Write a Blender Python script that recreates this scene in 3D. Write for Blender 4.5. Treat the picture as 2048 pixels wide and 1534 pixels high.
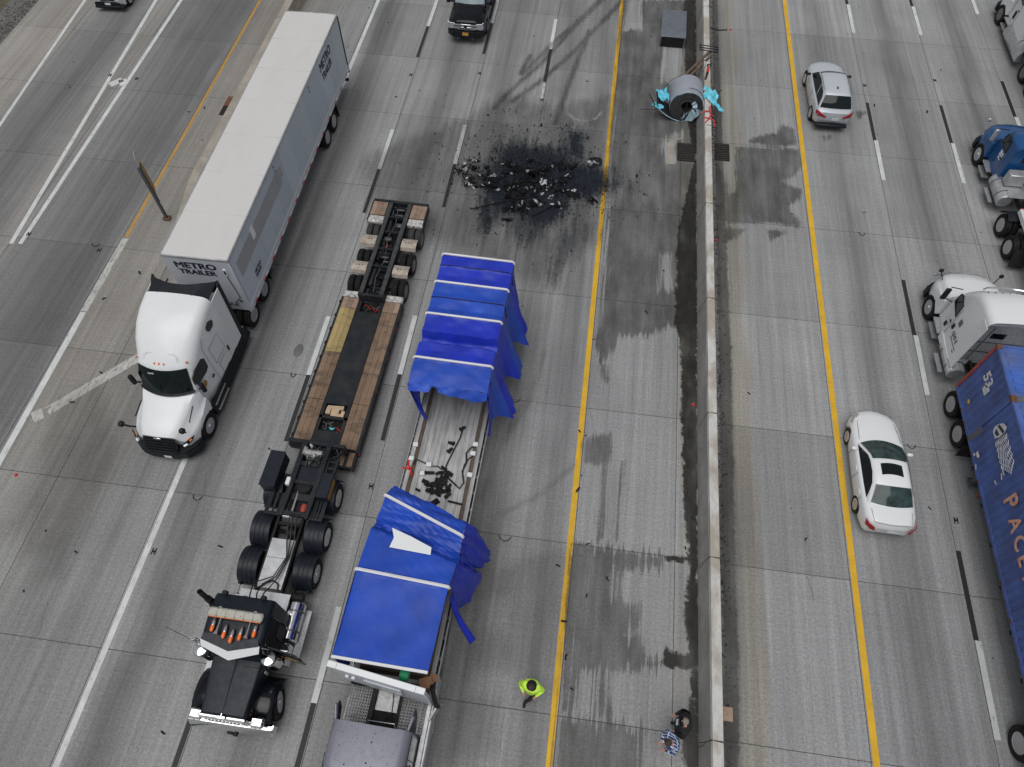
import bpy, bmesh, math, random
from mathutils import Vector, Matrix
SC = bpy.context.scene
for o in list(bpy.data.objects): bpy.data.objects.remove(o)
R = math.radians
RND = random.Random(7)
COL = SC.collection

# ------------------------------------------------------------- camera
cam_d = bpy.data.cameras.new('camera'); cam = bpy.data.objects.new('camera', cam_d); COL.objects.link(cam)
cam.location = (0, 0, 23.8); cam.rotation_euler = (R(32.06), 0, R(7.75))
cam_d.sensor_width = 36; cam_d.sensor_fit = 'HORIZONTAL'; cam_d.lens = 24.96
cam_d.clip_start = 0.1; cam_d.clip_end = 6000
SC.camera = cam
# ------------------------------------------------------------- world (overcast daylight)
SUN_EL, SUN_AZ = 72.0, 200.0
W = bpy.data.worlds.new('World'); SC.world = W; W.use_nodes = True
nt = W.node_tree; nt.nodes.clear()
sky = nt.nodes.new('ShaderNodeTexSky'); sky.sky_type = 'NISHITA'; sky.sun_disc = False
sky.sun_elevation = R(SUN_EL); sky.sun_rotation = R(SUN_AZ); sky.air_density = 1.0; sky.dust_density = 2.0
hs = nt.nodes.new('ShaderNodeHueSaturation'); hs.inputs['Saturation'].default_value = 0.14
bg = nt.nodes.new('ShaderNodeBackground'); bg.inputs['Strength'].default_value = 0.066
wo = nt.nodes.new('ShaderNodeOutputWorld')
nt.links.new(sky.outputs[0], hs.inputs['Color']); nt.links.new(hs.outputs[0], bg.inputs['Color']); nt.links.new(bg.outputs[0], wo.inputs[0])
sd = bpy.data.lights.new('sun', 'SUN'); sd.energy = 1.5; sd.angle = R(55); sd.color = (1, 0.985, 0.96)
so = bpy.data.objects.new('sun', sd); COL.objects.link(so)
so.rotation_euler = (R(90 - SUN_EL), 0, R(180 - SUN_AZ))
so.location = (0, 0, 40)
SC.view_settings.view_transform = 'Standard'; SC.view_settings.look = 'None'
SC.view_settings.exposure = 0.24; SC.view_settings.gamma = 1.0; SC.view_settings.use_curve_mapping = False

# ------------------------------------------------------------- geometry collector
def lerp(a, b, t): return a + (b - a) * t
def vlerp(a, b, t): return tuple(a[i] + (b[i] - a[i]) * t for i in range(3))
class G:
    def __init__(s): s.v = []; s.f = []; s.m = []; s.mi = 0
    def add(s, vs, fs):
        b = len(s.v); s.v += [tuple(p) for p in vs]; s.f += [tuple(i + b for i in f) for f in fs]; s.m += [s.mi] * len(fs); return s
    def mat(s, i): s.mi = i; return s
    def box(s, x0, x1, y0, y1, z0, z1, b=0.0):
        if x0 > x1: x0, x1 = x1, x0
        if y0 > y1: y0, y1 = y1, y0
        if z0 > z1: z0, z1 = z1, z0
        if b <= 0:
            return s.add([(x0,y0,z0),(x1,y0,z0),(x1,y1,z0),(x0,y1,z0),(x0,y0,z1),(x1,y0,z1),(x1,y1,z1),(x0,y1,z1)],
                         [(3,2,1,0),(4,5,6,7),(0,1,5,4),(1,2,6,5),(2,3,7,6),(3,0,4,7)])
        b = min(b, (x1-x0)*.45, (y1-y0)*.45, (z1-z0)*.45)
        bm = bmesh.new(); bmesh.ops.create_cube(bm, size=1)
        for v in bm.verts: v.co = (lerp(x0,x1,v.co.x+.5), lerp(y0,y1,v.co.y+.5), lerp(z0,z1,v.co.z+.5))
        bmesh.ops.bevel(bm, geom=bm.edges[:], offset=b, segments=1, affect='EDGES')
        bm.verts.ensure_lookup_table(); bm.verts.index_update()
        s.add([v.co[:] for v in bm.verts], [[v.index for v in f.verts] for f in bm.faces]); bm.free(); return s
    def obox(s, c, size, rot, b=0.0):
        """box at c, euler rot"""
        g = G().box(-size[0]/2,size[0]/2,-size[1]/2,size[1]/2,-size[2]/2,size[2]/2,b)
        M = Matrix.Translation(c) @ Matrix.Rotation(rot[2],4,'Z') @ Matrix.Rotation(rot[1],4,'Y') @ Matrix.Rotation(rot[0],4,'X')
        return s.add([(M @ Vector(p))[:] for p in g.v], g.f)
    def cyl(s, p, q, r, r2=None, n=14, caps=True):
        r2 = r if r2 is None else r2
        p, q = Vector(p), Vector(q); d = (q - p).normalized()
        a = d.orthogonal().normalized(); b = d.cross(a)
        vs = []
        for c, rr in ((p, r), (q, r2)):
            for i in range(n):
                t = 2*math.pi*i/n; vs.append((c + (a*math.cos(t) + b*math.sin(t))*rr)[:])
        fs = [(i, (i+1) % n, n+(i+1) % n, n+i) for i in range(n)]
        if caps: fs += [tuple(range(n-1,-1,-1)), tuple(range(n, 2*n))]
        return s.add(vs, fs)
    def tube(s, pts, r, n=6, caps=True):
        pts = [Vector(p) for p in pts]; vs = []; fs = []
        k = len(pts); a = None
        for i, p in enumerate(pts):
            d = (pts[min(i+1,k-1)] - pts[max(i-1,0)]).normalized()
            if a is None: a = d.orthogonal().normalized()
            else:
                a = a - d * a.dot(d)
                a = a.normalized() if a.length > 1e-6 else d.orthogonal().normalized()
            b = d.cross(a)
            for j in range(n):
                t = 2*math.pi*j/n; vs.append((p + (a*math.cos(t)+b*math.sin(t))*r)[:])
        for i in range(k-1):
            for j in range(n):
                fs.append((i*n+j, i*n+(j+1) % n, (i+1)*n+(j+1) % n, (i+1)*n+j))
        if caps: fs += [tuple(range(n-1,-1,-1)), tuple(range((k-1)*n, k*n))]
        return s.add(vs, fs)
    def prism(s, poly, ax, a, b):
        n = len(poly); vs = []
        for t in (a, b):
            for (p, q) in poly:
                vs.append({'x': (t,p,q), 'y': (p,t,q), 'z': (p,q,t)}[ax])
        fs = [tuple(range(n-1,-1,-1)), tuple(range(n,2*n))] + [(i,(i+1)%n,n+(i+1)%n,n+i) for i in range(n)]
        return s.add(vs, fs)
    def loft(s, secs, cap=(True, True), closed=False):
        n = len(secs[0]); vs = [p for c in secs for p in c]; fs = []
        for i in range(len(secs)-1):
            for j in range(n if closed else n-1):
                fs.append((i*n+j, i*n+(j+1)%n, (i+1)*n+(j+1)%n, (i+1)*n+j))
        if cap[0]: fs.append(tuple(range(n-1,-1,-1)))
        if cap[1]: fs.append(tuple(range((len(secs)-1)*n, len(secs)*n)))
        return s.add(vs, fs)
    def grid(s, fn, nu, nv):
        vs = [fn(i/nu, j/nv) for j in range(nv+1) for i in range(nu+1)]
        fs = [(j*(nu+1)+i, j*(nu+1)+i+1, (j+1)*(nu+1)+i+1, (j+1)*(nu+1)+i) for j in range(nv) for i in range(nu)]
        return s.add(vs, fs)
    def lathe(s, prof, c=(0,0,0), n=24, ax='y'):
        """prof: list of (radius, offset along axis)"""
        vs = []; fs = []; k = len(prof)
        for (r, o) in prof:
            for i in range(n):
                t = 2*math.pi*i/n; ca, sa = r*math.cos(t), r*math.sin(t)
                if ax == 'y': vs.append((c[0]+ca, c[1]+o, c[2]+sa))
                elif ax == 'x': vs.append((c[0]+o, c[1]+ca, c[2]+sa))
                else: vs.append((c[0]+ca, c[1]+sa, c[2]+o))
        for j in range(k-1):
            for i in range(n): fs.append((j*n+i, j*n+(i+1)%n, (j+1)*n+(i+1)%n, (j+1)*n+i))
        ring = prof[0] == prof[-1]
        if prof[0][0] > 1e-5 and not ring: fs.append(tuple(range(n)))
        if prof[-1][0] > 1e-5 and not ring: fs.append(tuple(range((k-1)*n, k*n)))
        return s.add(vs, fs)
    def arc(s, cx, cz, r, a0, a1, y0, y1, th=0.02, n=10):
        """curved fender shell (degrees; 0 = +x, 90 = up)"""
        vs = []; fs = []
        for i in range(n+1):
            t = R(lerp(a0, a1, i/n))
            for (rr, y) in ((r,y0),(r,y1),(r-th,y1),(r-th,y0)):
                vs.append((cx+rr*math.cos(t), y, cz+rr*math.sin(t)))
        for i in range(n):
            for j in range(4): fs.append((i*4+j, i*4+(j+1)%4, (i+1)*4+(j+1)%4, (i+1)*4+j))
        fs += [(0,1,2,3), (n*4+3,n*4+2,n*4+1,n*4)]
        return s.add(vs, fs)
    def poly(s, pts): return s.add(pts, [tuple(range(len(pts)))])
    def mirror(s):
        b = len(s.v); nv = [(x,-y,z) for x,y,z in s.v]; nf = [tuple(i+b for i in reversed(f)) for f in s.f]
        s.v += nv; s.f += nf; s.m += s.m[:]; return s
    def mesh(s, name, mats, ang=38, smooth=True):
        me = bpy.data.meshes.new(name); me.from_pydata(s.v, [], s.f)
        mats = mats if isinstance(mats, (list, tuple)) else [mats]
        for m in mats: me.materials.append(m)
        me.polygons.foreach_set('material_index', s.m)
        bm = bmesh.new(); bm.from_mesh(me); bmesh.ops.remove_doubles(bm, verts=bm.verts, dist=1e-5)
        bmesh.ops.recalc_face_normals(bm, faces=bm.faces); bm.to_mesh(me); bm.free()
        if smooth:
            me.shade_smooth(); me.set_sharp_from_angle(angle=R(ang))
        me.update(); return me
def link(name, me, parent=None, loc=(0,0,0), rot=(0,0,0), scale=None):
    o = bpy.data.objects.new(name, me); COL.objects.link(o)
    o.location = loc; o.rotation_euler = rot
    if scale: o.scale = scale
    if parent: o.parent = parent
    return o
SPLIT = {'rear_crossmember','well_floor','tank_strap','gooseneck_crossmember','panel_seam','slotted_plate','chassis_beam','main_beam','under_frame','fog_light','headrest','door_handle','under_frame','rail','roof_air_deflector','deck_center','frame_top','inner_floor','hood_edge','air_tank','bolster','cross_members','vent_panel','rear_fin','roof_fairing_tip','mud_guard','quarter_fender','back_rib','decal_line','side_decal','rear_door','slider_frame','step','corner_casting','loose_band','roof_seam','gladhand_box','tread','emblem_mark','plate_slot','hood_hinge','engine_part','deck_plate','door_seam','grate_bar','belly_pan','stack_bracket','cab_side_reflection'}
def islands(g):
    p = list(range(len(g.v)))
    def f(i):
        while p[i] != i: p[i] = p[p[i]]; i = p[i]
        return i
    key = {}
    for i, v in enumerate(g.v):
        k = tuple(round(c,4) for c in v)
        if k in key: p[f(i)] = f(key[k])
        else: key[k] = i
    for q in g.f:
        a = f(q[0])
        for i in q[1:]: p[f(i)] = a
    out = {}
    for q, m in zip(g.f, g.m): out.setdefault(f(q[0]), []).append((q, m))
    res = []
    for fs in out.values():
        h = G(); mp = {}
        for q, m in fs:
            for i in q:
                if i not in mp: mp[i] = len(h.v); h.v.append(g.v[i])
            h.f.append(tuple(mp[i] for i in q)); h.m.append(m)
        res.append(h)
    return res
def part(name, parent, g, mats, ang=38, loc=(0,0,0), rot=(0,0,0), label=None):
    if parent is not None and name in SPLIT:
        hs = islands(g)
        if 1 < len(hs) <= 40:
            for h in hs: o = link(name, h.mesh(name, mats, ang), parent, loc, rot)
            return o
    o = link(name, g.mesh(name, mats, ang), parent, loc, rot)
    if label: o['label'] = label
    return o
def tag(o, label, cat, group=None, kind=None):
    o['label'] = label; o['category'] = cat
    if group: o['group'] = group
    if kind: o['kind'] = kind
    return o
def thing(name, label, cat, loc, rz=0, group=None):
    o = link(name, None, None, loc, (0,0,R(rz))); o.empty_display_size = .3
    return tag(o, label, cat, group)
def struct(name, g, mats, **k):
    o = part(name, None, g, mats, **k); o['kind'] = 'structure'; return o

# ------------------------------------------------------------- materials
def nodes(name):
    m = bpy.data.materials.new(name); m.use_nodes = True; n = m.node_tree
    b = n.nodes['Principled BSDF']; return m, n, b
def N(n, t, **k):
    x = n.nodes.new(t)
    for a, v in k.items(): setattr(x, a, v)
    return x
def math_(n, op, a, b=None, clamp=False):
    x = N(n, 'ShaderNodeMath', operation=op, use_clamp=clamp)
    for i, v in enumerate((a, b)):
        if v is None: continue
        if isinstance(v, (int, float)): x.inputs[i].default_value = v
        else: n.links.new(v, x.inputs[i])
    return x.outputs[0]
def mixc(n, fac, a, b, bt='MIX'):
    x = N(n, 'ShaderNodeMix', data_type='RGBA', blend_type=bt)
    for k, v in ((0, fac), (6, a), (7, b)):
        if isinstance(v, (int, float)): x.inputs[k].default_value = v
        elif isinstance(v, tuple): x.inputs[k].default_value = (*v[:3], 1)
        else: n.links.new(v, x.inputs[k])
    return x.outputs[2]
def noise(n, vec, scale, detail=4, rough=.55):
    x = N(n, 'ShaderNodeTexNoise'); x.inputs['Scale'].default_value = scale; x.inputs['Detail'].default_value = detail; x.inputs['Roughness'].default_value = rough
    if vec is not None: n.links.new(vec, x.inputs['Vector'])
    return x.outputs['Fac']
def scaled(n, vec, s):
    x = N(n, 'ShaderNodeVectorMath', operation='MULTIPLY'); n.links.new(vec, x.inputs[0]); x.inputs[1].default_value = s; return x.outputs[0]
def mrange(n, v, a, b, c, d, smooth=False):
    x = N(n, 'ShaderNodeMapRange'); x.interpolation_type = 'SMOOTHSTEP' if smooth else 'LINEAR'
    n.links.new(v, x.inputs[0])
    for i, q in enumerate((a, b, c, d)): x.inputs[i+1].default_value = q
    return x.outputs[0]
def pmat(name, col, rough=.5, metal=0.0, var=.12, vs=3.0, dirt=0.0, dirtcol=(.10,.09,.08), ds=1.5, bump=0.0, bs=40, coat=0.0, spec=.5, stretch=(1,1,1)):
    """procedural surface: colour with patchy variation, grime, roughness breakup and fine relief"""
    m, n, b = nodes(name)
    tc = N(n, 'ShaderNodeTexCoord').outputs['Object']; v = scaled(n, tc, stretch)
    f = noise(n, v, vs, 5)
    c1 = tuple(max(0, c*(1-var)) for c in col); c2 = tuple(min(1, c*(1+var)) for c in col)
    c = mixc(n, mrange(n, f, .3, .7, 0, 1), c1, c2)
    if dirt > 0:
        d = mrange(n, noise(n, v, ds, 7, .65), .42, .72, 0, dirt)
        c = mixc(n, d, c, dirtcol)
    n.links.new(c, b.inputs['Base Color'])
    n.links.new(mrange(n, noise(n, v, vs*2.3, 4), .3, .7, max(0,rough*.82), min(1,rough*1.2)), b.inputs['Roughness'])
    b.inputs['Metallic'].default_value = metal; b.inputs['Specular IOR Level'].default_value = spec
    if coat: b.inputs['Coat Weight'].default_value = coat; b.inputs['Coat Roughness'].default_value = .06
    if bump > 0:
        bp = N(n, 'ShaderNodeBump'); bp.inputs['Strength'].default_value = bump; bp.inputs['Distance'].default_value = .01
        n.links.new(noise(n, v, bs, 3), bp.inputs['Height']); n.links.new(bp.outputs[0], b.inputs['Normal'])
    return m
M = {}
def mk(key, *a, **k): M[key] = pmat(key, *a, **k)
mk('white_paint', (.72,.74,.76), .30, var=.02, vs=.6, dirt=.14, dirtcol=(.52,.51,.49), ds=1.1, stretch=(1,1,.35))
mk('old_white', (.70,.71,.71), .4, var=.04, dirt=.10, dirtcol=(.42,.40,.37), ds=.9)
mk('roof_white', (.60,.595,.59), .5, var=.03, vs=.6, dirt=.38, dirtcol=(.46,.445,.42), ds=.6, stretch=(.5,1.6,1))
mk('trailer_front', (.52,.55,.60), .4, var=.04, vs=1, dirt=.2, dirtcol=(.40,.41,.42), ds=.8)
mk('black_plastic', (.010,.012,.016), .5, var=.2, dirt=.2, dirtcol=(.025,.025,.027), spec=.25)
mk('black_paint', (.005,.006,.009), .14, var=.15, dirt=.15, dirtcol=(.02,.02,.02), spec=.3)
mk('navy_hood', (.011,.015,.023), .38, var=.15, dirt=.25, dirtcol=(.022,.026,.032), spec=.25)
mk('dark_steel', (.014,.017,.022), .5, .0, var=.25, spec=.22, dirt=.4, dirtcol=(.06,.055,.05), ds=2)
mk('black_frame', (.008,.008,.009), .6, var=.3, spec=.25, dirt=.5, dirtcol=(.045,.04,.035), ds=3)
mk('rubber', (.010,.010,.011), .75, var=.3, spec=.2, dirt=.4, dirtcol=(.05,.048,.045), ds=4)
mk('tyre_worn', (.035,.034,.033), .85, var=.25, dirt=.4, dirtcol=(.08,.075,.07), ds=4)
mk('alu', (.52,.53,.55), .36, .6, var=.12, dirt=.35, dirtcol=(.25,.24,.23), ds=2.5)
mk('alu_deck', (.46,.46,.46), .42, .35, var=.2, dirt=.7, dirtcol=(.12,.115,.11), ds=1.1, stretch=(.5,3.0,1))
mk('chrome', (.78,.79,.80), .10, 1.0, var=.03)
mk('steel_rim', (.42,.42,.43), .4, .3, var=.1, dirt=.4, dirtcol=(.18,.17,.16))
mk('rim_dark', (.20,.20,.205), .35, .7, var=.1)
mk('glass', (.005,.010,.011), .05, var=.2, spec=.35)
mk('glass_green', (.030,.052,.052), .06, var=.6, vs=3.5, spec=.4)
mk('glass_blue', (.06,.11,.14), .06, var=.5, vs=6, spec=.6)
mk('orange', (.80,.16,.015), .3, var=.08)
mk('amber_lens', (.75,.20,.03), .2, var=.08)
mk('red_lens', (.30,.012,.02), .15, var=.15)
mk('red', (.55,.02,.02), .45, var=.15)
mk('white_lens', (.75,.77,.8), .12, var=.05)
mk('lens_grey', (.42,.44,.47), .15, .3, var=.25, vs=12)
mk('silver_paint', (.52,.56,.60), .38, .2, var=.02, vs=.6)
mk('silver_side', (.40,.43,.46), .3, .45, var=.04, coat=.6)
mk('pearl_white', (.74,.755,.77), .28, var=.01, vs=.6)
mk('blue_truck', (.012,.075,.22), .25, var=.06, vs=1)
mk('grey_cab', (.185,.19,.235), .34, .15, var=.06, dirt=.25, dirtcol=(.2,.2,.22))
mk('tarp_blue', (.015,.032,.44), .42, var=.2, vs=1.0, dirt=.4, dirtcol=(.03,.075,.36), ds=1.6, bump=.5, bs=6, spec=.3)
mk('tarp_blue_light', (.015,.066,.42), .42, var=.2, vs=1.0, dirt=.4, dirtcol=(.03,.06,.36), ds=1.3, bump=.5, bs=6, spec=.3)
mk('bow_white', (.72,.72,.74), .5, var=.06, dirt=.3, dirtcol=(.4,.4,.42))
mk('cont_blue', (.062,.112,.33), .5, var=.22, vs=1.5, dirt=.5, dirtcol=(.05,.045,.09), ds=1.3)
mk('cont_roof', (.045,.12,.42), .5, var=.2, vs=1.5, dirt=.55, dirtcol=(.16,.15,.17), ds=1.0)
mk('rust', (.13,.055,.028), .8, var=.4, vs=10)
mk('cont_red', (.34,.045,.03), .55, var=.25, dirt=.4)
mk('cont_grey', (.10,.105,.12), .6, var=.25, dirt=.5, dirtcol=(.14,.09,.07))
mk('letter_white', (.62,.62,.63), .55, var=.15, vs=8, dirt=.4, dirtcol=(.3,.3,.36), ds=5)
mk('letter_orange', (.62,.28,.18), .55, var=.3, vs=5, dirt=.6, dirtcol=(.68,.62,.6), ds=3)
mk('navy_letter', (.012,.014,.035), .5, var=.1)
mk('text_white', (.8,.8,.8), .5, var=.05)
mk('text_yellow', (.55,.33,.02), .5, var=.15)
mk('text_grey', (.12,.12,.13), .5, var=.15)
mk('plate', (.72,.74,.75), .45, var=.1, vs=30)
mk('plate_orange', (.62,.30,.06), .45, var=.3, vs=30)
mk('barrier_face', (.30,.305,.295), .85, var=.16, vs=1.3, dirt=.5, dirtcol=(.20,.20,.19), ds=1.1, bump=.4, bs=30, stretch=(1.5,.5,1))
mk('old_concrete', (.34,.31,.265), .88, var=.16, vs=1.5, dirt=.5, dirtcol=(.17,.145,.12), ds=1.3, bump=.4, bs=30)
mk('coil_steel', (.36,.39,.45), .42, .25, var=.1, dirt=.3, dirtcol=(.1,.1,.11), ds=1.5, stretch=(.3,1,1))
mk('coil_edge', (.055,.058,.064), .5, .3, var=.25, dirt=.3)
mk('sheet_steel', (.15,.168,.20), .45, .1, var=.12, dirt=.75, dirtcol=(.055,.06,.07), ds=3)
mk('plastic_blue', (.14,.60,.76), .35, var=.2, vs=4, bump=.5, bs=10)
mk('plastic_pale', (.46,.63,.72), .3, var=.2, vs=6, bump=.5, bs=14)
mk('cardboard', (.36,.25,.19), .85, var=.08)
mk('cardboard_brown', (.33,.17,.09), .85, var=.15)
mk('timber', (.11,.08,.058), .8, var=.25, vs=6, dirt=.4, dirtcol=(.07,.05,.035), ds=3)
mk('timber_pale', (.50,.37,.25), .8, var=.2, vs=6, dirt=.3, dirtcol=(.2,.15,.1))
mk('galv', (.10,.11,.115), .5, .3, var=.15)
mk('sign_amber', (.36,.19,.03), .5, var=.2, dirt=.4)
mk('cast_iron', (.022,.019,.018), .8, var=.35, spec=.2, dirt=.4, dirtcol=(.05,.03,.024), ds=5)
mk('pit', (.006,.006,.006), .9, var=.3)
mk('hivis', (.58,.90,.09), .6, var=.12, vs=8, bump=.4, bs=12)
mk('hivis_tape', (.70,.72,.68), .35, var=.06)
mk('cloth_black', (.010,.010,.012), .85, var=.3, vs=8, bump=.4, bs=20)
mk('cloth_green', (.012,.045,.04), .85, var=.15)
mk('skin', (.45,.24,.19), .55, var=.1, vs=10)
mk('hair_brown', (.045,.028,.022), .7, var=.4, vs=30)
mk('hair_grey', (.24,.2,.18), .7, var=.3, vs=30)
mk('jeans', (.05,.06,.085), .85, var=.2)
mk('shoe_white', (.75,.75,.74), .6, var=.05)
mk('debris_black', (.006,.006,.007), .7, var=.4, vs=8, bump=.6, bs=25, spec=.2)
mk('debris_grey', (.30,.31,.32), .55, .2, var=.4, vs=8, dirt=.5, dirtcol=(.05,.05,.05), ds=5)
mk('debris_white', (.44,.45,.47), .6, var=.15, vs=8, dirt=.4, dirtcol=(.15,.15,.15), ds=6)
mk('light_bar', (.44,.43,.38), .45, var=.1, dirt=.4, dirtcol=(.25,.23,.19), ds=3)
mk('hose', (.012,.012,.013), .5, var=.2)
mk('soil', (.10,.085,.06), .95, var=.35, vs=.6, dirt=.6, dirtcol=(.06,.075,.03), ds=.5)
mk('gravel', (.13,.125,.12), .95, var=.5, vs=14, bump=.9, bs=18)
mk('grass', (.07,.085,.035), .9, var=.4, vs=4)
mk('sealant', (.065,.065,.065), .8, var=.3)
mk('rubber_crumb', (.013,.013,.013), .8, var=.3)
mk('patch_dark', (.135,.133,.135), .8, var=.2)
mk('cast_marker', (.24,.24,.24), .6, .4, var=.5, vs=20)
mk('green_box', (.02,.28,.12), .5, var=.1)
mk('seat', (.03,.028,.03), .7, var=.2)
STAINS = {
 'shoulder': ([[(1.03, 29.04), (1.24, 20.58), (1.22, 18.38), (1.05, 17.06), (1.42, 16.32), (1.88, 17.05), (2.01, 17.65), (3.12, 17.8), (3.93, 18.35), (4.59, 18.63), (5.27, 18.67), (5.27, 43.06), (0.74, 42.45)]], [[(3.75, 22.44), (4.17, 22.5), (4.31, 20.38), (3.8, 20.36)], [(3.37, 38.0), (4.4, 38.38), (4.51, 34.75), (3.36, 34.81)], [(1.1, 42.5), (2.07, 42.63), (2.05, 39.52), (1.19, 39.4)], [(3.68, 29.77), (3.92, 30.65), (4.54, 30.97), (4.55, 30.46), (4.06, 29.82), (4.07, 28.79), (4.25, 28.66), (3.83, 28.5)]]),
 'gutter': ([[(4.33, 18.8), (4.6, 17.3), (4.67, 13.79), (4.73, 11.5), (4.84, 9.78), (5.0, 8.53), (4.89, 7.15), (4.8, 6.48), (4.96, 5.56), (5.06, 4.08), (4.85, 3.48), (4.83, 2.66), (4.86, 2.21), (5.3, 1.93), (5.26, 8.92), (5.25, 29.61), (4.38, 23.69)], [(4.53, 42.96), (5.27, 43.06), (5.25, 29.24), (4.98, 29.57), (4.64, 35.64)], [(4.14, 5.54), (4.3, 5.44), (5.0, 5.38), (5.08, 5.05), (4.14, 4.87)], [(4.14, 8.56), (5.07, 8.58), (5.07, 8.37), (4.21, 8.39)]], []),
 'lower': ([[(0.99, 8.56), (4.1, 8.52), (4.11, 8.24), (3.72, 8.11), (3.12, 7.94), (2.53, 7.86), (2.54, 6.91), (2.94, 6.73), (3.25, 6.78), (3.28, 6.11), (2.93, 5.73), (3.44, 5.69), (3.73, 5.19), (4.1, 5.1), (4.03, 4.91), (3.48, 4.75), (2.83, 4.63), (2.37, 4.6), (2.46, 3.73), (2.61, 3.18), (2.05, 3.21), (2.12, 4.53), (1.53, 4.48), (1.53, 3.14), (1.04, 3.18), (1.06, 4.42)], [(1.0, 3.1), (2.29, 3.09), (3.59, 3.06), (3.56, 1.69), (1.04, 1.35)]], []),
 'stripes': ([[(1.02, 12.44), (1.32, 12.9), (2.01, 13.04), (2.07, 11.99), (1.94, 11.73), (2.0, 10.34), (1.97, 8.93), (1.79, 8.72), (1.76, 11.7), (1.07, 11.71)], [(2.46, 11.94), (2.56, 11.96), (2.46, 10.4), (2.51, 8.91), (2.4, 8.89), (2.42, 10.4)], [(1.4, 16.32), (1.62, 16.15), (1.79, 15.34), (1.57, 15.31), (1.39, 15.88)]], []),
 'right_main': ([[(7.18, 30.1), (10.28, 30.33), (10.35, 29.28), (9.89, 28.25), (9.23, 27.91), (10.16, 27.45), (10.01, 26.72), (9.42, 26.17), (9.99, 25.28), (9.87, 24.91), (8.51, 25.07), (7.63, 24.83), (6.47, 24.67), (6.24, 27.02), (6.24, 28.64), (6.5, 28.14), (6.77, 26.68), (7.08, 26.79)], [(7.79, 30.56), (9.13, 30.37), (10.24, 30.67), (10.15, 31.81), (9.68, 32.29), (9.27, 31.41), (8.23, 31.04)], [(6.46, 24.45), (7.48, 24.49), (6.99, 23.8), (6.51, 23.52)], [(8.41, 24.62), (9.31, 24.52), (8.51, 23.88)], [(13.43, 33.77), (13.99, 33.77), (13.61, 33.19)], [(11.49, 31.52), (12.09, 31.61), (11.7, 31.09)]], []),
 'right_gutter': ([[(6.19, 43.19), (6.49, 43.23), (6.55, 29.79), (6.56, 23.68), (6.6, 20.19), (6.62, 17.57), (6.57, 12.98), (6.52, 9.09), (6.55, 5.77), (6.43, 2.08), (6.02, 2.03), (6.12, 19.05)]], []),
 'soot': ([[(-5.11, 26.85), (-4.75, 28.07), (-4.32, 28.57), (-3.29, 29.24), (-2.63, 28.8), (-1.98, 28.63), (-1.45, 29.34), (-1.04, 30.32), (-0.4, 30.02), (-0.24, 28.05), (0.86, 27.84), (1.36, 27.19), (2.04, 26.52), (1.41, 26.36), (0.82, 25.77), (-0.47, 25.13), (-0.92, 23.92), (-2.64, 22.09), (-3.37, 23.59), (-4.07, 23.27), (-4.38, 22.69), (-4.62, 23.03), (-4.57, 24.24), (-5.01, 25.49), (-5.93, 26.03), (-5.95, 26.55)], [(-0.46, 23.98), (0.13, 23.46), (-0.67, 21.39), (-0.86, 20.01), (-1.11, 21.33)]], []),
 'oil': ([[(-4.66, 27.16), (-4.21, 28.32), (-3.02, 28.86), (-1.74, 28.66), (-0.65, 27.71), (0.6, 27.34), (1.01, 26.52), (0.47, 25.76), (-0.69, 25.43), (-1.05, 24.23), (-1.78, 23.48), (-2.66, 24.01), (-3.62, 24.2), (-4.42, 24.76), (-4.74, 26.08)], [(-1.13, 30.19), (-0.55, 29.96), (-0.34, 28.11), (-0.96, 28.39)], [(-4.77, 24.71), (-4.3, 24.77), (-4.11, 23.49), (-4.39, 22.75), (-4.58, 23.1)]], []),
 'damp_lanes': ([[(-11.02, 26.48), (-9.76, 28.13), (-6.57, 30.32), (-4.81, 32.62), (-1.82, 31.98), (0.84, 33.39), (1.05, 24.84), (0.79, 22.89), (-1.09, 20.26), (-2.38, 20.09), (-4.56, 21.25), (-5.83, 21.99), (-6.16, 21.33), (-7.43, 23.03), (-9.87, 23.35)]], []),
 'damp_under': ([[(-3.99, 11.97), (-2.37, 12.62), (-1.74, 9.64), (-1.68, 7.98), (-1.67, 4.65), (-2.2, 2.25), (-2.61, 1.19), (-2.9, 1.15), (-2.76, 5.29)], [(-2.94, 6.76), (0.87, 8.5), (0.9, 4.7), (-0.32, 4.23), (-2.04, 4.0)], [(-2.87, 3.29), (-0.82, 3.28), (-0.77, 1.89), (-2.46, 1.21)]], [[(-1.64, 8.34), (-1.04, 8.43), (-1.09, 7.53), (-1.57, 7.29)], [(-1.92, 6.22), (-0.95, 6.52), (-0.96, 5.38), (-1.79, 5.42)]]),
 'ramp_damp': ([[(-19.37, 11.64), (-18.23, 12.73), (-16.31, 9.87), (-16.13, 5.48), (-17.39, 5.48), (-18.44, 6.42)], [(-17.32, 6.58), (-16.61, 7.62), (-15.97, 5.16), (-16.81, 4.7)]], []),
}
SKIDS =  [[(-5.21, 31.36), (-4.8, 32.54), (-3.21, 35.66), (-2.05, 38.57), (-0.61, 41.73), (-0.3, 42.31)], [(-4.41, 32.04), (-3.1, 33.97), (-1.43, 37.16), (0.42, 41.34), (0.89, 42.47)], [(-4.19, 34.44), (-2.82, 37.44), (-1.51, 39.99), (-0.44, 42.29)], [(-3.87, 36.31), (-4.25, 34.43)], [(-1.93, 30.56), (-1.51, 34.36), (-0.8, 39.13)]]
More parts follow.
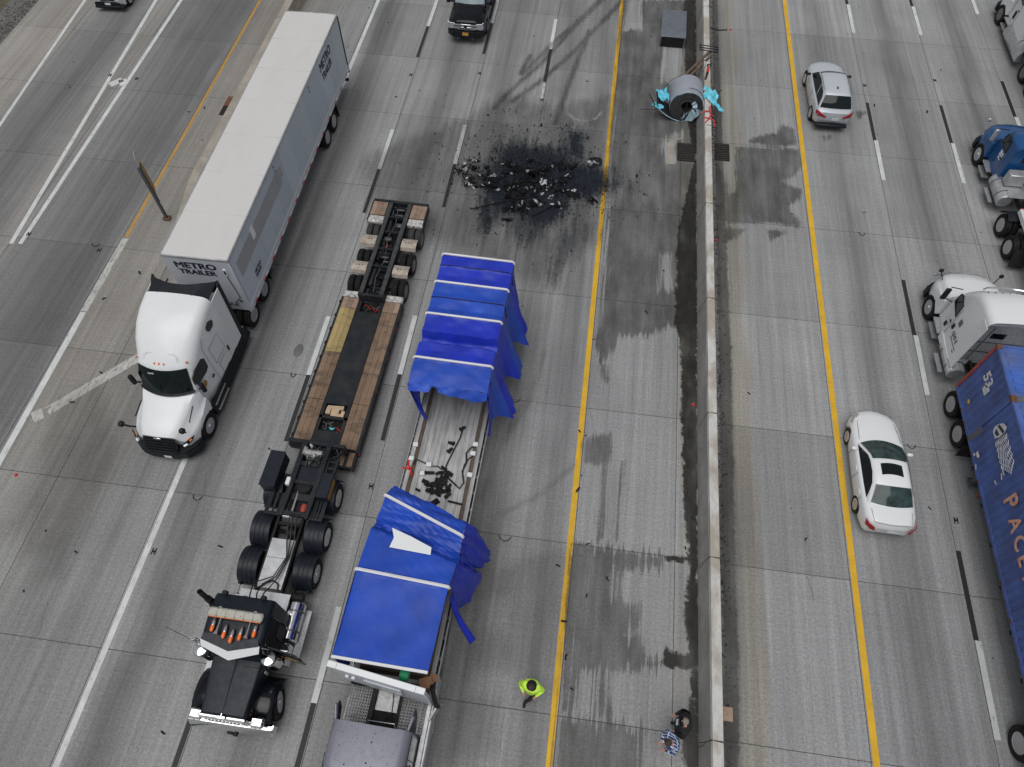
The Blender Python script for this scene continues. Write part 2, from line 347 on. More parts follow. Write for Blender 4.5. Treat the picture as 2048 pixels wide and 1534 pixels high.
SCUFFS =  [[(-4.43, 24.09), (-4.35, 22.5), (-4.36, 21.13)], [(-3.88, 23.2), (-3.65, 21.23)], [(-2.72, 22.72), (-2.77, 21.35)], [(-3.17, 34.14), (-4.4, 30.62), (-4.51, 28.66)], [(-0.89, 16.55), (-1.21, 14.11), (-1.93, 12.25)], [(0.77, 11.57), (-0.37, 10.21), (-1.69, 9.27)], [(-2.48, 9.73), (-2.0, 12.03), (-1.41, 14.09)], [(-1.95, 1.28), (-1.99, 4.15), (-1.97, 6.55)]]
# ============================================================= SETTING
def concrete_mat():
    m, n, b = nodes('pavement_concrete')
    pos = N(n, 'ShaderNodeNewGeometry').outputs['Position']
    sx = N(n, 'ShaderNodeSeparateXYZ'); n.links.new(pos, sx.inputs[0]); X = sx.outputs[0]
    be = (.258,.248,.232); br = (.220,.209,.192); ga = (.204,.198,.188)
    g = lambda v: (v*.975, v*.985, v)
    left = [(-34,be),(-31,(.25,.235,.215)),(-29.6,g(.185)),(-28,g(.130)),(-27,g(.18)),(-26,(.235,.225,.212)),(-24.8,g(.18)),(-23,g(.130)),(-21.3,g(.122)),(-20.7,g(.16)),
            (-20.2,br),(-18.4,br),(-16.5,ga),(-14.4,g(.225)),(-13.6,g(.25)),(-12.6,g(.12)),(-11.5,g(.225)),(-10.1,g(.26)),(-9.0,g(.22)),(-8.2,g(.145)),(-7.1,g(.245)),
            (-6.1,g(.245)),(-5.2,g(.17)),(-4.2,g(.22)),(-2.8,g(.24)),(-1.9,g(.165)),(-.9,g(.235)),(.2,g(.16)),(1.0,g(.25)),(3.4,g(.275)),(4.4,g(.26)),(4.55,be)]
    right = [(5.8,g(.14)),(6.25,g(.15)),(6.75,(.225,.212,.19)),(7.2,(.235,.222,.20)),(7.5,g(.255)),(8.2,g(.245)),(9.2,g(.255)),(10.4,g(.27)),(11.2,g(.265)),(12.2,g(.18)),(13.2,g(.265)),(14.2,g(.275)),
             (15.2,g(.25)),(16.0,g(.165)),(16.9,g(.265)),(18,g(.27)),(18.9,g(.25)),(19.8,g(.155)),(20.8,g(.255)),(21.7,g(.26)),(23.3,g(.2)),(25,g(.25)),(27,g(.2)),(29,g(.25)),(34,be)]
    # warp the tone bands so that the lanes' dark paths wander
    warp = math_(n, 'MULTIPLY', math_(n, 'SUBTRACT', noise(n, scaled(n, pos, (.22,.16,1)), 1.0, 3), .5), 1.6)
    Xw = math_(n, 'ADD', X, warp)
    def ramp(stops, a, c):
        r = N(n, 'ShaderNodeValToRGB'); el = r.color_ramp.elements
        for i, (x, q) in enumerate(stops):
            p = (x-a)/(c-a)
            e = el[i] if i < 2 else el.new(p)
            e.position = p; e.color = (*q, 1)
        # keep order safe for the two default stops
        n.links.new(mrange(n, Xw, a, c, 0, 1), r.inputs[0]); return r.outputs[0]
    def ramp2(stops, a, c):
        r = N(n, 'ShaderNodeValToRGB'); el = r.color_ramp.elements
        el[0].position = 0; el[0].color = (*stops[0][1], 1); el[1].position = 1; el[1].color = (*stops[-1][1], 1)
        for (x, q) in stops[1:-1]:
            e = el.new((x-a)/(c-a)); e.color = (*q, 1)
        n.links.new(mrange(n, Xw, a, c, 0, 1), r.inputs[0]); return r.outputs[0]
    cl = ramp2(left, -34, 4.55); cr = ramp2(right, 5.8, 34)
    hsn = N(n, 'ShaderNodeHueSaturation'); n.links.new(cl, hsn.inputs['Color']); n.links.new(mrange(n, sx.outputs[1], 5, 13, .2, 1.0, True), hsn.inputs['Saturation'])
    c = mixc(n, math_(n, 'GREATER_THAN', X, 5.5), hsn.outputs[0], cr)
    # blotches, longitudinal streaks, tining, aggregate
    k = math_(n, 'ADD', .82, math_(n, 'MULTIPLY', noise(n, pos, .35, 5), .36))
    st = noise(n, scaled(n, pos, (4.2,.075,1)), 1.0, 6, .62)
    k = math_(n, 'MULTIPLY', k, mrange(n, st, .25, .75, .74, 1.24))
    st2 = noise(n, scaled(n, pos, (26,.35,1)), 1.0, 3, .6)
    k = math_(n, 'MULTIPLY', k, mrange(n, st2, .3, .7, .92, 1.08))
    ti = noise(n, scaled(n, pos, (.5,14,1)), 1.0, 2, .6)
    k = math_(n, 'MULTIPLY', k, mrange(n, ti, .3, .7, .95, 1.05))
    gr = noise(n, pos, 13, 5, .8)
    k = math_(n, 'MULTIPLY', k, mrange(n, gr, .25, .75, .58, 1.42))
    sp = noise(n, pos, 17, 2, .5)
    k = math_(n, 'ADD', k, mrange(n, sp, .66, .73, 0, .42))
    k = math_(n, 'SUBTRACT', k, mrange(n, noise(n, pos, 7, 3, .6), .66, .78, 0, .22))
    oi = N(n, 'ShaderNodeObjectInfo').outputs['Random']
    k = math_(n, 'MULTIPLY', k, mrange(n, oi, 0, 1, .93, 1.17))
    rgb = N(n, 'ShaderNodeCombineXYZ')
    for i in range(3): n.links.new(k, rgb.inputs[i])
    c = mixc(n, 1.0, c, rgb.outputs[0], 'MULTIPLY')
    n.links.new(c, b.inputs['Base Color'])
    n.links.new(mrange(n, gr, .3, .7, .70, .92), b.inputs['Roughness']); b.inputs['Specular IOR Level'].default_value = .35
    bp = N(n, 'ShaderNodeBump'); bp.inputs['Strength'].default_value = .35; bp.inputs['Distance'].default_value = .01
    n.links.new(gr, bp.inputs['Height']); n.links.new(bp.outputs[0], b.inputs['Normal'])
    return m
M['pavement'] = concrete_mat()
def blotch_mat(name, a, c, s, st, lo=.44, hi=.56, bump=.4):
    m, n, b = nodes(name); pos = N(n, 'ShaderNodeNewGeometry').outputs['Position']
    f = mrange(n, noise(n, scaled(n, pos, st), s, 6, .6), lo, hi, 0, 1)
    f2 = noise(n, scaled(n, pos, st), s*7, 5, .7)
    col = mixc(n, f, a, c); col = mixc(n, mrange(n, f2, .45, .75, 0, .45), col, tuple(q*.6 for q in c))
    col = mixc(n, mrange(n, noise(n, pos, 30, 3), .55, .8, 0, .5), col, tuple(q*.5 for q in c))
    n.links.new(col, b.inputs['Base Color']); b.inputs['Roughness'].default_value = .85; b.inputs['Specular IOR Level'].default_value = .3
    bp = N(n, 'ShaderNodeBump'); bp.inputs['Strength'].default_value = bump; bp.inputs['Distance'].default_value = .01
    n.links.new(f2, bp.inputs['Height']); n.links.new(bp.outputs[0], b.inputs['Normal']); return m
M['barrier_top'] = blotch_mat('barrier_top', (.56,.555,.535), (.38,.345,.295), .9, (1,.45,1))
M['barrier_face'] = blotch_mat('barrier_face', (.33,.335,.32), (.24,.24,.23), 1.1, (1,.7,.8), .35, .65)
def paint_mat(name, col, wear, cov=.9):
    m, n, b = nodes(name)
    pos = N(n, 'ShaderNodeNewGeometry').outputs['Position']
    f = noise(n, pos, 1.6, 5)
    c = mixc(n, mrange(n, f, .3, .7, 0, 1), tuple(q*.84 for q in col), tuple(min(1,q*1.08) for q in col))
    c = mixc(n, mrange(n, noise(n, pos, 18, 4, .7), .5, .75, 0, .4), c, tuple(q*.6 for q in col))
    n.links.new(c, b.inputs['Base Color']); b.inputs['Roughness'].default_value = .65
    w = noise(n, scaled(n, pos, (9,2.2,1)), 1.0, 6, .7)
    a = mrange(n, w, wear-.06, wear+.06, 0, cov)
    n.links.new(a, b.inputs['Alpha']); return m
M['line_white'] = paint_mat('line_white', (.66,.68,.68), .36)
M['line_worn'] = paint_mat('line_worn', (.60,.60,.58), .42, .75)
M['line_black'] = paint_mat('line_black', (.022,.022,.024), .26, .95)
M['line_yellow'] = paint_mat('line_yellow', (.72,.42,.018), .33, .95)
M['line_yellow_dull'] = paint_mat('line_yellow_dull', (.52,.29,.06), .36, .85)

def stain_mat(name, col, rough, alpha, amp, sx, sy, soft, fine=0.0, spec=.5):
    m, n, b = nodes(name)
    pos = N(n, 'ShaderNodeNewGeometry').outputs['Position']
    at = N(n, 'ShaderNodeAttribute', attribute_name='inside').outputs['Fac']
    w = math_(n, 'SUBTRACT', noise(n, scaled(n, pos, (sx,sy,1)), 1.0, 5, .62), .5)
    d = math_(n, 'ADD', at, math_(n, 'MULTIPLY', w, amp*2))
    if fine: d = math_(n, 'ADD', d, math_(n, 'MULTIPLY', math_(n, 'SUBTRACT', noise(n, pos, 5.5, 6, .72), .5), fine))
    a = mrange(n, d, -soft, soft, 0, 1, True)
    a = math_(n, 'MULTIPLY', a, mrange(n, noise(n, scaled(n, pos, (1.6,.5,1)), 1.0, 4), .3, .7, alpha*.55, min(1,alpha*1.18)))
    n.links.new(a, b.inputs['Alpha'])
    n.links.new(mixc(n, mrange(n, noise(n, pos, 2.5, 5), .3, .7, 0, 1), tuple(q*.75 for q in col), tuple(q*1.25 for q in col)), b.inputs['Base Color'])
    b.inputs['Roughness'].default_value = rough; b.inputs['Specular IOR Level'].default_value = spec
    return m
def pdist(x, y, poly):
    d = 1e9; ins = False; n = len(poly)
    for i in range(n):
        ax, ay = poly[i]; bx, by = poly[(i+1) % n]
        if (ay > y) != (by > y) and x < (bx-ax)*(y-ay)/(by-ay)+ax: ins = not ins
        ex, ey = bx-ax, by-ay; L = ex*ex+ey*ey or 1e-9
        t = max(0, min(1, ((x-ax)*ex+(y-ay)*ey)/L)); q = (x-ax-t*ex)**2+(y-ay-t*ey)**2
        if q < d: d = q
    d = math.sqrt(d); return d if ins else -d
def stain(name, label, polys, holes, mat, z, res=.2, pad=.5, cat='stain'):
    xs = [p[0] for q in polys for p in q]; ys = [p[1] for q in polys for p in q]
    x0, x1, y0, y1 = min(xs)-pad, max(xs)+pad, min(ys)-pad, max(ys)+pad
    nx = max(2, int((x1-x0)/res)); ny = max(2, int((y1-y0)/res))
    vs = []; dv = []
    for j in range(ny+1):
        for i in range(nx+1):
            x, y = lerp(x0,x1,i/nx), lerp(y0,y1,j/ny)
            d = max(pdist(x, y, p) for p in polys)
            for h in holes: d = min(d, -pdist(x, y, h))
            vs.append((x, y, z)); dv.append(max(-3, min(3, d)))
    fs = []
    for j in range(ny):
        for i in range(nx):
            q = (j*(nx+1)+i, j*(nx+1)+i+1, (j+1)*(nx+1)+i+1, (j+1)*(nx+1)+i)
            if max(dv[k] for k in q) > -pad: fs.append(q)
    me = bpy.data.meshes.new(name); me.from_pydata(vs, [], fs); me.materials.append(mat)
    a = me.attributes.new('inside', 'FLOAT', 'POINT'); a.data.foreach_set('value', dv)
    bm = bmesh.new(); bm.from_mesh(me); bmesh.ops.delete(bm, geom=[v for v in bm.verts if not v.link_faces], context='VERTS'); bm.to_mesh(me); bm.free()
    o = link(name, me); o['kind'] = 'stuff'; o['label'] = label; o['category'] = cat; return o

# ground sheet, verge, road bed
struct('ground', G().poly([(-2500,-800,-.25),(2500,-800,-.25),(2500,3000,-.25),(-2500,3000,-.25)]), M['soil'])
vg = G()
def vfn(u, v):
    x = lerp(-60, -33.72, u); y = lerp(-30, 90, v)
    return (x, y, -.06 + (.25*(1-u) if u < .95 else 0) + .03*math.sin(x*3.1+y*1.7))
vg.grid(vfn, 60, 120); struct('verge', vg, M['soil'])
gg = G(); gg.poly([(-35.3,-30,.02),(-33.7,-30,.004),(-33.7,90,.004),(-35.3,90,.02)])
struct('gravel_strip', gg, M['gravel'])
gs = G()
for i in range(1500):
    x = -33.75-abs(RND.gauss(0,.6)); y = RND.uniform(28,46); r = RND.uniform(.012,.04)
    gs.obox((x,y,.02+r*.4), (r*2,r*1.6,r*1.3), (RND.random()*3,RND.random()*3,RND.random()*3))
o = part('loose_gravel', None, gs, M['gravel'], 20); o['kind']='stuff'; o['label']='loose grey gravel along the edge of the ramp pavement'; o['category']='gravel'
gr = G()
for i in range(2600):
    x = RND.uniform(-41,-34.6); y = RND.uniform(30,46); h = RND.uniform(.05,.16); a = RND.random()*6.28; w=.012
    if RND.random() < (x+41)/9: continue
    zb = .02; lx, ly = RND.uniform(-.06,.06), RND.uniform(-.06,.06)
    gr.add([(x-w*math.cos(a),y-w*math.sin(a),zb),(x+w*math.cos(a),y+w*math.sin(a),zb),(x+lx,y+ly,zb+h+.2*max(0,(-34.6-x)/25))],[(0,1,2)])
o = part('verge_grass', None, gr, M['grass'], 20); o['kind']='stuff'; o['label']='sparse dry grass on the verge beyond the gravel'; o['category']='grass'
road = struct('road', G().box(-33.7, 34, -30, 90, -.2, -.012), M['sealant'])
XS = [-33.7,-30.25,-25.5,-20.62,-17.92,-13.75,-9.98,-6.38,-2.75,1.0,4.47,5.5]
XR = [5.5,10.33,14.08,17.88,21.5,25.2,28.9,34]
YS = [-2.4,3.08,8.56,14.05,19.52,24.95,30.35,35.2,40.35,45.7,51.2]
GAP = .010
def slab(x0, x1, y0, y1, name='slab'):
    sk = .0
    g = G().box(x0+GAP, x1-GAP, y0+GAP, y1-GAP, -.15, 0, .008)
    o = part(name, road, g, M['pavement'], 30); o['label'] = 'concrete pavement slab'; return o
for XX in (XS, XR):
    for i in range(len(XX)-1):
        for j in range(len(YS)-1):
            slab(XX[i], XX[i+1], YS[j], YS[j+1])
far = G(); far.box(-33.7,34,-30,-2.4-GAP,-.15,0).box(-33.7,34,51.2+GAP,90,-.15,0)
o = part('far_pavement', road, far, M['pavement'])
# painted lines (sheets 3-4 mm above the slabs)
def pline(name, pts, w, mat, z=.004, label=None):
    g = G()
    for (ax, ay), (bx, by) in zip(pts[:-1], pts[1:]):
        L = math.hypot(bx-ax, by-ay); nx, ny = -(by-ay)/L*w/2, (bx-ax)/L*w/2
        n = max(1, int(L/1.2))
        g.grid(lambda u, v: (lerp(ax,bx,v)+nx*(1-2*u), lerp(ay,by,v)+ny*(1-2*u), z), 1, n)
    o = part(name, road, g, mat)
    if label: o['label'] = label
    return o
pline('edge_line', [(-13.57,-20),(-13.57,60)], .19, M['line_white'], label='solid white edge line')
pline('edge_line', [(.87,-20),(.87,60)], .2, M['line_yellow'], label='yellow edge line left of the median barrier')
pline('edge_line', [(10.48,-20),(10.48,60)], .21, M['line_yellow'], label='yellow edge line right of the median barrier')
pline('edge_line', [(-30.0,25),(-31.6,47)], .17, M['line_white'], label='white edge line of the ramp')
pline('edge_line', [(-25.42,19.1),(-27.3,47)], .2, M['line_white'])
pline('edge_line', [(-25.0,19.15),(-25.36,47)], .2, M['line_white'])
pline('edge_line', [(-20.43,20.2),(-20.62,47)], .15, M['line_yellow_dull'], label='dull yellow line of the ramp')
pline('edge_line', [(-20.43,20.1),(-20.42,15.9)], .3, M['line_worn'])
pline('edge_line', [(-20.42,15.85),(-20.2,-5)], .25, M['line_white'])
pline('gore_stripe', [(-17.0,14.15),(-19.62,11.1)], .42, M['line_worn'], label='worn diagonal gore stripe')
pline('gore_stripe', [(-19.75,11.0),(-20.05,10.75)], .5, M['line_worn'])
pline('paint_patch', [(-25.95,30.6),(-25.5,31.15),(-25.2,30.7)], .42, M['line_white'], .006)
for x, ys in ((-10.1,(2.2,14.08,26.13,38.25)), (-6.5,(2.42,14.6,26.98,39.05)), (-2.85,(37.0,))):
    for y in ys:
        pline('lane_dash', [(x,y),(x,y+2.95)], .19, M['line_white'])
        pline('contrast_dash', [(x,y-3.0),(x,y)], .17, M['line_black'])
pline('lane_dash', [(-2.85,32.6),(-2.85,33.9)], .14, M['line_worn'])
for x, ys in ((14.18,(4.2,16.44,28.65,40.9)), (17.97,(28.95,41.2)), (21.62,(31.5,43.8))):
    for y in ys:
        pline('lane_dash', [(x,y),(x+.02,y+2.9)], .19, M['line_white'])
        pline('contrast_dash', [(x-.04,y+2.9),(x-.04,y+5.9)], .17, M['line_black'])
# stains on the pavement
wet = lambda nm, a, amp=.55, sx=8, sy=.30, soft=.14, fine=.22, col=(.045,.042,.038), ro=.38: stain_mat(nm, col, ro, a, amp, sx, sy, soft, fine, .3)
S_ = STAINS
stain('wet_patch','dark wet patch on the shoulder between yellow line and barrier',*S_['shoulder'],wet('wet_shoulder',.46,.8,6,.22),.008,pad=1.0)
stain('wet_gutter','dark wet gutter strip along the foot of the median barrier',*S_['gutter'],wet('wet_gutter',.86,.22,3,1.8,.05,.35,(.026,.023,.020),.3),.010, res=.12)
stain('wet_patch','jagged wet patch on the shoulder behind the hi-vis worker',*S_['lower'],wet('wet_lower',.40,1.1,9,.22,.10,.4),.012,pad=1.0)
stain('wet_stripe','narrow wet drip stripes on the shoulder beside the yellow line',*S_['stripes'],wet('wet_stripes',.36,.45,9,.25,.10),.0135, res=.1, pad=.8)
stain('wet_patch','wet patch on the far carriageway beside the median drain',*S_['right_main'],wet('wet_right',.46,.34,7,.5,.13,.3),.009, pad=.7)
stain('gutter_dirt','dark dirt along the far foot of the median barrier',*S_['right_gutter'],wet('dirt_right',.5,.08,5,1,.06,.3,(.06,.055,.05),.8),.011, res=.15)
stain('damp_area','broad damp darkening of the lanes around the burnt debris',*S_['damp_lanes'],wet('damp_lanes',.30,.8,4,.35,.5,.6,(.05,.048,.044),.5),.007, pad=.8)
stain('damp_area','damp darkening of the lane beside the blue tarp trailer',*S_['damp_under'],wet('damp_under',.17,.7,6,.25,.35,.5,(.05,.047,.043),.5),.0075, pad=.8)
stain('oil_drip','brown oily streaks on the gore pavement in front of the white truck',*S_['ramp_damp'],wet('ramp_damp',.22,.5,3,.4,.5,.4,(.06,.055,.05),.6),.0085, pad=.8)
stain('soot_mark','wide sooty halo around the burnt debris',*S_['soot'],stain_mat('soot_halo',(.028,.033,.042),.6,.58,1.1,4.5,.5,.65,1.2,.2),.014, res=.15, pad=1.3)
stain('oil_spill','blue-black oily pool under the burnt debris',*S_['oil'],stain_mat('oil_pool',(.013,.018,.027),.5,.82,.9,4.5,.6,.35,1.5,.2),.016, res=.12, pad=1.0)
def strip_poly(pts, w):
    L = []; Rr = []
    for i, (x, y) in enumerate(pts):
        a = pts[max(0,i-1)]; c = pts[min(len(pts)-1,i+1)]; d = math.hypot(c[0]-a[0], c[1]-a[1]) or 1
        nx, ny = -(c[1]-a[1])/d*w/2, (c[0]-a[0])/d*w/2
        L.append((x+nx,y+ny)); Rr.append((x-nx,y-ny))
    return L+Rr[::-1]
stain('skid_mark','long curved skid marks leading up the road from the burnt debris',[strip_poly(p,.26) for p in SKIDS],[],stain_mat('skid',(.035,.035,.035),.7,.44,.14,8,1.0,.14,.35),.018, res=.12, pad=.3)
stain('tyre_mark','short dark tyre marks around the blue tarp trailer',[strip_poly(p,.18) for p in SCUFFS],[],stain_mat('scuff',(.04,.04,.04),.7,.16,.12,8,.8,.12,.35),.020, res=.1, pad=.3)
# soot speckle: countless small dark flakes thrown round the debris, streaked along the lanes
fl = G()
for i in range(2800):
    a = RND.random()*6.283; rr = abs(RND.gauss(0,1))
    x = -2.6+math.cos(a)*rr*2.6; y = 26.7+math.sin(a)*rr*2.3
    if x > 4.4: continue
    r = RND.uniform(.006,.030)*(2.2 if RND.random()<.06 else 1)
    t = RND.random()*3; st = RND.uniform(.8,3.2)
    fl.add([(x+r*math.cos(t+k*1.26)*RND.uniform(.6,1.3), y+r*math.sin(t+k*1.26)*RND.uniform(.6,1.6)*st, .024) for k in range(5)], [(0,1,2,3,4)])
o = part('soot_flakes', None, fl, M['debris_black']); o['kind']='stuff'; o['label']='scatter of black flakes around the burnt debris'; o['category']='flakes'
cr = G()
for i in range(120):   # crumbs and grit over the carriageways
    x = RND.uniform(-31,25); y = RND.uniform(-2,46); r = RND.uniform(.012,.035)
    if 5.1<x<6.1: continue
    if RND.random()<.3: x = RND.choice([6.05+abs(RND.gauss(0,.2)), 5.15-abs(RND.gauss(0,.2)), .87+RND.gauss(0,.5)])
    cr.obox((x,y,.02+r*.2), (r*2.2*RND.uniform(.6,2),r*1.5,r*.7), (0,0,RND.random()*3))
o = part('road_grit', None, cr, M['rubber_crumb']); o['kind']='stuff'; o['label']='fine dark grit and rubber crumbs on the pavement'; o['category']='grit'

def crack(pts, w=.012):
    q = random.Random(int(pts[0][0]*100)); P = []
    for (ax,ay),(bx,by) in zip(pts[:-1],pts[1:]):
        n = max(3,int(math.hypot(bx-ax,by-ay)/.12))
        P += [(lerp(ax,bx,i/n)+q.uniform(-.02,.02),lerp(ay,by,i/n)+q.uniform(-.03,.03)) for i in range(n)]
    P.append(pts[-1]); g = G(); vs=[]
    for i,(x,y) in enumerate(P): ww = w*q.uniform(.4,1.2); vs += [(x-ww/2,y-ww*.3,.0035),(x+ww/2,y+ww*.3,.0035)]
    g.add(vs,[(2*i,2*i+1,2*i+3,2*i+2) for i in range(len(P)-1)])
    part('crack', road, g, M['sealant'])
for c_ in ([(-.62,3.0),(-.65,2.4),(-.6,1.7)],[(1.15,14.0),(1.35,13.0),(1.3,12.1)],[(11.9,19.4),(11.8,20.3)],[(19.9,25.0),(19.8,25.9)],[(-12.3,8.5),(-12.6,9.4)],[(-15.9,3.1),(-16.1,4.2)],[(3.0,24.9),(2.6,25.9),(2.7,26.6)],[(15.9,14.0),(16.1,14.8)],[(-23.2,24.9),(-23.0,25.8)],[(8.9,8.5),(9.1,7.7)]): crack(c_)
# ---- median barrier: one long wall of cast segments
mb = thing('median_barrier', 'long concrete median barrier with pale worn top between the carriageways', 'barrier', (5.58,0,0))
prof = [(-.33,0),(-.33,.07),(-.26,.30),(-.165,.98),(-.15,1.06)]
BJ = [-9,-2.6,2.9,8.35,13.85,19.3,24.8,30.2,35.4,40.6,46,52,60]
for a, c in zip(BJ[:-1], BJ[1:]):
    a += .012; c -= .012
    g = G(); n = 6
    secs = []
    full = prof + [(-x,z) for x,z in prof[::-1]]
    for k in range(n+1):
        y = lerp(a,c,k/n); jx = RND.uniform(-.004,.004)
        secs.append([(x+jx,y,z) for x,z in full])
    g.loft(secs)
    # material: faces grey, top pale
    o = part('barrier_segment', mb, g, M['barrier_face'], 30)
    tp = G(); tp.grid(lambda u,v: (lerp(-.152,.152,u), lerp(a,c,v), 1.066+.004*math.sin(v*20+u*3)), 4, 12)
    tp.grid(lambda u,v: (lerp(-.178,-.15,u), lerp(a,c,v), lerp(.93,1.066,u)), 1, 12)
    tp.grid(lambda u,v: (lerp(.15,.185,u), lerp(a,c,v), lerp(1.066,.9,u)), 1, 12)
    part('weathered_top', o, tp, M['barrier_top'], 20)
# cracks in the wall faces (thin dark sealant beads at segment joints)
for y in BJ[1:-1]:
    g = G().tube([(-.335,y-.12,.05),(-.27,y-.1,.3),(-.225,y-.02,.5),(-.17,y+.02,.98),(-.15,y,1.072),(.15,y-.03,1.072),(.2,y-.06,.8)], .011, 4)
    part('joint_crack', mb, g, M['sealant'])
lv = G(); q = random.Random(5)   # leaf litter and grit swept against the far foot of the barrier
for i in range(900):
    x = 6.0+abs(q.gauss(0,.16)); y = q.uniform(-2,46) if q.random()<.6 else q.gauss(q.choice([9,16,24,31]),1.5); r = q.uniform(.008,.03)
    lv.obox((x,y,.02+r*.3),(r*q.uniform(1,3.5),r,r*.5),(q.uniform(-.5,.5),q.uniform(-.5,.5),q.random()*3.14))
o = part('leaf_litter', None, lv, M['cast_iron']); o['kind']='stuff'; o['label']='dark litter swept against the far foot of the median barrier'; o['category']='litter'
# ---- ramp wall on the left (nose slopes down towards the camera)
rw = thing('ramp_wall', 'low brown-stained concrete wall behind the white box trailer', 'wall', (-18.12,0,0))
WJ = [20.0,24.9,30.4,35.3,40.4,46,52]
def wsec(y):
    h = .18 + min(1,max(0,(y-20.6)/2.6))*.72 if y > 20.6 else .18
    cx = 0; hw = .24; tw = .20
    return [(cx-hw,y,0),(cx-hw,y,.06),(cx-.225,y,min(h,.3)*.98),(cx-tw,y,h),(cx+tw,y,h),(cx+.225,y,min(h,.3)*.98),(cx+hw,y,.06),(cx+hw,y,0)]
for a, c in zip(WJ[:-1], WJ[1:]):
    g = G().loft([wsec(lerp(a+.01,c-.01,k/8)) for k in range(9)])
    part('wall_segment', rw, g, M['old_concrete'], 28)
# ============================================================= VEHICLE HELPERS
_cache = {}
mk('rim_floor_shaded', (.11,.11,.115), .5, .2, var=.2)  # darker grey for the dish floor, recess shade put into the colour
def tyre_mesh(r, w, mat='rubber', n=28):
    k = ('t', r, w, mat)
    if k not in _cache:
        h = w/2; g = G()
        gp = []
        for y in (-.55,-.18,.18,.55):   # tread grooves
            gp += [(r, (y-.05)*w), (r-.014, (y-.045)*w), (r-.014, (y+.045)*w), (r, (y+.05)*w)]
        prof = [(r*.56,-h*.80),(r*.72,-h*1.0),(r*.88,-h*1.02),(r*.965,-h*.86)] + [(a, b) for a, b in gp if abs(b) < h*.84] + [(r*.965,h*.86),(r*.88,h*1.02),(r*.72,h*1.0),(r*.56,h*.80)]
        g.lathe(prof, n=n)
        _cache[k] = g.mesh('wheel', M[mat], 30)
    return _cache[k]
def rim_mesh(r, w, kind):
    k = ('r', r, w, kind)
    if k not in _cache:
        g = G(); h = w/2
        if kind in ('steel', 'alu', 'dark'):    # truck disc wheel, dished, with hub and nuts; +y outside
            g.lathe([(r*.62,h*.82),(r*.59,h*.90),(r*.565,h*.80),(r*.53,-h*.25)], n=24); g.mat(1); g.lathe([(r*.53,-h*.25),(r*.30,-h*.30)], n=24); g.mat(0); g.lathe([(r*.30,-h*.30),(r*.26,h*.05),(r*.19,h*.45),(r*.15,h*.52),(0,h*.54)], n=24)
            for i in range(10):
                t = 6.283*i/10; g.cyl((r*.37*math.cos(t),-h*.28,r*.37*math.sin(t)),(r*.37*math.cos(t),-h*.05,r*.37*math.sin(t)),r*.035,n=6)
            m = {'steel': M['steel_rim'], 'alu': M['chrome'], 'dark': M['rim_dark']}[kind]
            gm = [m, M['rim_floor_shaded']]
            g.mat(1)
            for i in range(10):
                t = 6.283*(i+.5)/10; g.cyl((r*.44*math.cos(t),-h*.29,r*.44*math.sin(t)),(r*.44*math.cos(t),-h*.25,r*.44*math.sin(t)),r*.045,n=8)
            _cache[k] = g.mesh('rim', gm, 30)
        elif kind == 'front':      # steer wheel: protruding hub
            g.lathe([(r*.60,h*.82),(r*.57,h*.88),(r*.53,h*.70),(r*.48,h*.60),(r*.30,h*.72),(r*.22,h*.75),(r*.19,h*1.05),(r*.12,h*1.15),(0,h*1.16)], n=24)
            for i in range(10):
                t = 6.283*i/10; g.cyl((r*.29*math.cos(t),h*.6,r*.29*math.sin(t)),(r*.29*math.cos(t),h*.92,r*.29*math.sin(t)),r*.032,n=6)
            g.mat(1)
            for i in range(10):
                t = 6.283*(i+.5)/10; g.cyl((r*.42*math.cos(t),h*.60,r*.42*math.sin(t)),(r*.42*math.cos(t),h*.68,r*.42*math.sin(t)),r*.06,n=8)
            _cache[k] = g.mesh('rim', [M['alu'], M['black_frame']], 30)
        elif kind == 'cover':      # flat wheel cover
            g.lathe([(r*.60,h*.82),(r*.58,h*.92),(r*.52,h*.9),(r*.50,h*.82),(0,h*.80)], n=24)
            _cache[k] = g.mesh('rim', [M['alu']], 30)
        else:                      # car alloy, spokes
            g.mat(1); g.lathe([(r*.62,h*.80),(r*.58,h*.5),(0,h*.45)], n=24)
            g.mat(0); g.lathe([(r*.66,h*.86),(r*.63,h*.98),(r*.59,h*.86),(r*.60,h*.6)], n=24)
            ns = 5 if kind == 'car5' else 7
            for i in range(ns):
                t = 6.283*i/ns; c, s_ = math.cos(t), math.sin(t); pw = r*.07 if ns == 5 else r*.045
                q = lambda a, o, y: (a*c-o*s_, y, a*s_+o*c)
                g.add([q(0,-pw*1.3,h*.92),q(0,pw*1.3,h*.92),q(r*.61,pw,h*.9),q(r*.61,-pw,h*.9),q(0,-pw*1.3,h*.6),q(0,pw*1.3,h*.6),q(r*.61,pw,h*.6),q(r*.61,-pw,h*.6)],
                      [(0,1,2,3),(0,3,7,4),(1,5,6,2)])
            g.cyl((0,h*.6,0),(0,h*.98,0),r*.13,n=10)
            _cache[k] = g.mesh('rim', [M['alu'], M['black_frame']], 30)
    return _cache[k]
def wheel(parent, x, y, r, w, rim='steel', side=1, tyre='rubber', turn=0, z=None):
    o = link('wheel', tyre_mesh(r, w, tyre), parent, (x, y, r if z is None else z), (0, 0, R(turn)))
    if rim:
        q = link('rim', rim_mesh(r, w, rim), o, (0,0,0), (0,0,0 if side > 0 else math.pi))
    return o
def duals(parent, x, yo, r=.52, w=.27, rim='steel', tyre='rubber', sides=(1,-1)):
    """dual wheels whose outer face is at |y| = yo"""
    for s in sides:
        wheel(parent, x, s*(yo-w/2), r, w, rim, s, tyre)
        wheel(parent, x, s*(yo-w*1.5-.05), r, w, None, s, tyre)
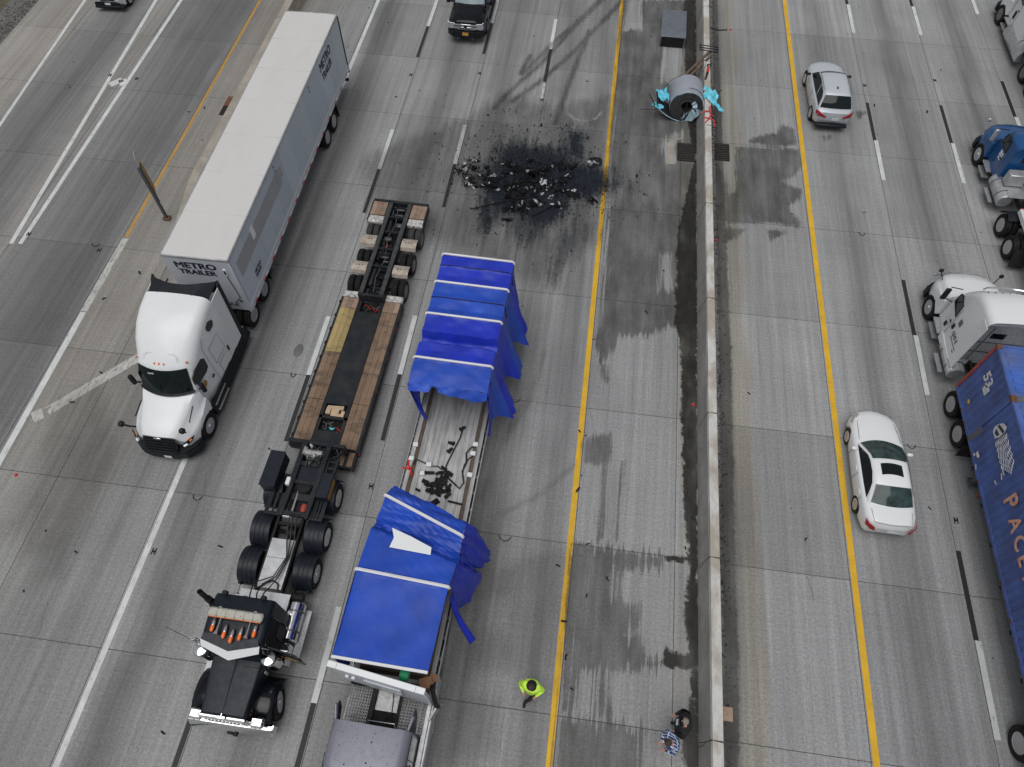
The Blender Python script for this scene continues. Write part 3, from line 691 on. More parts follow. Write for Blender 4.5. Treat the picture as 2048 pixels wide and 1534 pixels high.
def axle(parent, x, hw=1.0, z=.52):
    g = G().cyl((x,-hw,z),(x,hw,z),.075,n=8).lathe([(.0,-.2),(.2,-.16),(.24,0),(.2,.16),(0,.2)], (x,0,z), 12)
    part('axle', parent, g, M['black_frame'])
def text(name, parent, body, size, loc, rot, mat, bold=0.0, sx=1.0, shear=0.0, spacing=1.0, ext=.004):
    cu = bpy.data.curves.new(name, 'FONT'); cu.body = body; cu.size = size; cu.offset = 0; cu.extrude = ext; cu.shear = shear; cu.space_character = spacing
    cu.align_x = 'LEFT'; cu.resolution_u = 3
    t = bpy.data.objects.new('tmp', cu); COL.objects.link(t)
    dg = bpy.context.evaluated_depsgraph_get(); me = bpy.data.meshes.new_from_object(t.evaluated_get(dg))
    bpy.data.objects.remove(t)
    if bold > 0:      # heavier strokes: shifted copies, each a hair deeper
        bm = bmesh.new(); k = 0
        for dx, dy in ((0,0),(-1,0),(1,0),(0,.7),(0,-.7),(-.5,.35),(.5,-.35)):
            m2 = me.copy(); m2.transform(Matrix.Translation((dx*bold, dy*bold, -.0006*k))); bm.from_mesh(m2); bpy.data.meshes.remove(m2); k += 1
        bm.to_mesh(me); bm.free()
    me.name = name; me.materials.clear(); me.materials.append(mat)
    o = link(name, me, parent, loc, rot, (sx,1,1)); return o
LEFT_TXT = (R(90), 0, R(180))    # reads correctly on a vehicle's left side (front at reader's left)
def sec(x, w, z0, zt, r, crown=.03, bow=0.0, n=4):
    """closed-over-the-top cross section, from left sill to right sill"""
    L = [(w, z0), (w*1.0, lerp(z0, zt-r, .5)), (w, zt-r)]
    for i in range(1, n+1):
        t = R(90*i/n); L.append((w-r+r*math.cos(t), zt-r+r*math.sin(t)))
    for k in (.66,.33,0): L.append(((w-r)*k, zt+crown*(1-k*k)))
    full = L + [(-y, z) for y, z in L[-2::-1]]
    return [(x-bow*(y/w)**2, y, z) for y, z in full]
def sec2(x, wf, z0, zf, wh, zt, crown=.03, bow=0.0):
    """hood cross section: fender (wf, zf) and narrower bonnet (wh, zt)"""
    L = [(wf,z0),(wf,lerp(z0,zf,.6)),(wf*.985,zf-.03),(wf*.93,zf+.02),(lerp(wf,wh,.6),lerp(zf,zt,.25)),(wh+.03,lerp(zf,zt,.72)),(wh-.05,zt-.02),(wh*.6,zt+crown*.6),(0,zt+crown)]
    full = L + [(-y, z) for y, z in L[-2::-1]]
    return [(x-bow*(y/wf)**2, y, z) for y, z in full]
def sidepoly(g, pts, yfn, off=.012, s=1):
    """thin panel proud of a side: pts (x,z)"""
    a = [(x, s*(yfn(x,z)+off), z) for x, z in pts]; c = [(x, s*(yfn(x,z)-.02), z) for x, z in pts]; n = len(pts)
    g.add(a+c, [tuple(range(n))] + [(i,(i+1)%n,n+(i+1)%n,n+i) for i in range(n)]); return g
def arch(parent, x, y, r, s, z=None):
    """black wheel-arch lip"""
    z = r if z is None else z
    g = G().arc(x, z, r+.055, 0, 180, s*(y-.10), s*(y+.012), .03, 14)
    part('wheel_arch', parent, g, M['black_plastic'])

# ------------------------------------------------------------- passenger cars
def car(name, label, cat, loc, rz, sp):
    t = thing(name, label, cat, loc, rz)
    pm, sm = sp['paint'], sp.get('side', sp['paint'])
    def csec(x, w, zt, zb, zs, bow=0):
        L = [(w*.93,zs),(w*.985,zs+.10),(w,lerp(zs,zb,.55)),(w*.985,zb-.06),(w*.955,zb),(w*.86,lerp(zb,zt,.7)),(w*.62,zt-.005),(w*.3,zt+.012),(0,zt+.016)]
        full = L + [(-y,z) for y,z in L[-2::-1]]
        return [(x-bow*(y/w)**2, y, z) for y, z in full]
    st = sp['stations']
    g = G(); g.loft([csec(*q) for q in st])
    part('body', t, g, pm, 45)
    # cabin
    P = sp['cabin']        # list of (x, z, bow) along the roof line, first/last on the belt line
    wb, wr, zb, zr = sp['wb'], sp['wr'], sp['zb'], max(p[1] for p in P)
    wz = lambda z: lerp(wb, wr, min(1, max(0, (z-zb)/(zr-zb)))**1.25)
    def cabsec(x, z, bow):
        w = wz(z); h = max(.001, z-zb); r = min(.10, h*.6)
        L = [(wb, zb-.03)] + [(wz(lerp(zb, z-r, k)), lerp(zb, z-r, k)) for k in (.25,.5,.75,1)] + [(w-r*.18, z-r*.45), (w-r*.75, z-r*.06)] + [(w*k, z+.028*(1-k*k)) for k in (.7,.35,0)]
        full = L + [(-y,zz) for y,zz in L[-2::-1]]
        return [(x-bow*(y/wb)**2, y, zz) for y, zz in full]
    g = G(); g.loft([cabsec(*p) for p in P]); part('cabin', t, g, pm, 50)
    def prof(s):        # s along P
        i = min(len(P)-2, int(s)); f = s-i
        return tuple(lerp(P[i][k], P[i+1][k], f) for k in range(3))
    def glass(nm, s0, s1, m, um=.93, nz=10, off=.014, top=.90, label=None):
        def fn(u, v):
            x, z, b = prof(lerp(s0, s1, v)); q = 2*u-1
            w = wz(z)*um if um <= 1 else wz(z)
            y = q*w; zz = z + .028*(1-(y/max(.01,wz(z)))**2)
            x = x - b*(y/wb)**2
            d = 1 if s0 < len(P)/2 else -1
            return (x+d*off, y, zz+off)
        g = G(); g.grid(fn, 12, nz); return part(nm, t, g, m, 60, label=label)
    ws = glass('windshield', sp['ws'][0], sp['ws'][1], sp.get('wsmat', M['glass']))
    if 'seats' in sp: pass
    rg = glass('rear_window', sp['rw'][0], sp['rw'][1], sp.get('rwmat', M['glass']))
    for s in (1,-1):
        for poly in sp['sidewin']:
            g = G()
            a = [(x, s*(wz(z)+.012), z) for x, z in poly]; n = len(a)
            # fan through the centre so the panel follows the tumblehome
            cx = sum(p[0] for p in poly)/n; cz = sum(p[1] for p in poly)/n
            g.add(a+[(cx, s*(wz(cz)+.014), cz)], [(i,(i+1)%n,n) for i in range(n)])
            part('side_window', t, g, M['glass'], 60)
    if 'sunroof' in sp:
        x0, x1, w = sp['sunroof']
        zf = lambda x: prof(max(0,sp['roof_s'](x)))[1]
        g = G(); g.grid(lambda u,v: (lerp(x0,x1,v)-.05*(2*u-1)**2, lerp(-w,w,u), zf(lerp(x0,x1,v))+.028*(1-(lerp(-w,w,u)/wr)**2)+.010), 6, 4)
        part('sunroof', t, g, M['glass'], 60)
    for x in sp['axles']:
        for s in (1,-1):
            r, w = sp['tyre']
            wheel(t, x, s*(sp['track']-w/2), r, w, sp['rim'], s)
            arch(t, x, sp['track']-.03, r*.98, s)
    # mirrors
    for s in (1,-1):
        x, y, z = sp['mirror']
        g = G(); g.loft([[(x+.07*math.cos(a)*k+.02*(1-k), s*(y+d), z+.065*math.sin(a)*k) for a in [6.283*i/8 for i in range(8)]] for d,k in ((0,.5),(.05,1),(.16,1),(.20,.6))], closed=True)
        part('mirror', t, g, sp.get('mirmat', pm), 50)
    return t

# bodies (local: x forward, y left, z up, origin on the ground at mid-wheelbase)
sedan = dict(paint=M['pearl_white'],
    stations=[(2.42,.60,.58,.50,.30,.16),(2.32,.78,.70,.58,.24,.24),(2.05,.87,.80,.68,.22,.18),(1.35,.90,.91,.77,.20,.10),(.75,.905,.97,.84,.20,.08),(.2,.91,.98,.90,.20),(-.8,.91,1.0,.92,.20),(-1.4,.90,1.04,.93,.20,-.05),(-1.95,.87,1.06,.92,.22,-.10),(-2.28,.80,1.03,.86,.26,-.12),(-2.40,.70,.80,.70,.30,-.12)],
    cabin=[(.98,.95,.22),(.62,1.16,.20),(.22,1.36,.14),(-.10,1.43,.06),(-.55,1.455,0),(-.98,1.42,-.03),(-1.36,1.26,-.10),(-1.72,1.06,-.14)],
    wb=.80, wr=.60, zb=.90, ws=(.12,2.75), rw=(5.15,6.85), rwmat=M['glass_green'], wsmat=M['glass_green'],
    sidewin=[[(.72,.94),(.14,1.31),(-.10,1.37),(-.55,1.39),(-.95,1.33),(-1.22,1.16),(-1.42,.95)]],
    sunroof=(-.62,-.18,.36), roof_s=lambda x: 3+(-.10-x)/.45 if x>-.55 else 4+(-.55-x)/.43,
    axles=(1.36,-1.36), tyre=(.33,.21), track=.905, rim='car', mirror=(.52,.86,.98))
c = car('sedan', 'white four-door sedan with dark sunroof driving beside the yellow line', 'car', (11.58,12.58,0), 89.5, sedan)
g = G()
for s in (1,-1):
    g.add([(-2.20,s*.83,.82),(-2.36,s*.66,.80),(-2.39,s*.56,.80),(-2.40,s*.55,.68),(-2.36,s*.72,.68),(-2.22,s*.84,.70)],[(0,1,2,3,4,5)])
def lampquad(t, pts, m, nm, both=True):
    for s in ((1,-1) if both else (1,)):
        p = [(x,s*y,z) for x,y,z in pts]; cxx = Vector((0,0,0))
        for q in p: cxx += Vector(q)/len(p)
        n = len(p); out = Vector((cxx.x, cxx.y, 0)).normalized()*.012
        g = G().add([tuple(Vector(q)+out+Vector((0,0,.006))) for q in p]+[tuple(Vector(q)-out*2) for q in p], [tuple(range(n))]+[(i,(i+1)%n,n+(i+1)%n,n+i) for i in range(n)])
        part(nm, t, g, m, 50)
lampquad(c, [(-2.12,.84,.93),(-2.30,.76,.93),(-2.42,.58,.90),(-2.46,.54,.78),(-2.40,.66,.72),(-2.24,.83,.76)], M['red_lens'], 'tail_light')
lampquad(c, [(2.16,.52,.72),(1.95,.74,.79),(1.72,.84,.79),(1.80,.86,.72),(2.08,.74,.66)], M['lens_grey'], 'headlight')
g = G().obox((-2.475,0,.80),(.012,.32,.15),(0,R(-10),0)); part('license_plate', c, g, M['plate'])
g = G().obox((-2.465,0,.90),(.02,.62,.03),(0,0,0)); part('trunk_trim', c, g, M['alu'])
g = G()   # door and panel seams
for s in (1,-1):
    for x in (.66,-.35,-1.28): g.tube([(x,s*.916,.35),(x-.02,s*.918,.6),(x-.03,s*.902,.86)],.006,4)
    g.tube([(2.2,s*.62,.715),(1.4,s*.70,.885),(.95,s*.74,.965)],.006,4)
g.tube([(-1.78,.68,1.07),(-2.28,.62,1.045),(-2.33,0,1.05),(-2.28,-.62,1.045),(-1.78,-.68,1.07)],.006,4)
part('panel_seam', c, g, M['black_plastic'])
g = G()
for s in (1,-1):
    for x in (-.15,-1.08): g.box(x-.1,x+.1,s*.90,s*.93,.80,.835,.01)
part('door_handle', c, g, M['pearl_white'])
g = G()
for y in (.36,0,-.36): g.box(-1.42,-1.30,y-.13,y+.13,1.12,1.20,.02)
part('headrest', c, g, M['lens_grey'])

suv = dict(paint=M['silver_paint'],
    stations=[(2.24,.58,.80,.66,.36,.12),(2.12,.80,.92,.80,.28,.22),(1.8,.90,1.00,.88,.26,.14),(1.2,.92,1.06,.94,.26,.10),(.8,.925,1.10,.98,.26,.06),(.2,.93,1.10,1.02,.26),(-.9,.93,1.12,1.05,.26),(-1.6,.92,1.14,1.06,.28,-.06),(-2.05,.89,1.12,1.03,.34,-.12),(-2.28,.82,1.02,.92,.40,-.14),(-2.33,.76,.62,.58,.42,-.14)],
    cabin=[(1.0,1.06,.20),(.72,1.28,.20),(.42,1.50,.16),(.10,1.62,.06),(-.6,1.665,0),(-1.35,1.64,-.02),(-1.62,1.60,-.05),(-1.95,1.28,-.10),(-2.10,1.06,-.12)],
    wb=.83, wr=.62, zb=1.05, ws=(.15,2.7), rw=(6.1,7.75), sidewin=[[(.84,1.08),(.36,1.50),(-.3,1.57),(-.66,1.56),(-.98,1.08)],[(-1.04,1.10),(-.74,1.56),(-1.35,1.54),(-1.62,1.44),(-1.86,1.12)]],
    axles=(1.42,-1.42), tyre=(.37,.23), track=.935, rim='car5', mirror=(.70,.92,1.12), mirmat=M['black_plastic'])
c = car('compact_suv', 'silver crossover SUV with dark rear glass beside the yellow line', 'car', (11.83,34.25,0), 90.8, suv)
lampquad(c, [(-2.02,.89,1.0),(-2.16,.80,1.02),(-2.32,.52,.90),(-2.36,.40,.86),(-2.36,.42,.80),(-2.24,.80,.84),(-2.06,.90,.88)], M['red_lens'], 'tail_light')
g = G().obox((-2.40,-.05,.78),(.012,.33,.16),(0,R(-8),0)); part('license_plate', c, g, M['plate'])
g = G().box(-2.42,-2.1,-.78,.78,.28,.44,.05); part('lower_bumper', c, g, M['black_plastic'])
g = G(); g.loft([[(-1.05,-.02,1.68),(-1.05,.02,1.68),(-1.05,.02,1.69),(-1.05,-.02,1.69)],[(-1.18,-.03,1.68),(-1.18,.03,1.68),(-1.18,.012,1.77),(-1.18,-.012,1.77)],[(-1.24,-.03,1.68),(-1.24,.03,1.68),(-1.24,.02,1.70),(-1.24,-.02,1.70)]],closed=True); part('antenna_fin', c, g, M['black_plastic'])
g = G()
for s in (1,-1):
    for x in (-.05,-1.0): g.box(x-.1,x+.1,s*.925,s*.955,.92,.955,.01)
part('door_handle', c, g, M['silver_paint'])
g = G()
for s in (1,-1):
    g.tube([(.05,s*.66,1.665),(-.6,s*.67,1.70),(-1.35,s*.665,1.675)],.014,5)
    for x in (.62,-.45,-1.45): g.tube([(x,s*.934,.4),(x-.02,s*.938,.7),(x-.02,s*.92,.98)],.006,4)
part('panel_seam', c, g, M['rim_dark'])

# white car at the top left: only its front end is in view
ws = dict(paint=M['pearl_white'],
    stations=[(2.20,.62,.78,.66,.30,.12),(2.10,.82,.92,.80,.26,.22),(1.8,.90,1.00,.88,.26,.14),(1.2,.92,1.06,.94,.26,.10),(.8,.925,1.10,.98,.26,.06),(.2,.93,1.10,1.02,.26),(-.9,.93,1.12,1.05,.26),(-1.6,.92,1.14,1.06,.28,-.06),(-2.05,.89,1.12,1.03,.34,-.12),(-2.28,.82,1.02,.92,.40,-.14),(-2.33,.76,.62,.58,.42,-.14)],
    cabin=suv['cabin'], wb=.83, wr=.62, zb=1.05, ws=(.15,2.7), rw=(6.1,7.75), sidewin=suv['sidewin'],
    axles=(1.35,-1.35), tyre=(.36,.22), track=.93, rim='car5', mirror=(.70,.92,1.12))
c = car('hatchback_car', 'white car at the top edge in the ramp lane, only its nose showing', 'car', (-28.95,39.35,0), -86, ws)
g = G()
g.box(2.19,2.235,-.58,.58,.40,.62,.03); g.box(2.16,2.21,-.45,.45,.66,.78,.02)
part('grille', c, g, M['black_plastic'])
lampquad(c, [(2.16,.62,.80),(1.92,.86,.86),(1.85,.92,.78),(2.12,.74,.70)], M['lens_grey'], 'headlight')
g = G().box(1.95,2.26,-.86,.86,.22,.40,.06); part('lower_bumper', c, g, M['black_plastic'])
g = G()
for s in (1,-1): g.cyl((2.20,s*.68,.50),(2.235,s*.66,.50),.10,n=14)
part('fog_light', c, g, M['black_plastic'])
g = G().box(2.24,2.255,-.16,.16,.45,.56); part('license_plate', c, g, M['plate'])

# ------------------------------------------------------------- black pickup
t = thing('pickup_truck', 'black crew-cab pickup with chrome grille driving towards the viewer', 'pickup', (-7.62,38.05,0), -90)
g = G(); g.loft([sec2(1.15,.92,.55,1.02,.62,1.22,.02,.10),sec2(1.05,.99,.5,1.08,.70,1.28,.03,.10),sec2(.5,1.01,.5,1.12,.78,1.34,.04,.08),sec2(-.35,1.01,.5,1.18,.84,1.38,.05,.05)])
part('hood', t, g, M['black_paint'], 40)
g = G(); g.loft([sec(-.30,.95,.5,1.36,.1,.02,.12),sec(-.95,.86,.5,1.90,.16,.03,.08),sec(-1.5,.84,.5,1.97,.16,.03),sec(-2.9,.84,.5,1.95,.16,.03),sec(-3.3,.90,.5,1.35,.1,.02)])
part('cab', t, g, M['black_paint'], 40)
g = G(); g.grid(lambda u,v: (lerp(-.33,-.93,v)+.03-.12*(2*u-1)**2, lerp(-1,1,u)*lerp(.84,.72,v), lerp(1.40,1.885,v)+.03), 12, 6)
part('windshield', t, g, M['glass_blue'], 60)
g = G().box(-5.2,-3.3,-1.0,1.0,.6,1.32,.04); part('cargo_bed', t, g, M['black_paint'])
for s in (1,-1):
    g = G(); sidepoly(g, [(-.62,1.42),(-1.0,1.80),(-1.75,1.84),(-1.75,1.40)], lambda x,z: .935-.1*(z-1.3)/.5*1.0); part('side_window', t, g if s==1 else G().add([(x,-y,z) for x,y,z in g.v], g.f), M['glass'])
    g = G().loft([[(-.55,s*(1.02+d),1.40+zz),(-.42,s*(1.02+d),1.40+zz),(-.42,s*(1.02+d),1.46+zz),(-.55,s*(1.02+d),1.46+zz)] for d,zz in ((-.1,0),(.10,.02))], closed=True); g.box(-.60,-.42,s*1.12,s*1.34,1.34,1.66,.05)
    part('mirror', t, g, M['black_plastic'])
    for x in (0,-4.05):
        wheel(t, x, s*(1.04-.15), .43, .30, 'dark', s); arch(t, x, 1.0, .43, s)
    g = G().box(-3.2,-.75,s*.98,s*1.12,.38,.44,.02); part('running_board', t, g, M['black_plastic'])
    g = G()
    g.add([(1.155,s*.60,1.12),(1.10,s*.94,1.12),(1.02,s*.99,1.13),(1.04,s*1.0,.86),(1.12,s*.95,.82),(1.17,s*.62,.86)],[(0,1,2,3,4,5)]); part('headlight', t, g, M['lens_grey'])
    g = G().tube([(1.16,s*.60,1.14),(1.11,s*.92,1.15),(1.03,s*1.0,1.20)],.022,5); part('running_light', t, g, M['white_lens'])
g = G().box(1.12,1.17,-.62,.62,.84,1.16,.02); gr_ = part('grille', t, g, M['black_plastic'])
for z in (1.10,.95):
    part('grille_bar', gr_, G().box(1.165,1.225,-.60,.60,z-.045,z+.045,.012), M['chrome'])
part('grille_surround', gr_, G().tube([(1.19,.62,1.14),(1.19,.66,1.0),(1.19,.56,.86),(1.19,.0,.83),(1.19,-.56,.86),(1.19,-.66,1.0),(1.19,-.62,1.14)],.022,6), M['chrome'])
part('badge', gr_, G().lathe([(.10,0),(.09,.02),(0,.022)],(1.225,0,1.02),14,'x'), M['black_plastic'])
g = G(); g.prism([(1.32,-.72),(1.32,.72),(1.05,1.02),(.9,1.02),(.95,.6),(.95,-.6),(.9,-1.02),(1.05,-1.02)],'z',.46,.76); part('front_bumper', t, g, M['black_plastic'], 20)
part('license_plate', t, G().box(1.325,1.335,-.17,.17,.57,.74), M['plate_orange'])
for s in (1,-1): part('tow_hook', t, G().tube([(1.28,s*.42-.05,.42),(1.38,s*.42-.05,.40),(1.40,s*.42,.40),(1.38,s*.42+.05,.40),(1.28,s*.42+.05,.42)],.014,5), M['galv'])
g = G()
for y in (-.28,.28): g.tube([(-.30+.02,y,1.405),(-.12,y+.1,1.405)],.012,4)
for s in (1,-1): g.tube([(1.0,s*.42,1.29),(.2,s*.52,1.385),(-.25,s*.60,1.40)],.014,5)
part('hood_crease', t, g, M['black_plastic'])
# ============================================================= WHITE SLEEPER TRACTOR (left)
def frame_rails(t, x0, x1, z0=.82, z1=1.06, y=.42, m='black_frame'):
    g = G()
    for s in (1,-1): g.box(x0,x1,s*y-.04,s*y+.04,z0,z1)
    n = max(2, int(abs(x1-x0)/.9))
    for i in range(n+1): x = lerp(x0,x1,i/n); g.box(x-.05,x+.05,-y,y,z0+.04,z1-.04)
    return part('chassis_frame', t, g, M[m])
def fifth_wheel(t, x, z=1.12):
    g = G(); pts = [(x-.45,-.12),(x-.45,-.40),(x-.1,-.46),(x+.40,-.34),(x+.42,.34),(x-.1,.46),(x-.45,.40),(x-.45,.12),(x-.05,.05),(x-.05,-.05)]
    g.prism(pts,'z',z,z+.06); g.box(x-.25,x+.25,-.42,.42,z-.1,z); part('fifth_wheel', t, g, M['black_frame'])
def mud_flap(t, x, y0, y1, z0=.25, z1=1.0, m='rubber'):
    part('mud_flap', t, G().obox((x,(y0+y1)/2,(z0+z1)/2),(.02,abs(y1-y0),z1-z0),(0,R(8),0)), M[m])
t = thing('sleeper_tractor', 'white aerodynamic sleeper truck pulling the white box trailer', 'truck', (-14.1,11.09,0), -89.6)
hs_ = [sec2(1.12,.90,.60,1.0,.60,1.38,.04,.14),sec2(1.08,.95,.58,1.03,.63,1.41,.04,.14),sec2(.85,1.12,.62,1.14,.72,1.54,.05,.16),sec2(.45,1.20,.75,1.22,.80,1.66,.05,.12),sec2(0,1.22,1.05,1.28,.88,1.78,.06,.08),sec2(-.35,1.20,.9,1.36,.98,1.90,.06,.05),sec2(-.62,1.18,.7,1.45,1.05,1.96,.06,.05)]
g = G().loft(hs_); part('hood', t, g, M['white_paint'], 42)
cs = [sec(-.33,1.04,.75,1.96,.10,.03,.30),sec(-.78,1.02,.75,2.92,.30,.06,.26),sec(-.86,1.05,.75,3.0,.36,.07,.24),sec(-1.15,1.10,.75,3.22,.46,.09,.20),sec(-1.6,1.16,.75,3.56,.42,.09,.14),sec(-2.1,1.21,.75,3.80,.40,.09,.08),sec(-2.7,1.235,.75,3.94,.36,.07,.03),sec(-3.32,1.24,.75,3.99,.32,.05)]
g = G().loft(cs); cab = part('cab', t, g, M['white_paint'], 42)
g = G(); g.grid(lambda u,v: (lerp(-.33,-.765,v)+.035-.30*lerp(1,.88,v)*((2*u-1)*.94)**2, (2*u-1)*lerp(.97,.90,v), lerp(1.99,2.90,v)-.015*(2*u-1)**2+.012), 16, 8)
wsd = part('windshield', t, g, M['glass'], 60)
part('windshield_sticker', wsd, G().obox((-.60,.52,2.36),(.006,.16,.30),(0,R(-25.5),R(0))), M['green_box'])
part('windshield_sticker', wsd, G().obox((-.66,-.35,2.78),(.006,.22,.07),(0,R(-25.5),0)), M['lens_grey'])
# cowl / wiper bed
part('cowl', t, G().grid(lambda u,v: (lerp(-.28,-.36,v)+.05-.30*(2*u-1)**2, (2*u-1)*1.02, lerp(1.965,2.02,v)+.015), 14, 2), M['black_plastic'])
# grille with slats, bumper
gm = G(); gm.add([(1.36,-.56,.68),(1.36,.56,.68),(1.24,.66,1.02),(1.10,.56,1.33),(1.13,0,1.39),(1.10,-.56,1.33),(1.24,-.66,1.02)],[(0,1,2,3,4,5,6)])
gr_ = part('grille', t, gm, M['black_plastic'], 20)
for k in range(5):
    z = lerp(.76,1.24,k/4); w = lerp(.56,.58,k/4)
    part('grille_slat', gr_, G().box(lerp(1.32,1.13,k/4),lerp(1.365,1.175,k/4),-w,w,z-.03,z+.03,.01), M['black_paint'])
part('badge', gr_, G().obox((1.16,0,1.36),(.03,.28,.07),(0,R(-20),0),.01), M['chrome'])
g = G(); pl = [(1.40,-.45),(1.40,.45),(1.30,.85),(1.02,1.16),(.66,1.23),(.66,1.05),(.95,.85),(1.10,.5),(1.10,-.5),(.95,-.85),(.66,-1.05),(.66,-1.23),(1.02,-1.16),(1.30,-.85)]
g.prism(pl,'z',.30,.62); g.prism([(x-.03,y*.98) for x,y in pl],'z',.62,.72); part('front_bumper', t, g, M['black_plastic'], 25)
part('license_plate', t, G().box(1.40,1.412,-.02,.26,.36,.50), M['plate'])
for s in (1,-1):
    g = G(); q = [(1.235,s*.66,.86),(1.14,s*.86,.90),(.93,s*1.10,1.06),(.74,s*1.17,1.20),(.95,s*1.02,1.16),(1.16,s*.78,1.08)]
    g.add([(x+.02,y+s*.02,z+.012) for x,y,z in q],[(0,1,2,3,4,5)]); hl = part('headlight', t, g, M['black_plastic'], 20)
    part('lamp', hl, G().obox((1.11,s*.90,1.0),(.10,.16,.09),(0,R(30),s*R(45)),.02), M['white_lens'])
    part('lamp', hl, G().obox((.93,s*1.05,1.115),(.12,.12,.05),(0,R(20),s*R(50)),.02), M['amber_lens'])
    # hood mirrors
    g = G().tube([(.80,s*.93,1.38),(.92,s*1.02,1.62),(1.00,s*1.09,1.86)],.035,6); g.lathe([(0,-.11),(.09,-.08),(.12,0),(.09,.08),(0,.11)],(1.02,s*1.11,1.94),12,'x')
    part('hood_mirror', t, g, M['black_plastic'])
    # door mirrors
    g = G().tube([(-.72,s*1.10,1.95),(-.66,s*1.26,2.05)],.035,6); g.box(-.76,-.58,s*1.24,s*1.40,1.90,2.42,.05)
    part('door_mirror', t, g, M['black_plastic'])
    yf = lambda x,z: 1.02+.20*min(1,max(0,(-x-.78)/1.4))-.02
    g = G(); sidepoly(g, [(-.80,2.50),(-1.12,2.66),(-1.50,2.72),(-1.66,2.55),(-1.62,2.08),(-1.45,1.98),(-.76,1.98),(-.72,2.1)], yf, .022, s); part('side_window', t, g, M['glass'])
    g = G(); yr = lambda x,z: 1.235
    sidepoly(g, [(-2.42,3.36),(-2.62,3.44),(-2.86,3.30),(-2.90,3.14),(-2.78,3.02),(-2.50,3.06),(-2.40,3.20)], lambda x,z: 1.215, .03, s); part('sleeper_window', t, g, M['glass'])
    g = G()
    for p in ([(-1.72,2.9),(-1.74,1.0)],[(-.66,1.9),(-.72,1.0),(-1.70,.98)],[(-2.0,2.62),(-2.75,2.62),(-2.78,1.75),(-2.0,1.75),(-2.0,2.62)],[(-2.1,1.55),(-2.9,1.55),(-2.9,.95),(-2.1,.95),(-2.1,1.55)]):
        g.tube([(x, s*(lerp(1.06,1.20,min(1,max(0,(-x-.7)/1.1)))+(.02 if x<-1.3 else .025)+(.015 if x<-2.2 else 0)), z) for x,z in p], .007, 4)
    g.tube([(-1.72,s*1.19,2.9),(-1.95,s*1.19,3.25),(-2.35,s*1.12,3.62)],.008,4)
    part('door_seam', t, g, M['text_grey'])
    part('door_handle', t, G().box(-1.62,-1.46,s*1.17,s*1.215,1.55,1.62,.01).box(-2.95,-2.85,s*1.235,s*1.26,1.35,1.62,.01), M['black_plastic'])
    part('door_logo', t, G().lathe([(.17,0),(.16,.008),(0,.009)] if s>0 else [(.17,0),(.16,-.008),(0,-.009)],(-1.05,s*1.11,1.75),6,'y'), M['sign_amber'])
    g = G(); g.loft([[(-3.30,s*1.235,.95),(-3.30,s*1.255,.95),(-3.30,s*1.255,3.72),(-3.30,s*1.235,3.72)],[(-3.85,s*1.235,.95),(-3.85,s*1.26,.95),(-3.98,s*1.26,3.74),(-3.98,s*1.235,3.74)]],closed=True); part('side_extender', t, g, M['white_paint'])
    g = G(); g.loft([[(-3.852,s*1.20,.95),(-3.852,s*1.265,.95),(-3.982,s*1.265,3.80),(-3.982,s*1.20,3.80)],[(-4.10,s*1.20,.95),(-4.10,s*1.265,.95),(-4.18,s*1.265,3.92),(-4.18,s*1.20,3.92)]],closed=True); part('extender_edge', t, g, M['black_plastic'])
    # chassis skirts and steps
    g = G(); g.loft([[(-.62,s*1.0,.30),(-.62,s*1.22,.28),(-.62,s*1.24,.62),(-.62,s*1.18,.95)],[(-1.9,s*1.0,.28),(-1.9,s*1.25,.26),(-1.9,s*1.27,.60),(-1.9,s*1.22,.98)],[(-3.9,s*1.0,.28),(-3.9,s*1.25,.26),(-3.9,s*1.27,.60),(-3.9,s*1.24,1.02)],[(-4.45,s*1.0,.34),(-4.45,s*1.25,.34),(-4.40,s*1.26,.60),(-4.3,s*1.24,.98)]],closed=True)
    part('side_skirt', t, g, M['black_plastic'])
    for z, y in ((.36,1.30),(.70,1.275)):
        st = G().box(-1.75,-.78,s*1.14,s*y,z,z+.035); part('step', t, st, M['alu'])
        for k in range(4): part('step_tread', t, G().box(-1.72,-.81,s*(1.17+k*.03),s*(1.183+k*.03),z+.034,z+.042), M['rim_dark'])
    wheel(t, 0, s*(1.25-.15), .52, .30, 'front', s)
    arch(t, 0, 1.19, .52, s)
    mud_flap(t, -7.35, s*.62, s*1.2)
for x in (-5.24,-6.60): duals(t, x, 1.22, rim='cover'); axle(t, x)
# roof fairing: black, scooped trailing edge
g = G(); g.grid(lambda u,v: (lerp(-3.30,-4.12+.42*(1-abs(2*u-1)**2.4),v), (2*u-1)*lerp(1.10,1.22,v), 4.015-.34*max(0,abs(2*u-1)-.62)/.38*lerp(1,.45,v)+.07*v), 24, 5)
g.grid(lambda u,v: (-4.12+.42*(1-abs(2*u-1)**2.4)-.01, (2*u-1)*1.22, lerp(4.015-.34*max(0,abs(2*u-1)-.62)/.38*.45+.07, 3.45, v)), 24, 2)
part('roof_fairing', t, g, M['black_plastic'], 40)
for y in (-.92,-.17,0,.17,.92):
    g = G().obox((-.90-.24*(y/1.05)**2,y,3.10-.03*abs(y)),(.10,.045,.07),(0,R(-40),0),.012); part('marker_light', t, g, M['orange'])
g = G().tube([(-1.0,-.62,3.18),(-1.12,-.60,3.27),(-1.2,-.45,3.32),(-1.2,.45,3.32),(-1.12,.60,3.27),(-1.0,.62,3.18)],.012,5); part('roof_crease', t, g, M['white_paint'])
for s in (1,-1): g = G().obox((.18,s*.99,1.62),(.62,.012,.06),(0,R(14),s*R(4))); part('hood_vent', t, g, M['black_plastic'])
frame_rails(t, -7.5, .9); fifth_wheel(t, -5.9)
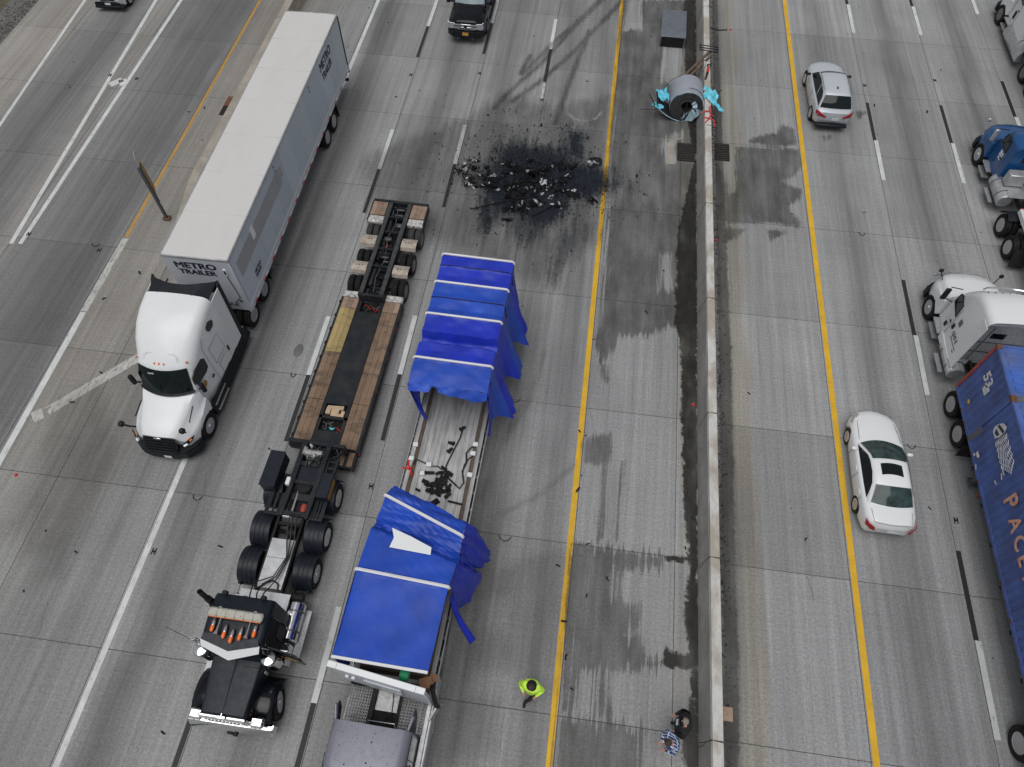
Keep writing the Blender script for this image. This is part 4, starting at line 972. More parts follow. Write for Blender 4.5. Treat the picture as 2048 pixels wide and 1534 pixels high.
g = G().tube([(-3.5,.3,1.9),(-3.9,.35,1.5),(-4.2,.2,1.45),(-4.6,.3,1.7)],.025,6).tube([(-3.5,.1,1.9),(-4.0,.12,1.4),(-4.6,.1,1.7)],.022,6); part('air_hose', t, g, M['hose'])
part('air_hose', t, G().tube([(-3.5,.45,1.9),(-4.0,.5,1.42),(-4.6,.5,1.8)],.02,6), M['red'])
part('deck_plate', t, G().box(-4.5,-3.5,-.6,.6,1.06,1.09), M['alu'])

# ============================================================= WHITE BOX TRAILER
t = thing('box_trailer', 'long white box trailer with dark lettering on its front and side', 'trailer', (-14.03,16.05,0), -89.24)
LT, ZT, HW = 15.95, 4.10, 1.30
part('roof', t, G().grid(lambda u,v: (lerp(-.02,-LT,v), lerp(-1,1,u)*(HW-.02), ZT+.012*math.sin(v*90)*0+.02*(1-(2*u-1)**2)+RND.uniform(-.002,.002)), 6, 60), M['roof_white'], 60)
g = G()
for s in (1,-1): g.box(-LT,0,s*(HW-.05),s*(HW+.008),ZT-.10,ZT+.012,.01)
g.box(-.05,.012,-HW,HW,ZT-.10,ZT+.012,.01); g.box(-LT-.03,-LT+.05,-HW,HW,ZT-.12,ZT+.02,.01); part('top_rail', t, g, M['alu'])
g = G()
for k in range(1,7): g.box(-LT*k/7-.006,-LT*k/7+.006,-HW+.06,HW-.06,ZT+.0,ZT+.024)
part('roof_seam', t, g, M['roof_white'])
part('front_wall', t, G().box(-.06,0,-HW+.01,HW-.01,1.15,ZT-.10,.02), M['trailer_front'])
for s in (1,-1): part('corner_post', t, G().cyl((-.07,s*(HW-.07),1.1),(-.07,s*(HW-.07),ZT-.09),.075,n=12), M['trailer_front'])
NP = 13; pw = (LT-.2)/NP
tones = [(.45,.51,.60),(.41,.46,.54),(.50,.56,.65),(.47,.53,.60),(.43,.49,.57)]
PM = [pmat('trailer_panel_%s'%n, c, .32, var=.04, vs=.5, dirt=.12, dirtcol=(.40,.42,.46), ds=.5) for n,c in zip('abcde',tones)]
for s in (1,-1):
    for i in range(NP):
        x1 = -.14-i*pw; x0 = x1-pw+.012
        m = PM[[2,0,3,0,4,2,0,3,4,0,2,4,3][i]]
        part('side_panel', t, G().box(x0,x1,s*(HW-.035),s*HW,1.45,ZT-.10,.004), m)
    part('side_backing', t, G().box(-LT,-.1,s*(HW-.06),s*(HW-.036),1.2,ZT-.1), M['rim_dark'])
    part('bottom_rail', t, G().box(-LT,-.02,s*(HW-.05),s*(HW+.012),1.10,1.45,.012), M['trailer_front'])
    k = 0; x = -.4
    while x > -LT+.2:
        for j in range(2): part('reflective_tape', t, G().box(x-.29,x,s*(HW+.010),s*(HW+.0165),1.125,1.215), M['red'] if j%2==0 else M['white_lens']); x -= .30
        x -= .55
    part('side_marker', t, G().box(-LT*.5-.09,-LT*.5+.02,s*(HW+.01),s*(HW+.04),1.30,1.37,.01), M['orange'])
# old logo band (grey ghost panels) on the left side
G1 = pmat('ghost_band', (.33,.34,.365), .4, var=.08, vs=2)
for i in range(4):
    x1 = -.40-i*1.32; part('ghost_panel', t, G().box(x1-1.30,x1,HW-.01,HW+.006,2.75,3.55), G1, label='grey ghost of removed lettering')
part('ghost_panel', t, G().box(-5.95,-5.70,HW-.01,HW+.006,2.95,3.45), G1)
part('white_patch', t, G().box(-2.35,-2.05,HW-.01,HW+.010,3.05,3.62), M['white_lens'])
text('lettering', t, 'METRO', .60, (-12.35, HW+.008, 3.36), LEFT_TXT, M['navy_letter'], .022, .90)
text('lettering', t, 'TRAILER', .50, (-12.45, HW+.008, 2.86), LEFT_TXT, M['navy_letter'], .018, .80)
text('lettering', t, 'METRO', .22, (-1.25, HW+.008, 1.95), LEFT_TXT, M['navy_letter'], .006, .9)
text('lettering', t, 'TRAILER', .20, (-1.22, HW+.008, 1.76), LEFT_TXT, M['navy_letter'], .005, .8)
for xx in (-5.35,-10.6): part('side_decal', t, G().box(xx-.05,xx,HW-.01,HW+.012,3.78,3.90).box(xx-.05,xx,HW-.01,HW+.012,3.58,3.68), M['navy_letter'])
FRONT_TXT = (R(90), 0, R(90))
text('lettering', t, 'METRO', .44, (.006,-.92,3.50), FRONT_TXT, M['navy_letter'], .018, 1.12)
text('lettering', t, 'TRAILER', .36, (.006,-.86,3.16), FRONT_TXT, M['navy_letter'], .015, 1.08)
part('document_box', t, G().box(0,.05,.95,1.06,3.28,3.62,.01), M['white_lens']); part('vent_box', t, G().box(.05,.06,.97,1.04,3.36,3.56), M['black_plastic'])
g = G().tube([(.02,.98,3.2),(.03,1.05,2.6),(.03,1.10,2.0),(.03,.7,1.5)],.014,5); part('front_cable', t, g, M['black_plastic'])
part('gladhand_box', t, G().box(0,.08,.5,.62,1.5,1.62,.01).box(0,.08,.75,.87,1.5,1.62,.01).box(0,.06,1.02,1.12,1.75,1.83), M['rim_dark'])
part('floor', t, G().box(-LT,-.05,-HW+.05,HW-.05,1.10,1.30), M['rim_dark'])
g = G()
for i in range(24): x = -.8-i*.63; g.box(x-.03,x+.03,-HW+.06,HW-.06,1.0,1.10)
part('cross_members', t, g, M['black_frame'])
for s in (1,-1): part('landing_leg', t, G().box(-2.9,-2.75,s*.75,s*.9,.25,1.05).box(-2.98,-2.68,s*.68,s*.98,.2,.26), M['galv'])
part('slider_frame', t, G().box(-13.6,-10.5,.45,.55,.75,1.0).box(-13.6,-10.5,-.55,-.45,.75,1.0), M['black_frame'])
for x in (-11.4,-12.63): duals(t, x, 1.27, rim='steel'); axle(t, x)
for s in (1,-1): mud_flap(t, -13.35, s*.68, s*1.28, .2, 1.0)
part('rear_guard', t, G().box(-LT-.02,-LT+.08,-1.2,1.2,.52,.64).box(-LT,-LT+.06,-.9,-.8,.6,1.1).box(-LT,-LT+.06,.8,.9,.6,1.1), M['black_plastic'])
for s in (1,-1): part('rear_post', t, G().box(-LT-.04,-LT+.02,s*(HW-.06),s*(HW+.02),1.05,ZT-.1), M['black_plastic'])
part('rear_door', t, G().box(-LT-.03,-LT,-HW+.05,-.01,1.15,ZT-.12).box(-LT-.03,-LT,.01,HW-.05,1.15,ZT-.12), M['roof_white'])
part('bumper_block', t, G().box(-LT-.16,-LT-.02,1.05,1.30,.95,1.08,.01), M['black_plastic'])
# ============================================================= BLACK HEAVY-HAUL TRACTOR
t = thing('heavy_haul_tractor', 'black long-nose tractor with amber roof lights coupled to the lowboy trailer', 'truck', (-8.58,2.23,0), -90)
def hsec(x, w, z0, zt, r=.07): return sec(x, w, z0, zt, r, .02)
g = G().loft([hsec(.62,.64,.75,1.56),hsec(.60,.655,.7,1.58),hsec(-.05,.70,.75,1.66),hsec(-.86,.76,.8,1.76)]); part('hood', t, g, M['navy_hood'], 35)
part('hood_hinge', t, G().tube([(.62,0,1.585),(-.86,0,1.79)],.016,5).tube([(.60,.05,1.575),(-.86,.06,1.785)],.008,4), M['black_plastic'])
part('hood_edge', t, G().tube([(.62,.60,1.555),(-.86,.71,1.755)],.010,4).tube([(.62,-.60,1.555),(-.86,-.71,1.755)],.010,4).tube([(-.70,-.70,1.74),(-.70,.70,1.755)],.010,4), M['black_frame'])
g = G(); g.box(.62,.76,-.72,.72,.62,1.56,.05); sh = part('radiator_shell', t, g, M['chrome'], 30)
part('grille', sh, G().box(.755,.775,-.58,.58,.72,1.42), M['rim_dark'])
for k in range(11): y = lerp(-.54,.54,k/10); part('grille_bar', sh, G().box(.772,.79,y-.012,y+.012,.72,1.42), M['chrome'])
part('hood_ornament', sh, G().obox((.70,0,1.60),(.10,.26,.05),(0,0,0),.02).obox((.64,0,1.62),(.12,.05,.05),(0,0,0),.015), M['chrome'])
g = G(); g.loft([[(.70-dx,y,.36),(.92-dx,y,.38),(.96-dx,y,.48),(.90-dx,y,.66),(.80-dx,y,.78),(.70-dx,y,.80)] for y,dx in ((-1.30,.06),(-1.24,.01),(-.9,0),(.9,0),(1.24,.01),(1.30,.06))],closed=True); part('front_bumper', t, g, M['chrome'], 25)
part('tow_pin', t, G().cyl((.86,.14,.42),(1.05,.14,.42),.07,n=10).box(.86,1.02,-.12,.05,.34,.46), M['black_frame'])
for s in (1,-1):
    # swept fender
    g = G(); secs = []
    for a in range(0,11):
        q = R(lerp(-8,172,a/10)); rr = .70; x = .02+rr*math.cos(q)*1.02; z = .52+rr*math.sin(q)*.86
        secs.append([(x, s*.66, z+.04),(x, s*1.05, z+.03),(x, s*1.20, z-.01),(x, s*1.25, z-.08),(x*.97, s*1.22, z-.12),(x*.97, s*.66, z-.05)])
    g.loft(secs, closed=True); part('front_fender', t, g, M['black_paint'], 50)
    g = G().obox((.66,s*.92,1.14),(.30,.40,.22),(0,0,0),.06); hl = part('headlight', t, g, M['chrome'])
    for dy in (-.095,.095): part('lamp', hl, G().box(.81,.83,s*.92+dy-.075,s*.92+dy+.075,1.06,1.20,.01), M['white_lens'])
    wheel(t, 0, s*1.08, .52, .30, 'front', s, turn=14)
    # air cleaner
    g = G().lathe([(0,-.42),(.20,-.40),(.21,-.3),(.21,.28),(.235,.29),(.235,.36),(.20,.42),(.08,.47),(0,.48)],(-.95,s*1.02,1.75),20,'z'); part('air_cleaner', t, g, M['chrome'], 35)
    part('side_louvre', t, G().box(-.7,-.62,s*.78,s*.80,1.1,1.4), M['alu'])
text('lettering', t, 'A A x', .11, (.52,.672,1.16), LEFT_TXT, M['text_yellow'], .0, 1.0)
# cab
cs = [sec(-.86,.80,.8,1.80,.06,.02,.0),sec(-.98,.86,.8,2.05,.06,.02,.02),sec(-1.14,.88,.8,2.60,.10,.03,.03),sec(-1.25,.90,.8,2.72,.14,.03,.0),sec(-1.7,.91,.8,2.78,.15,.03),sec(-2.35,.91,.8,2.76,.15,.03),sec(-2.45,.90,.8,2.70,.14,.03)]
g = G().loft(cs); part('cab', t, g, M['navy_hood'], 40)
for s in (1,-1):
    g = G(); g.add([(-.985,s*.04,2.06),(-.96,s*.80,2.04),(-1.12,s*.80,2.52),(-1.14,s*.04,2.56)],[(0,1,2,3)])
    g = G().add([(x+.035,y,z+.01) for x,y,z in g.v], g.f); part('windshield', t, g, M['glass'])
g = G()     # white chevron sun visor
for s in (1,-1):
    g.add([(-.70,0,2.42),(-.96,s*.86,2.56),(-1.14,s*.88,2.74),(-.90,0,2.66),(-.72,0,2.40),(-.98,s*.86,2.54)],[(0,1,2,3),(0,4,5,1)])
part('sun_visor', t, g, M['white_paint'], 20)
part('roof_front', t, G().add([(-1.12,-.86,2.745),(-.90,0,2.69),(-1.12,.86,2.745),(-1.30,.80,2.79),(-1.30,-.80,2.79)],[(0,1,2,3,4)]), M['navy_hood'])
for y, x in ((-.58,-1.48),(-.19,-1.34),(.05,-1.24),(.28,-1.34),(.66,-1.48)):
    g = G().lathe([(0,-.17),(.040,-.15),(.055,-.02),(.055,.10),(.03,.15),(0,.16)],(x,y,2.865),12,'x'); part('cab_light', t, G().add([p for p in g.v],g.f), M['orange'], 40)
    part('light_base', t, G().lathe([(0,-.26),(.035,-.22),(.058,-.10),(.056,-.02)],(x,y,2.866),12,'x'), M['chrome'])
for y in (-.41,.47):
    g = G().lathe([(.018,-.40),(.022,-.1),(.035,.05),(.075,.14),(.085,.16),(.07,.155),(0,.10)],(-1.42,y,2.90),14,'x'); part('air_horn', t, g, M['chrome'], 40)
    part('horn_mount', t, G().box(-1.66,-1.60,y-.02,y+.02,2.76,2.9), M['chrome'])
g = G().box(-1.98,-1.72,-.78,.84,2.96,3.08,.05); lb_ = part('light_bar', t, g, M['light_bar'])
for k in range(1,6): y = lerp(-.78,.84,k/6); part('light_bar_seam', lb_, G().box(-1.985,-1.715,y-.006,y+.006,2.958,3.084), M['rim_dark'])
part('light_bar_lens', lb_, G().box(-1.725,-1.705,-.74,.80,2.965,3.03), M['amber_lens'])
for k in range(9): part('bolt', lb_, G().cyl((-1.85+(.05 if k%2 else -.06),lerp(-.7,.76,k/8),3.07),(-1.85+(.05 if k%2 else -.06),lerp(-.7,.76,k/8),3.09),.014,n=6), M['rim_dark'])
for y in (-.5,.55): part('light_bar_mount', t, G().box(-2.02,-1.9,y-.04,y+.04,2.78,2.98), M['chrome'])
for y in (-.55,.62): part('work_light', t, G().box(-2.5,-2.38,y-.08,y+.08,2.80,2.94,.02).box(-2.46,-2.42,y-.02,y+.02,2.70,2.82), M['black_plastic'])
# exhaust stack (left of picture = right side)
g = G().cyl((-2.22,-1.02,1.3),(-2.22,-1.02,2.85),.10,n=14).cyl((-2.22,-1.02,1.5),(-2.22,-1.02,2.35),.14,n=14); g.tube([(-2.22,-1.02,2.8),(-2.23,-1.04,3.1),(-2.28,-1.10,3.35)],.075,10,False); part('exhaust_stack', t, g, M['cast_iron'], 40)
part('stack_bracket', t, G().box(-2.32,-2.12,-.95,-.86,2.2,2.3), M['black_frame'])
# mirrors and arms
for s in (1,-1):
    g = G().tube([(-1.12,s*.90,2.62),(-1.16,s*1.40,2.10)],.013,5).tube([(-1.12,s*.90,1.75),(-1.05,s*1.2,1.62),(-1.16,s*1.40,1.72)],.013,5).tube([(-1.16,s*1.40,1.65),(-1.16,s*1.40,2.18)],.014,5); mr = part('mirror_arm', t, g, M['chrome'])
    part('mirror', t, G().box(-1.24,-1.18,s*1.28,s*1.52,1.70,2.12,.015), M['chrome'])
    part('side_lamp', t, G().lathe([(0,-.04),(.03,-.03),(.03,.03),(0,.04)],(-1.0,s*1.22,1.98),8,'x'), M['red_lens'])
part('antenna', t, G().tube([(-1.16,-1.42,2.15),(-1.2,-1.6,2.5),(-1.26,-1.85,2.95)],.008,4), M['black_plastic'])
# open left door, interior
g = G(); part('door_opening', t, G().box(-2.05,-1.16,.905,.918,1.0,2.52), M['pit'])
part('door_frame', t, G().tube([(-1.14,.92,1.0),(-1.16,.93,2.2),(-1.28,.92,2.56),(-2.02,.92,2.56),(-2.07,.93,1.6),(-2.05,.93,1.0)],.022,5), M['black_paint'])
part('seat', t, G().box(-2.0,-1.6,.925,.96,1.15,1.8,.03), M['seat'])
dr = part('open_door', t, G().box(-.02,.04,0,.92,-.55,.28,.03).box(-.01,.03,0,.06,.28,.82).box(-.01,.03,.82,.90,.28,.75).box(-.01,.03,0,.90,.75,.82), M['black_paint'], loc=(-1.22,.94,1.62), rot=(0,0,R(-8)), label='open driver door')
part('door_window', dr, G().box(.005,.012,.06,.82,.28,.75), M['glass'])
for k in range(7): part('lettering', dr, G().box(.04,.046,.24+k*.075,.24+k*.075+(.05 if k%3 else .062),-.20+(.02 if k%2 else 0),-.08), M['text_yellow'])
part('door_grab', dr, G().tube([(-.03,.15,-.1),(-.07,.2,-.05),(-.07,.5,.05),(-.03,.55,.05)],.012,5), M['chrome'])
# tanks, steps
for s in (1,-1):
    g = G().lathe([(0,-.62),(.24,-.60),(.29,-.55),(.29,.55),(.24,.60),(0,.62)],(-2.3,s*.98,.82),18,'x'); part('fuel_tank', t, g, M['chrome'], 35)
    part('tank_strap', t, G().arc(-2.0,.82,.30,0,1,0,0) if False else G().lathe([(.294,-.03),(.3,-.03),(.3,.03),(.294,.03)],(-2.0,s*.98,.82),18,'x').lathe([(.294,-.03),(.3,-.03),(.3,.03),(.294,.03)],(-2.6,s*.98,.82),18,'x'), M['rim_dark'])
    st = G()
    for k in range(6): st.box(-2.75,-1.2,s*(1.20+k*.04),s*(1.225+k*.04),.60,.63)
    st.box(-2.75,-1.2,s*1.2,s*1.43,.56,.60); part('step', t, st, M['alu'])
    g = G().box(-1.62,-1.0,s*.75,s*1.18,.5,1.05,.03); part('battery_box', t, g, M['chrome'])
    part('tank_cap', t, G().cyl((-2.5,s*.9,1.1),(-2.5,s*.9,1.16),.06,n=10), M['chrome'])
# decks, frame, axles
frame_rails(t, -7.3, .5, .86, 1.10)
part('deck_plate', t, G().box(-3.04,-2.50,-.85,.78,1.12,1.15).box(-2.52,-2.50,-.85,.78,.9,1.12), M['alu'])
part('deck_plate', t, G().box(-4.78,-3.15,-.38,.42,1.13,1.16), M['alu'])
part('plate_seam', t, G().box(-4.15,-4.13,-.38,.42,1.158,1.166), M['rim_dark'])
for k in range(8): part('bolt', t, G().cyl((lerp(-4.7,-3.25,k//2/3),-.33 if k%2 else .37,1.155),(lerp(-4.7,-3.25,k//2/3),-.33 if k%2 else .37,1.168),.018,n=6), M['rim_dark'])
for x, rim in ((-3.97,'front'),(-5.24,'alu'),(-6.68,'alu')):
    duals(t, x, 1.24, rim=rim); axle(t, x)
    for s in (1,-1):
        g = G(); y0, y1 = s*.60, s*1.25
        g.arc(x, .52, .62, 4, 176, y0, y1, .02, 14)
        fd = part('wheel_fender', t, g, M['navy_hood'], 30)
        for yy in (.78,.93,1.08): part('fender_rib', fd, G().arc(x,.52,.632,6,174,s*yy-.012,s*yy+.012,.014,14), M['black_frame'])
        part('fender_bar', fd, G().box(x+.60,x+.66,s*.5,s*1.27,.50,.55), M['black_plastic'])
        for yy in (.68,1.15): part('fender_bolt', fd, G().box(x+.58,x+.69,s*yy-.012,s*yy+.012,.55,.66), M['black_plastic'])
# hoses to the gooseneck
for k, y in enumerate((-.12,0,.14)):
    part('air_hose', t, G().tube([(-2.55,-.2+.25*k,1.9),(-2.85,-.35+.2*k,1.55),(-3.2,-.45+.3*k,1.35),(-3.5,.10+.08*k,1.30),(-4.2,.30+.04*k,1.22),(-4.8,.25+y,1.25),(-5.3,.20+y,1.45),(-5.6,.18+y,1.40)],.022,6), M['hose'])
part('air_hose', t, G().tube([(-3.25,-.5,1.2),(-3.1,-.3,1.25),(-3.3,-.1,1.2),(-3.4,.1,1.22),(-3.3,.3,1.2),(-3.15,.32,1.2)],.028,6), M['hose'])
part('hose_bracket', t, G().tube([(-2.5,-.15,1.15),(-2.6,-.2,2.1),(-2.52,-.2,2.4)],.015,5).tube([(-2.5,.2,1.15),(-2.6,-.1,2.1)],.015,5), M['chrome'])
part('muffler', t, G().cyl((-3.05,.70,.8),(-3.05,1.10,.8),.17,n=14), M['black_frame'])

# ============================================================= LOWBOY TRAILER
def wood_mat(name, c1, c2, dark):
    m, n, b = nodes(name)
    tc = N(n,'ShaderNodeTexCoord').outputs['Object']
    oi = N(n,'ShaderNodeObjectInfo').outputs['Random']
    w = noise(n, scaled(n, tc, (.9,22,8)), 1.0, 6, .6)
    c = mixc(n, mrange(n, w, .3, .7, 0, 1), c1, c2)
    d = noise(n, scaled(n, tc, (3.2,1.6,1)), 1.0, 6, .7)
    c = mixc(n, mrange(n, d, .48, .70, 0, .85), c, dark)
    k = mrange(n, oi, 0, 1, .8, 1.15); rgb = N(n,'ShaderNodeCombineXYZ')
    for i in range(3): n.links.new(k, rgb.inputs[i])
    n.links.new(mixc(n, 1.0, c, rgb.outputs[0], 'MULTIPLY'), b.inputs['Base Color']); b.inputs['Roughness'].default_value = .8
    return m
M['deck_wood'] = wood_mat('deck_wood', (.155,.100,.064), (.25,.170,.112), (.055,.038,.028))
M['deck_wood_yellow'] = wood_mat('deck_wood_yellow', (.34,.25,.10), (.42,.32,.15), (.15,.10,.045))
M['deck_wood_pink'] = wood_mat('deck_wood_pink', (.26,.175,.13), (.33,.235,.175), (.16,.10,.07))
t = thing('lowboy_trailer', 'empty black lowboy trailer with wooden deck strips and three rear axles', 'trailer', (-8.37,10.7,0), -91.1)
ZD = .62
M['worn_white'] = pmat('worn_white', (.58,.57,.55), .6, var=.15, vs=9, dirt=1.0, dirtcol=(.06,.06,.06), ds=7)
part('deck_center', t, G().box(-6.30,-1.88,-.56,.50,ZD-.22,ZD-.004).box(-.72,-.05,-.56,.50,ZD-.22,ZD-.004).box(-1.36,-1.24,-.56,.50,ZD-.22,ZD-.004).box(-1.88,-.72,-.56,-.46,ZD-.22,ZD-.004).box(-1.88,-.72,.38,.50,ZD-.22,ZD-.004).box(-6.95,-6.30,-.56,-.42,ZD-.22,ZD-.004).box(-6.95,-6.30,.36,.50,ZD-.22,ZD-.004), M['dark_steel'], 20)
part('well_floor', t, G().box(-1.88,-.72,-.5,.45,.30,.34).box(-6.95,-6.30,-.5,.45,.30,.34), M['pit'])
for s, ya, yb in ((-1,-1.24,-.58),(1,.52,1.18)):
    n = 3; w = (yb-ya)/n
    segs = [(-6.95,-6.42,'deck_wood_pink'),(-6.40,-4.2 if s<0 else -3.4,'deck_wood_yellow' if s<0 else 'deck_wood'),(-4.18 if s<0 else -3.38,-2.0,'deck_wood'),(-1.98,-.10,'deck_wood')]
    for i in range(n):
        for a, c, m in segs:
            part('plank', t, G().box(a,c,ya+i*w+.004,ya+(i+1)*w-.004,ZD-.06,ZD+.006+RND.uniform(0,.006),.004), M[m])
    y0 = ya-.10 if s<0 else yb; y1 = ya if s<0 else yb+.10
    part('side_rail', t, G().box(-6.98,0,y0,y1-.002 if s<0 else y1,ZD-.34,ZD-.008), M['dark_steel'])
    for k in range(10):
        x = lerp(-6.7,-.4,k/9); yy = y0 if s<0 else y1
        part('stake_pocket', t, G().lathe([(.035,-.02),(.07,-.02),(.07,.02),(.035,.02),(.035,-.02)],(x,yy,ZD-.03),10,'y'), M['black_frame'])
    for x in (-.02,-2.7,-4.3,-5.7): part('side_marker', t, G().box(x-.05,x+.05,(y0-.02) if s<0 else y1,y0 if s<0 else y1+.02,ZD-.16,ZD-.10), M['red_lens'])
part('under_frame', t, G().box(-6.95,0,-.5,-.38,.22,.40).box(-6.95,0,.34,.46,.22,.40), M['black_frame'])
for a, c in ((-6.98,-6.955),):
    for ya, yb in ((-1.3,-.58),(.52,1.24)): part('worn_plate', t, G().box(-7.28,-6.97,ya,yb,ZD-.1,ZD+.05,.02), M['worn_white'])
# timber blocks and chains lying in the wells
for (x,y,dx,dy,r) in ((-1.75,-.08,.16,.62,4),(-1.60,-.32,.30,.18,0),(-1.58,-.06,.26,.30,3),(-1.50,.24,.30,.14,-2),(-1.44,0,.14,.40,2)):
    part('timber_block', t, G().obox((x,y,ZD-.16+RND.uniform(0,.08)),(dx,dy,.12),(0,0,R(r)),.008), M['timber_pale'])
for k in range(8):
    pts = []; x, y = RND.uniform(-1.15,-.8), RND.uniform(-.38,.28)
    for j in range(9): pts.append((x,y,.37+RND.uniform(0,.08))); x = min(-.78,max(-1.2,x+RND.uniform(-.14,.14))); y = min(.33,max(-.42,y+RND.uniform(-.14,.14)))
    part('chain', t, G().tube(pts,.018,5), M[('cast_iron','galv','red','cast_iron','plastic_blue','cast_iron','galv','timber')[k]])
for k in range(4):
    pts = [(RND.uniform(-6.85,-6.45),lerp(-.35,.3,j/5),.37+RND.uniform(0,.06)) for j in range(6)]
    part('chain', t, G().tube(pts,.018,5), M[('cast_iron','red','galv','cast_iron')[k]])
# front extension on the near side
part('deck_extension', t, G().box(.0,.62,.62,1.24,ZD-.30,ZD-.06), M['dark_steel'])
for a, c in ((.66,.86),(.98,1.18)): part('plank', t, G().box(.02,.58,a,c,ZD-.06,ZD+.004,.004), M['deck_wood'])
part('tail_lamp', t, G().box(.60,.64,1.16,1.22,ZD-.2,ZD-.12), M['red_lens'])
# gooseneck
g = G()
for y in (-.46,.42):
    g.loft([[(-.10,y-.09,.30),(-.10,y+.09,.30),(-.10,y+.09,.70),(-.10,y-.09,.70)],[(.12,y-.09,.30),(.12,y+.09,.30),(.12,y+.09,1.30),(.12,y-.09,1.30)],[(.45,y-.09,.95),(.45,y+.09,.95),(.45,y+.09,1.36),(.45,y-.09,1.36)],[(2.3,y-.08,1.12),(2.3,y+.08,1.12),(2.3,y+.08,1.36),(2.3,y-.08,1.36)],[(2.95,y-.05,1.20),(2.95,y+.05,1.20),(2.95,y+.05,1.34),(2.95,y-.05,1.34)]],closed=True)
part('gooseneck_frame', t, g, M['dark_steel'], 25)
part('gooseneck_crossmember', t, G().box(.05,.20,-1.12,.95,.70,1.28,.02).box(.9,1.05,-.4,.36,1.14,1.32).box(1.62,1.74,-.4,.36,1.14,1.32).box(2.75,2.9,-.4,.36,1.18,1.30), M['dark_steel'])
part('deck_sheet', t, G().box(1.05,1.62,-.38,.34,1.20,1.23).prism([(-.30,1.25),(-.1,1.55),(.1,1.55),(.28,1.25)],'z',1.231,1.24) if False else G().box(1.05,1.62,-.38,.34,1.20,1.23), M['navy_hood'])
part('round_cutout', t, G().lathe([(.24,0),(.25,.012),(0,.013)],(1.80,-.02,1.22),20,'z'), M['pit'])
part('inner_floor', t, G().box(1.74,2.75,-.37,.33,1.02,1.06).box(.20,.9,-.37,.33,.98,1.02), M['pit'])
# engine / winch
part('engine_block', t, G().box(.42,.75,-.28,.22,1.05,1.36,.04).cyl((.40,-.34,1.34),(.66,-.34,1.38),.09,n=12).cyl((.58,-.3,1.38),(.58,.30,1.40),.10,n=12), M['steel_rim'], 30)
for k in range(7): part('engine_part', t, G().obox((RND.uniform(.3,.95),RND.uniform(-.3,.3),RND.uniform(1.3,1.46)),(RND.uniform(.06,.2),RND.uniform(.06,.16),RND.uniform(.05,.12)),(0,0,RND.random()),.012), M[RND.choice(['alu','black_frame','rim_dark','galv'])])
for k in range(7):
    pts=[(RND.uniform(.25,1.2),RND.uniform(-.35,.4),1.36+RND.uniform(0,.12)) for j in range(5)]
    part('hydraulic_hose', t, G().tube(pts,.016,5), M['hose'] if k%2 else M['galv'])
for k in range(6):
    pts=[(RND.uniform(.0,.5),lerp(.45,1.0,j/4)+RND.uniform(-.05,.05),.85+RND.uniform(0,.35)) for j in range(5)]
    part('hydraulic_hose', t, G().tube(pts,.02,5), M['hose'])
part('side_lattice', t, G().box(.62,1.35,.52,.58,1.05,1.25).box(.62,1.35,.82,.88,1.05,1.25).box(.7,.78,.58,.82,1.1,1.2).box(.95,1.03,.58,.82,1.1,1.2).box(1.2,1.28,.58,.82,1.1,1.2), M['dark_steel'])
part('tool_box', t, G().box(.80,2.10,-1.42,-.90,1.02,1.60,.02), M['navy_hood'])
part('tool_box_lid', t, G().box(.785,2.115,-1.435,-.885,1.60,1.625,.008), M['navy_hood'])
bx_ = part('control_box', t, G().box(1.28,2.20,.55,.96,1.02,1.48,.02), M['navy_hood'])
part('yellow_label', bx_, G().box(1.45,2.15,.958,.966,1.12,1.40), M['sign_amber'])
part('gauge_box', t, G().box(1.62,1.90,-.62,-.48,1.30,1.48,.015), M['bow_white'])
for s, y0, y1 in ((-1,-1.12,-.56),(1,.50,.92)):
    g = G().box(2.1,2.9,y0,y0+.06,1.12,1.16).box(2.1,2.9,y1-.06,y1,1.12,1.16).box(2.84,2.92,y0,y1,1.08,1.18)
    for k in range(3): yy = lerp(y0+.1,y1-.1,k/2); g.box(2.1,2.88,yy-.035,yy+.035,1.12,1.15)
    part('slotted_plate', t, g, M['dark_steel'])
part('hydraulic_cylinder', t, G().cyl((1.9,-.2,1.12),(2.7,-.18,1.16),.06,n=10).cyl((2.2,-.19,1.14),(2.72,-.18,1.16),.035,n=8), M['chrome'])
part('perforated_beam', t, G().box(2.05,2.30,-.36,.33,1.12,1.18), M['dark_steel'])
part('red_canister', t, G().lathe([(0,-.16),(.10,-.14),(.12,0),(.10,.14),(0,.16)],(2.55,.18,1.12),12,'x'), M['cont_red'])
part('front_plate', t, G().box(2.92,2.95,-.42,-.12,1.14,1.26), M['bow_white'])
M['beam_worn'] = pmat('beam_worn', (.05,.053,.057), .5, var=.3, vs=4, spec=.4, dirt=.8, dirtcol=(.018,.018,.02), ds=5)
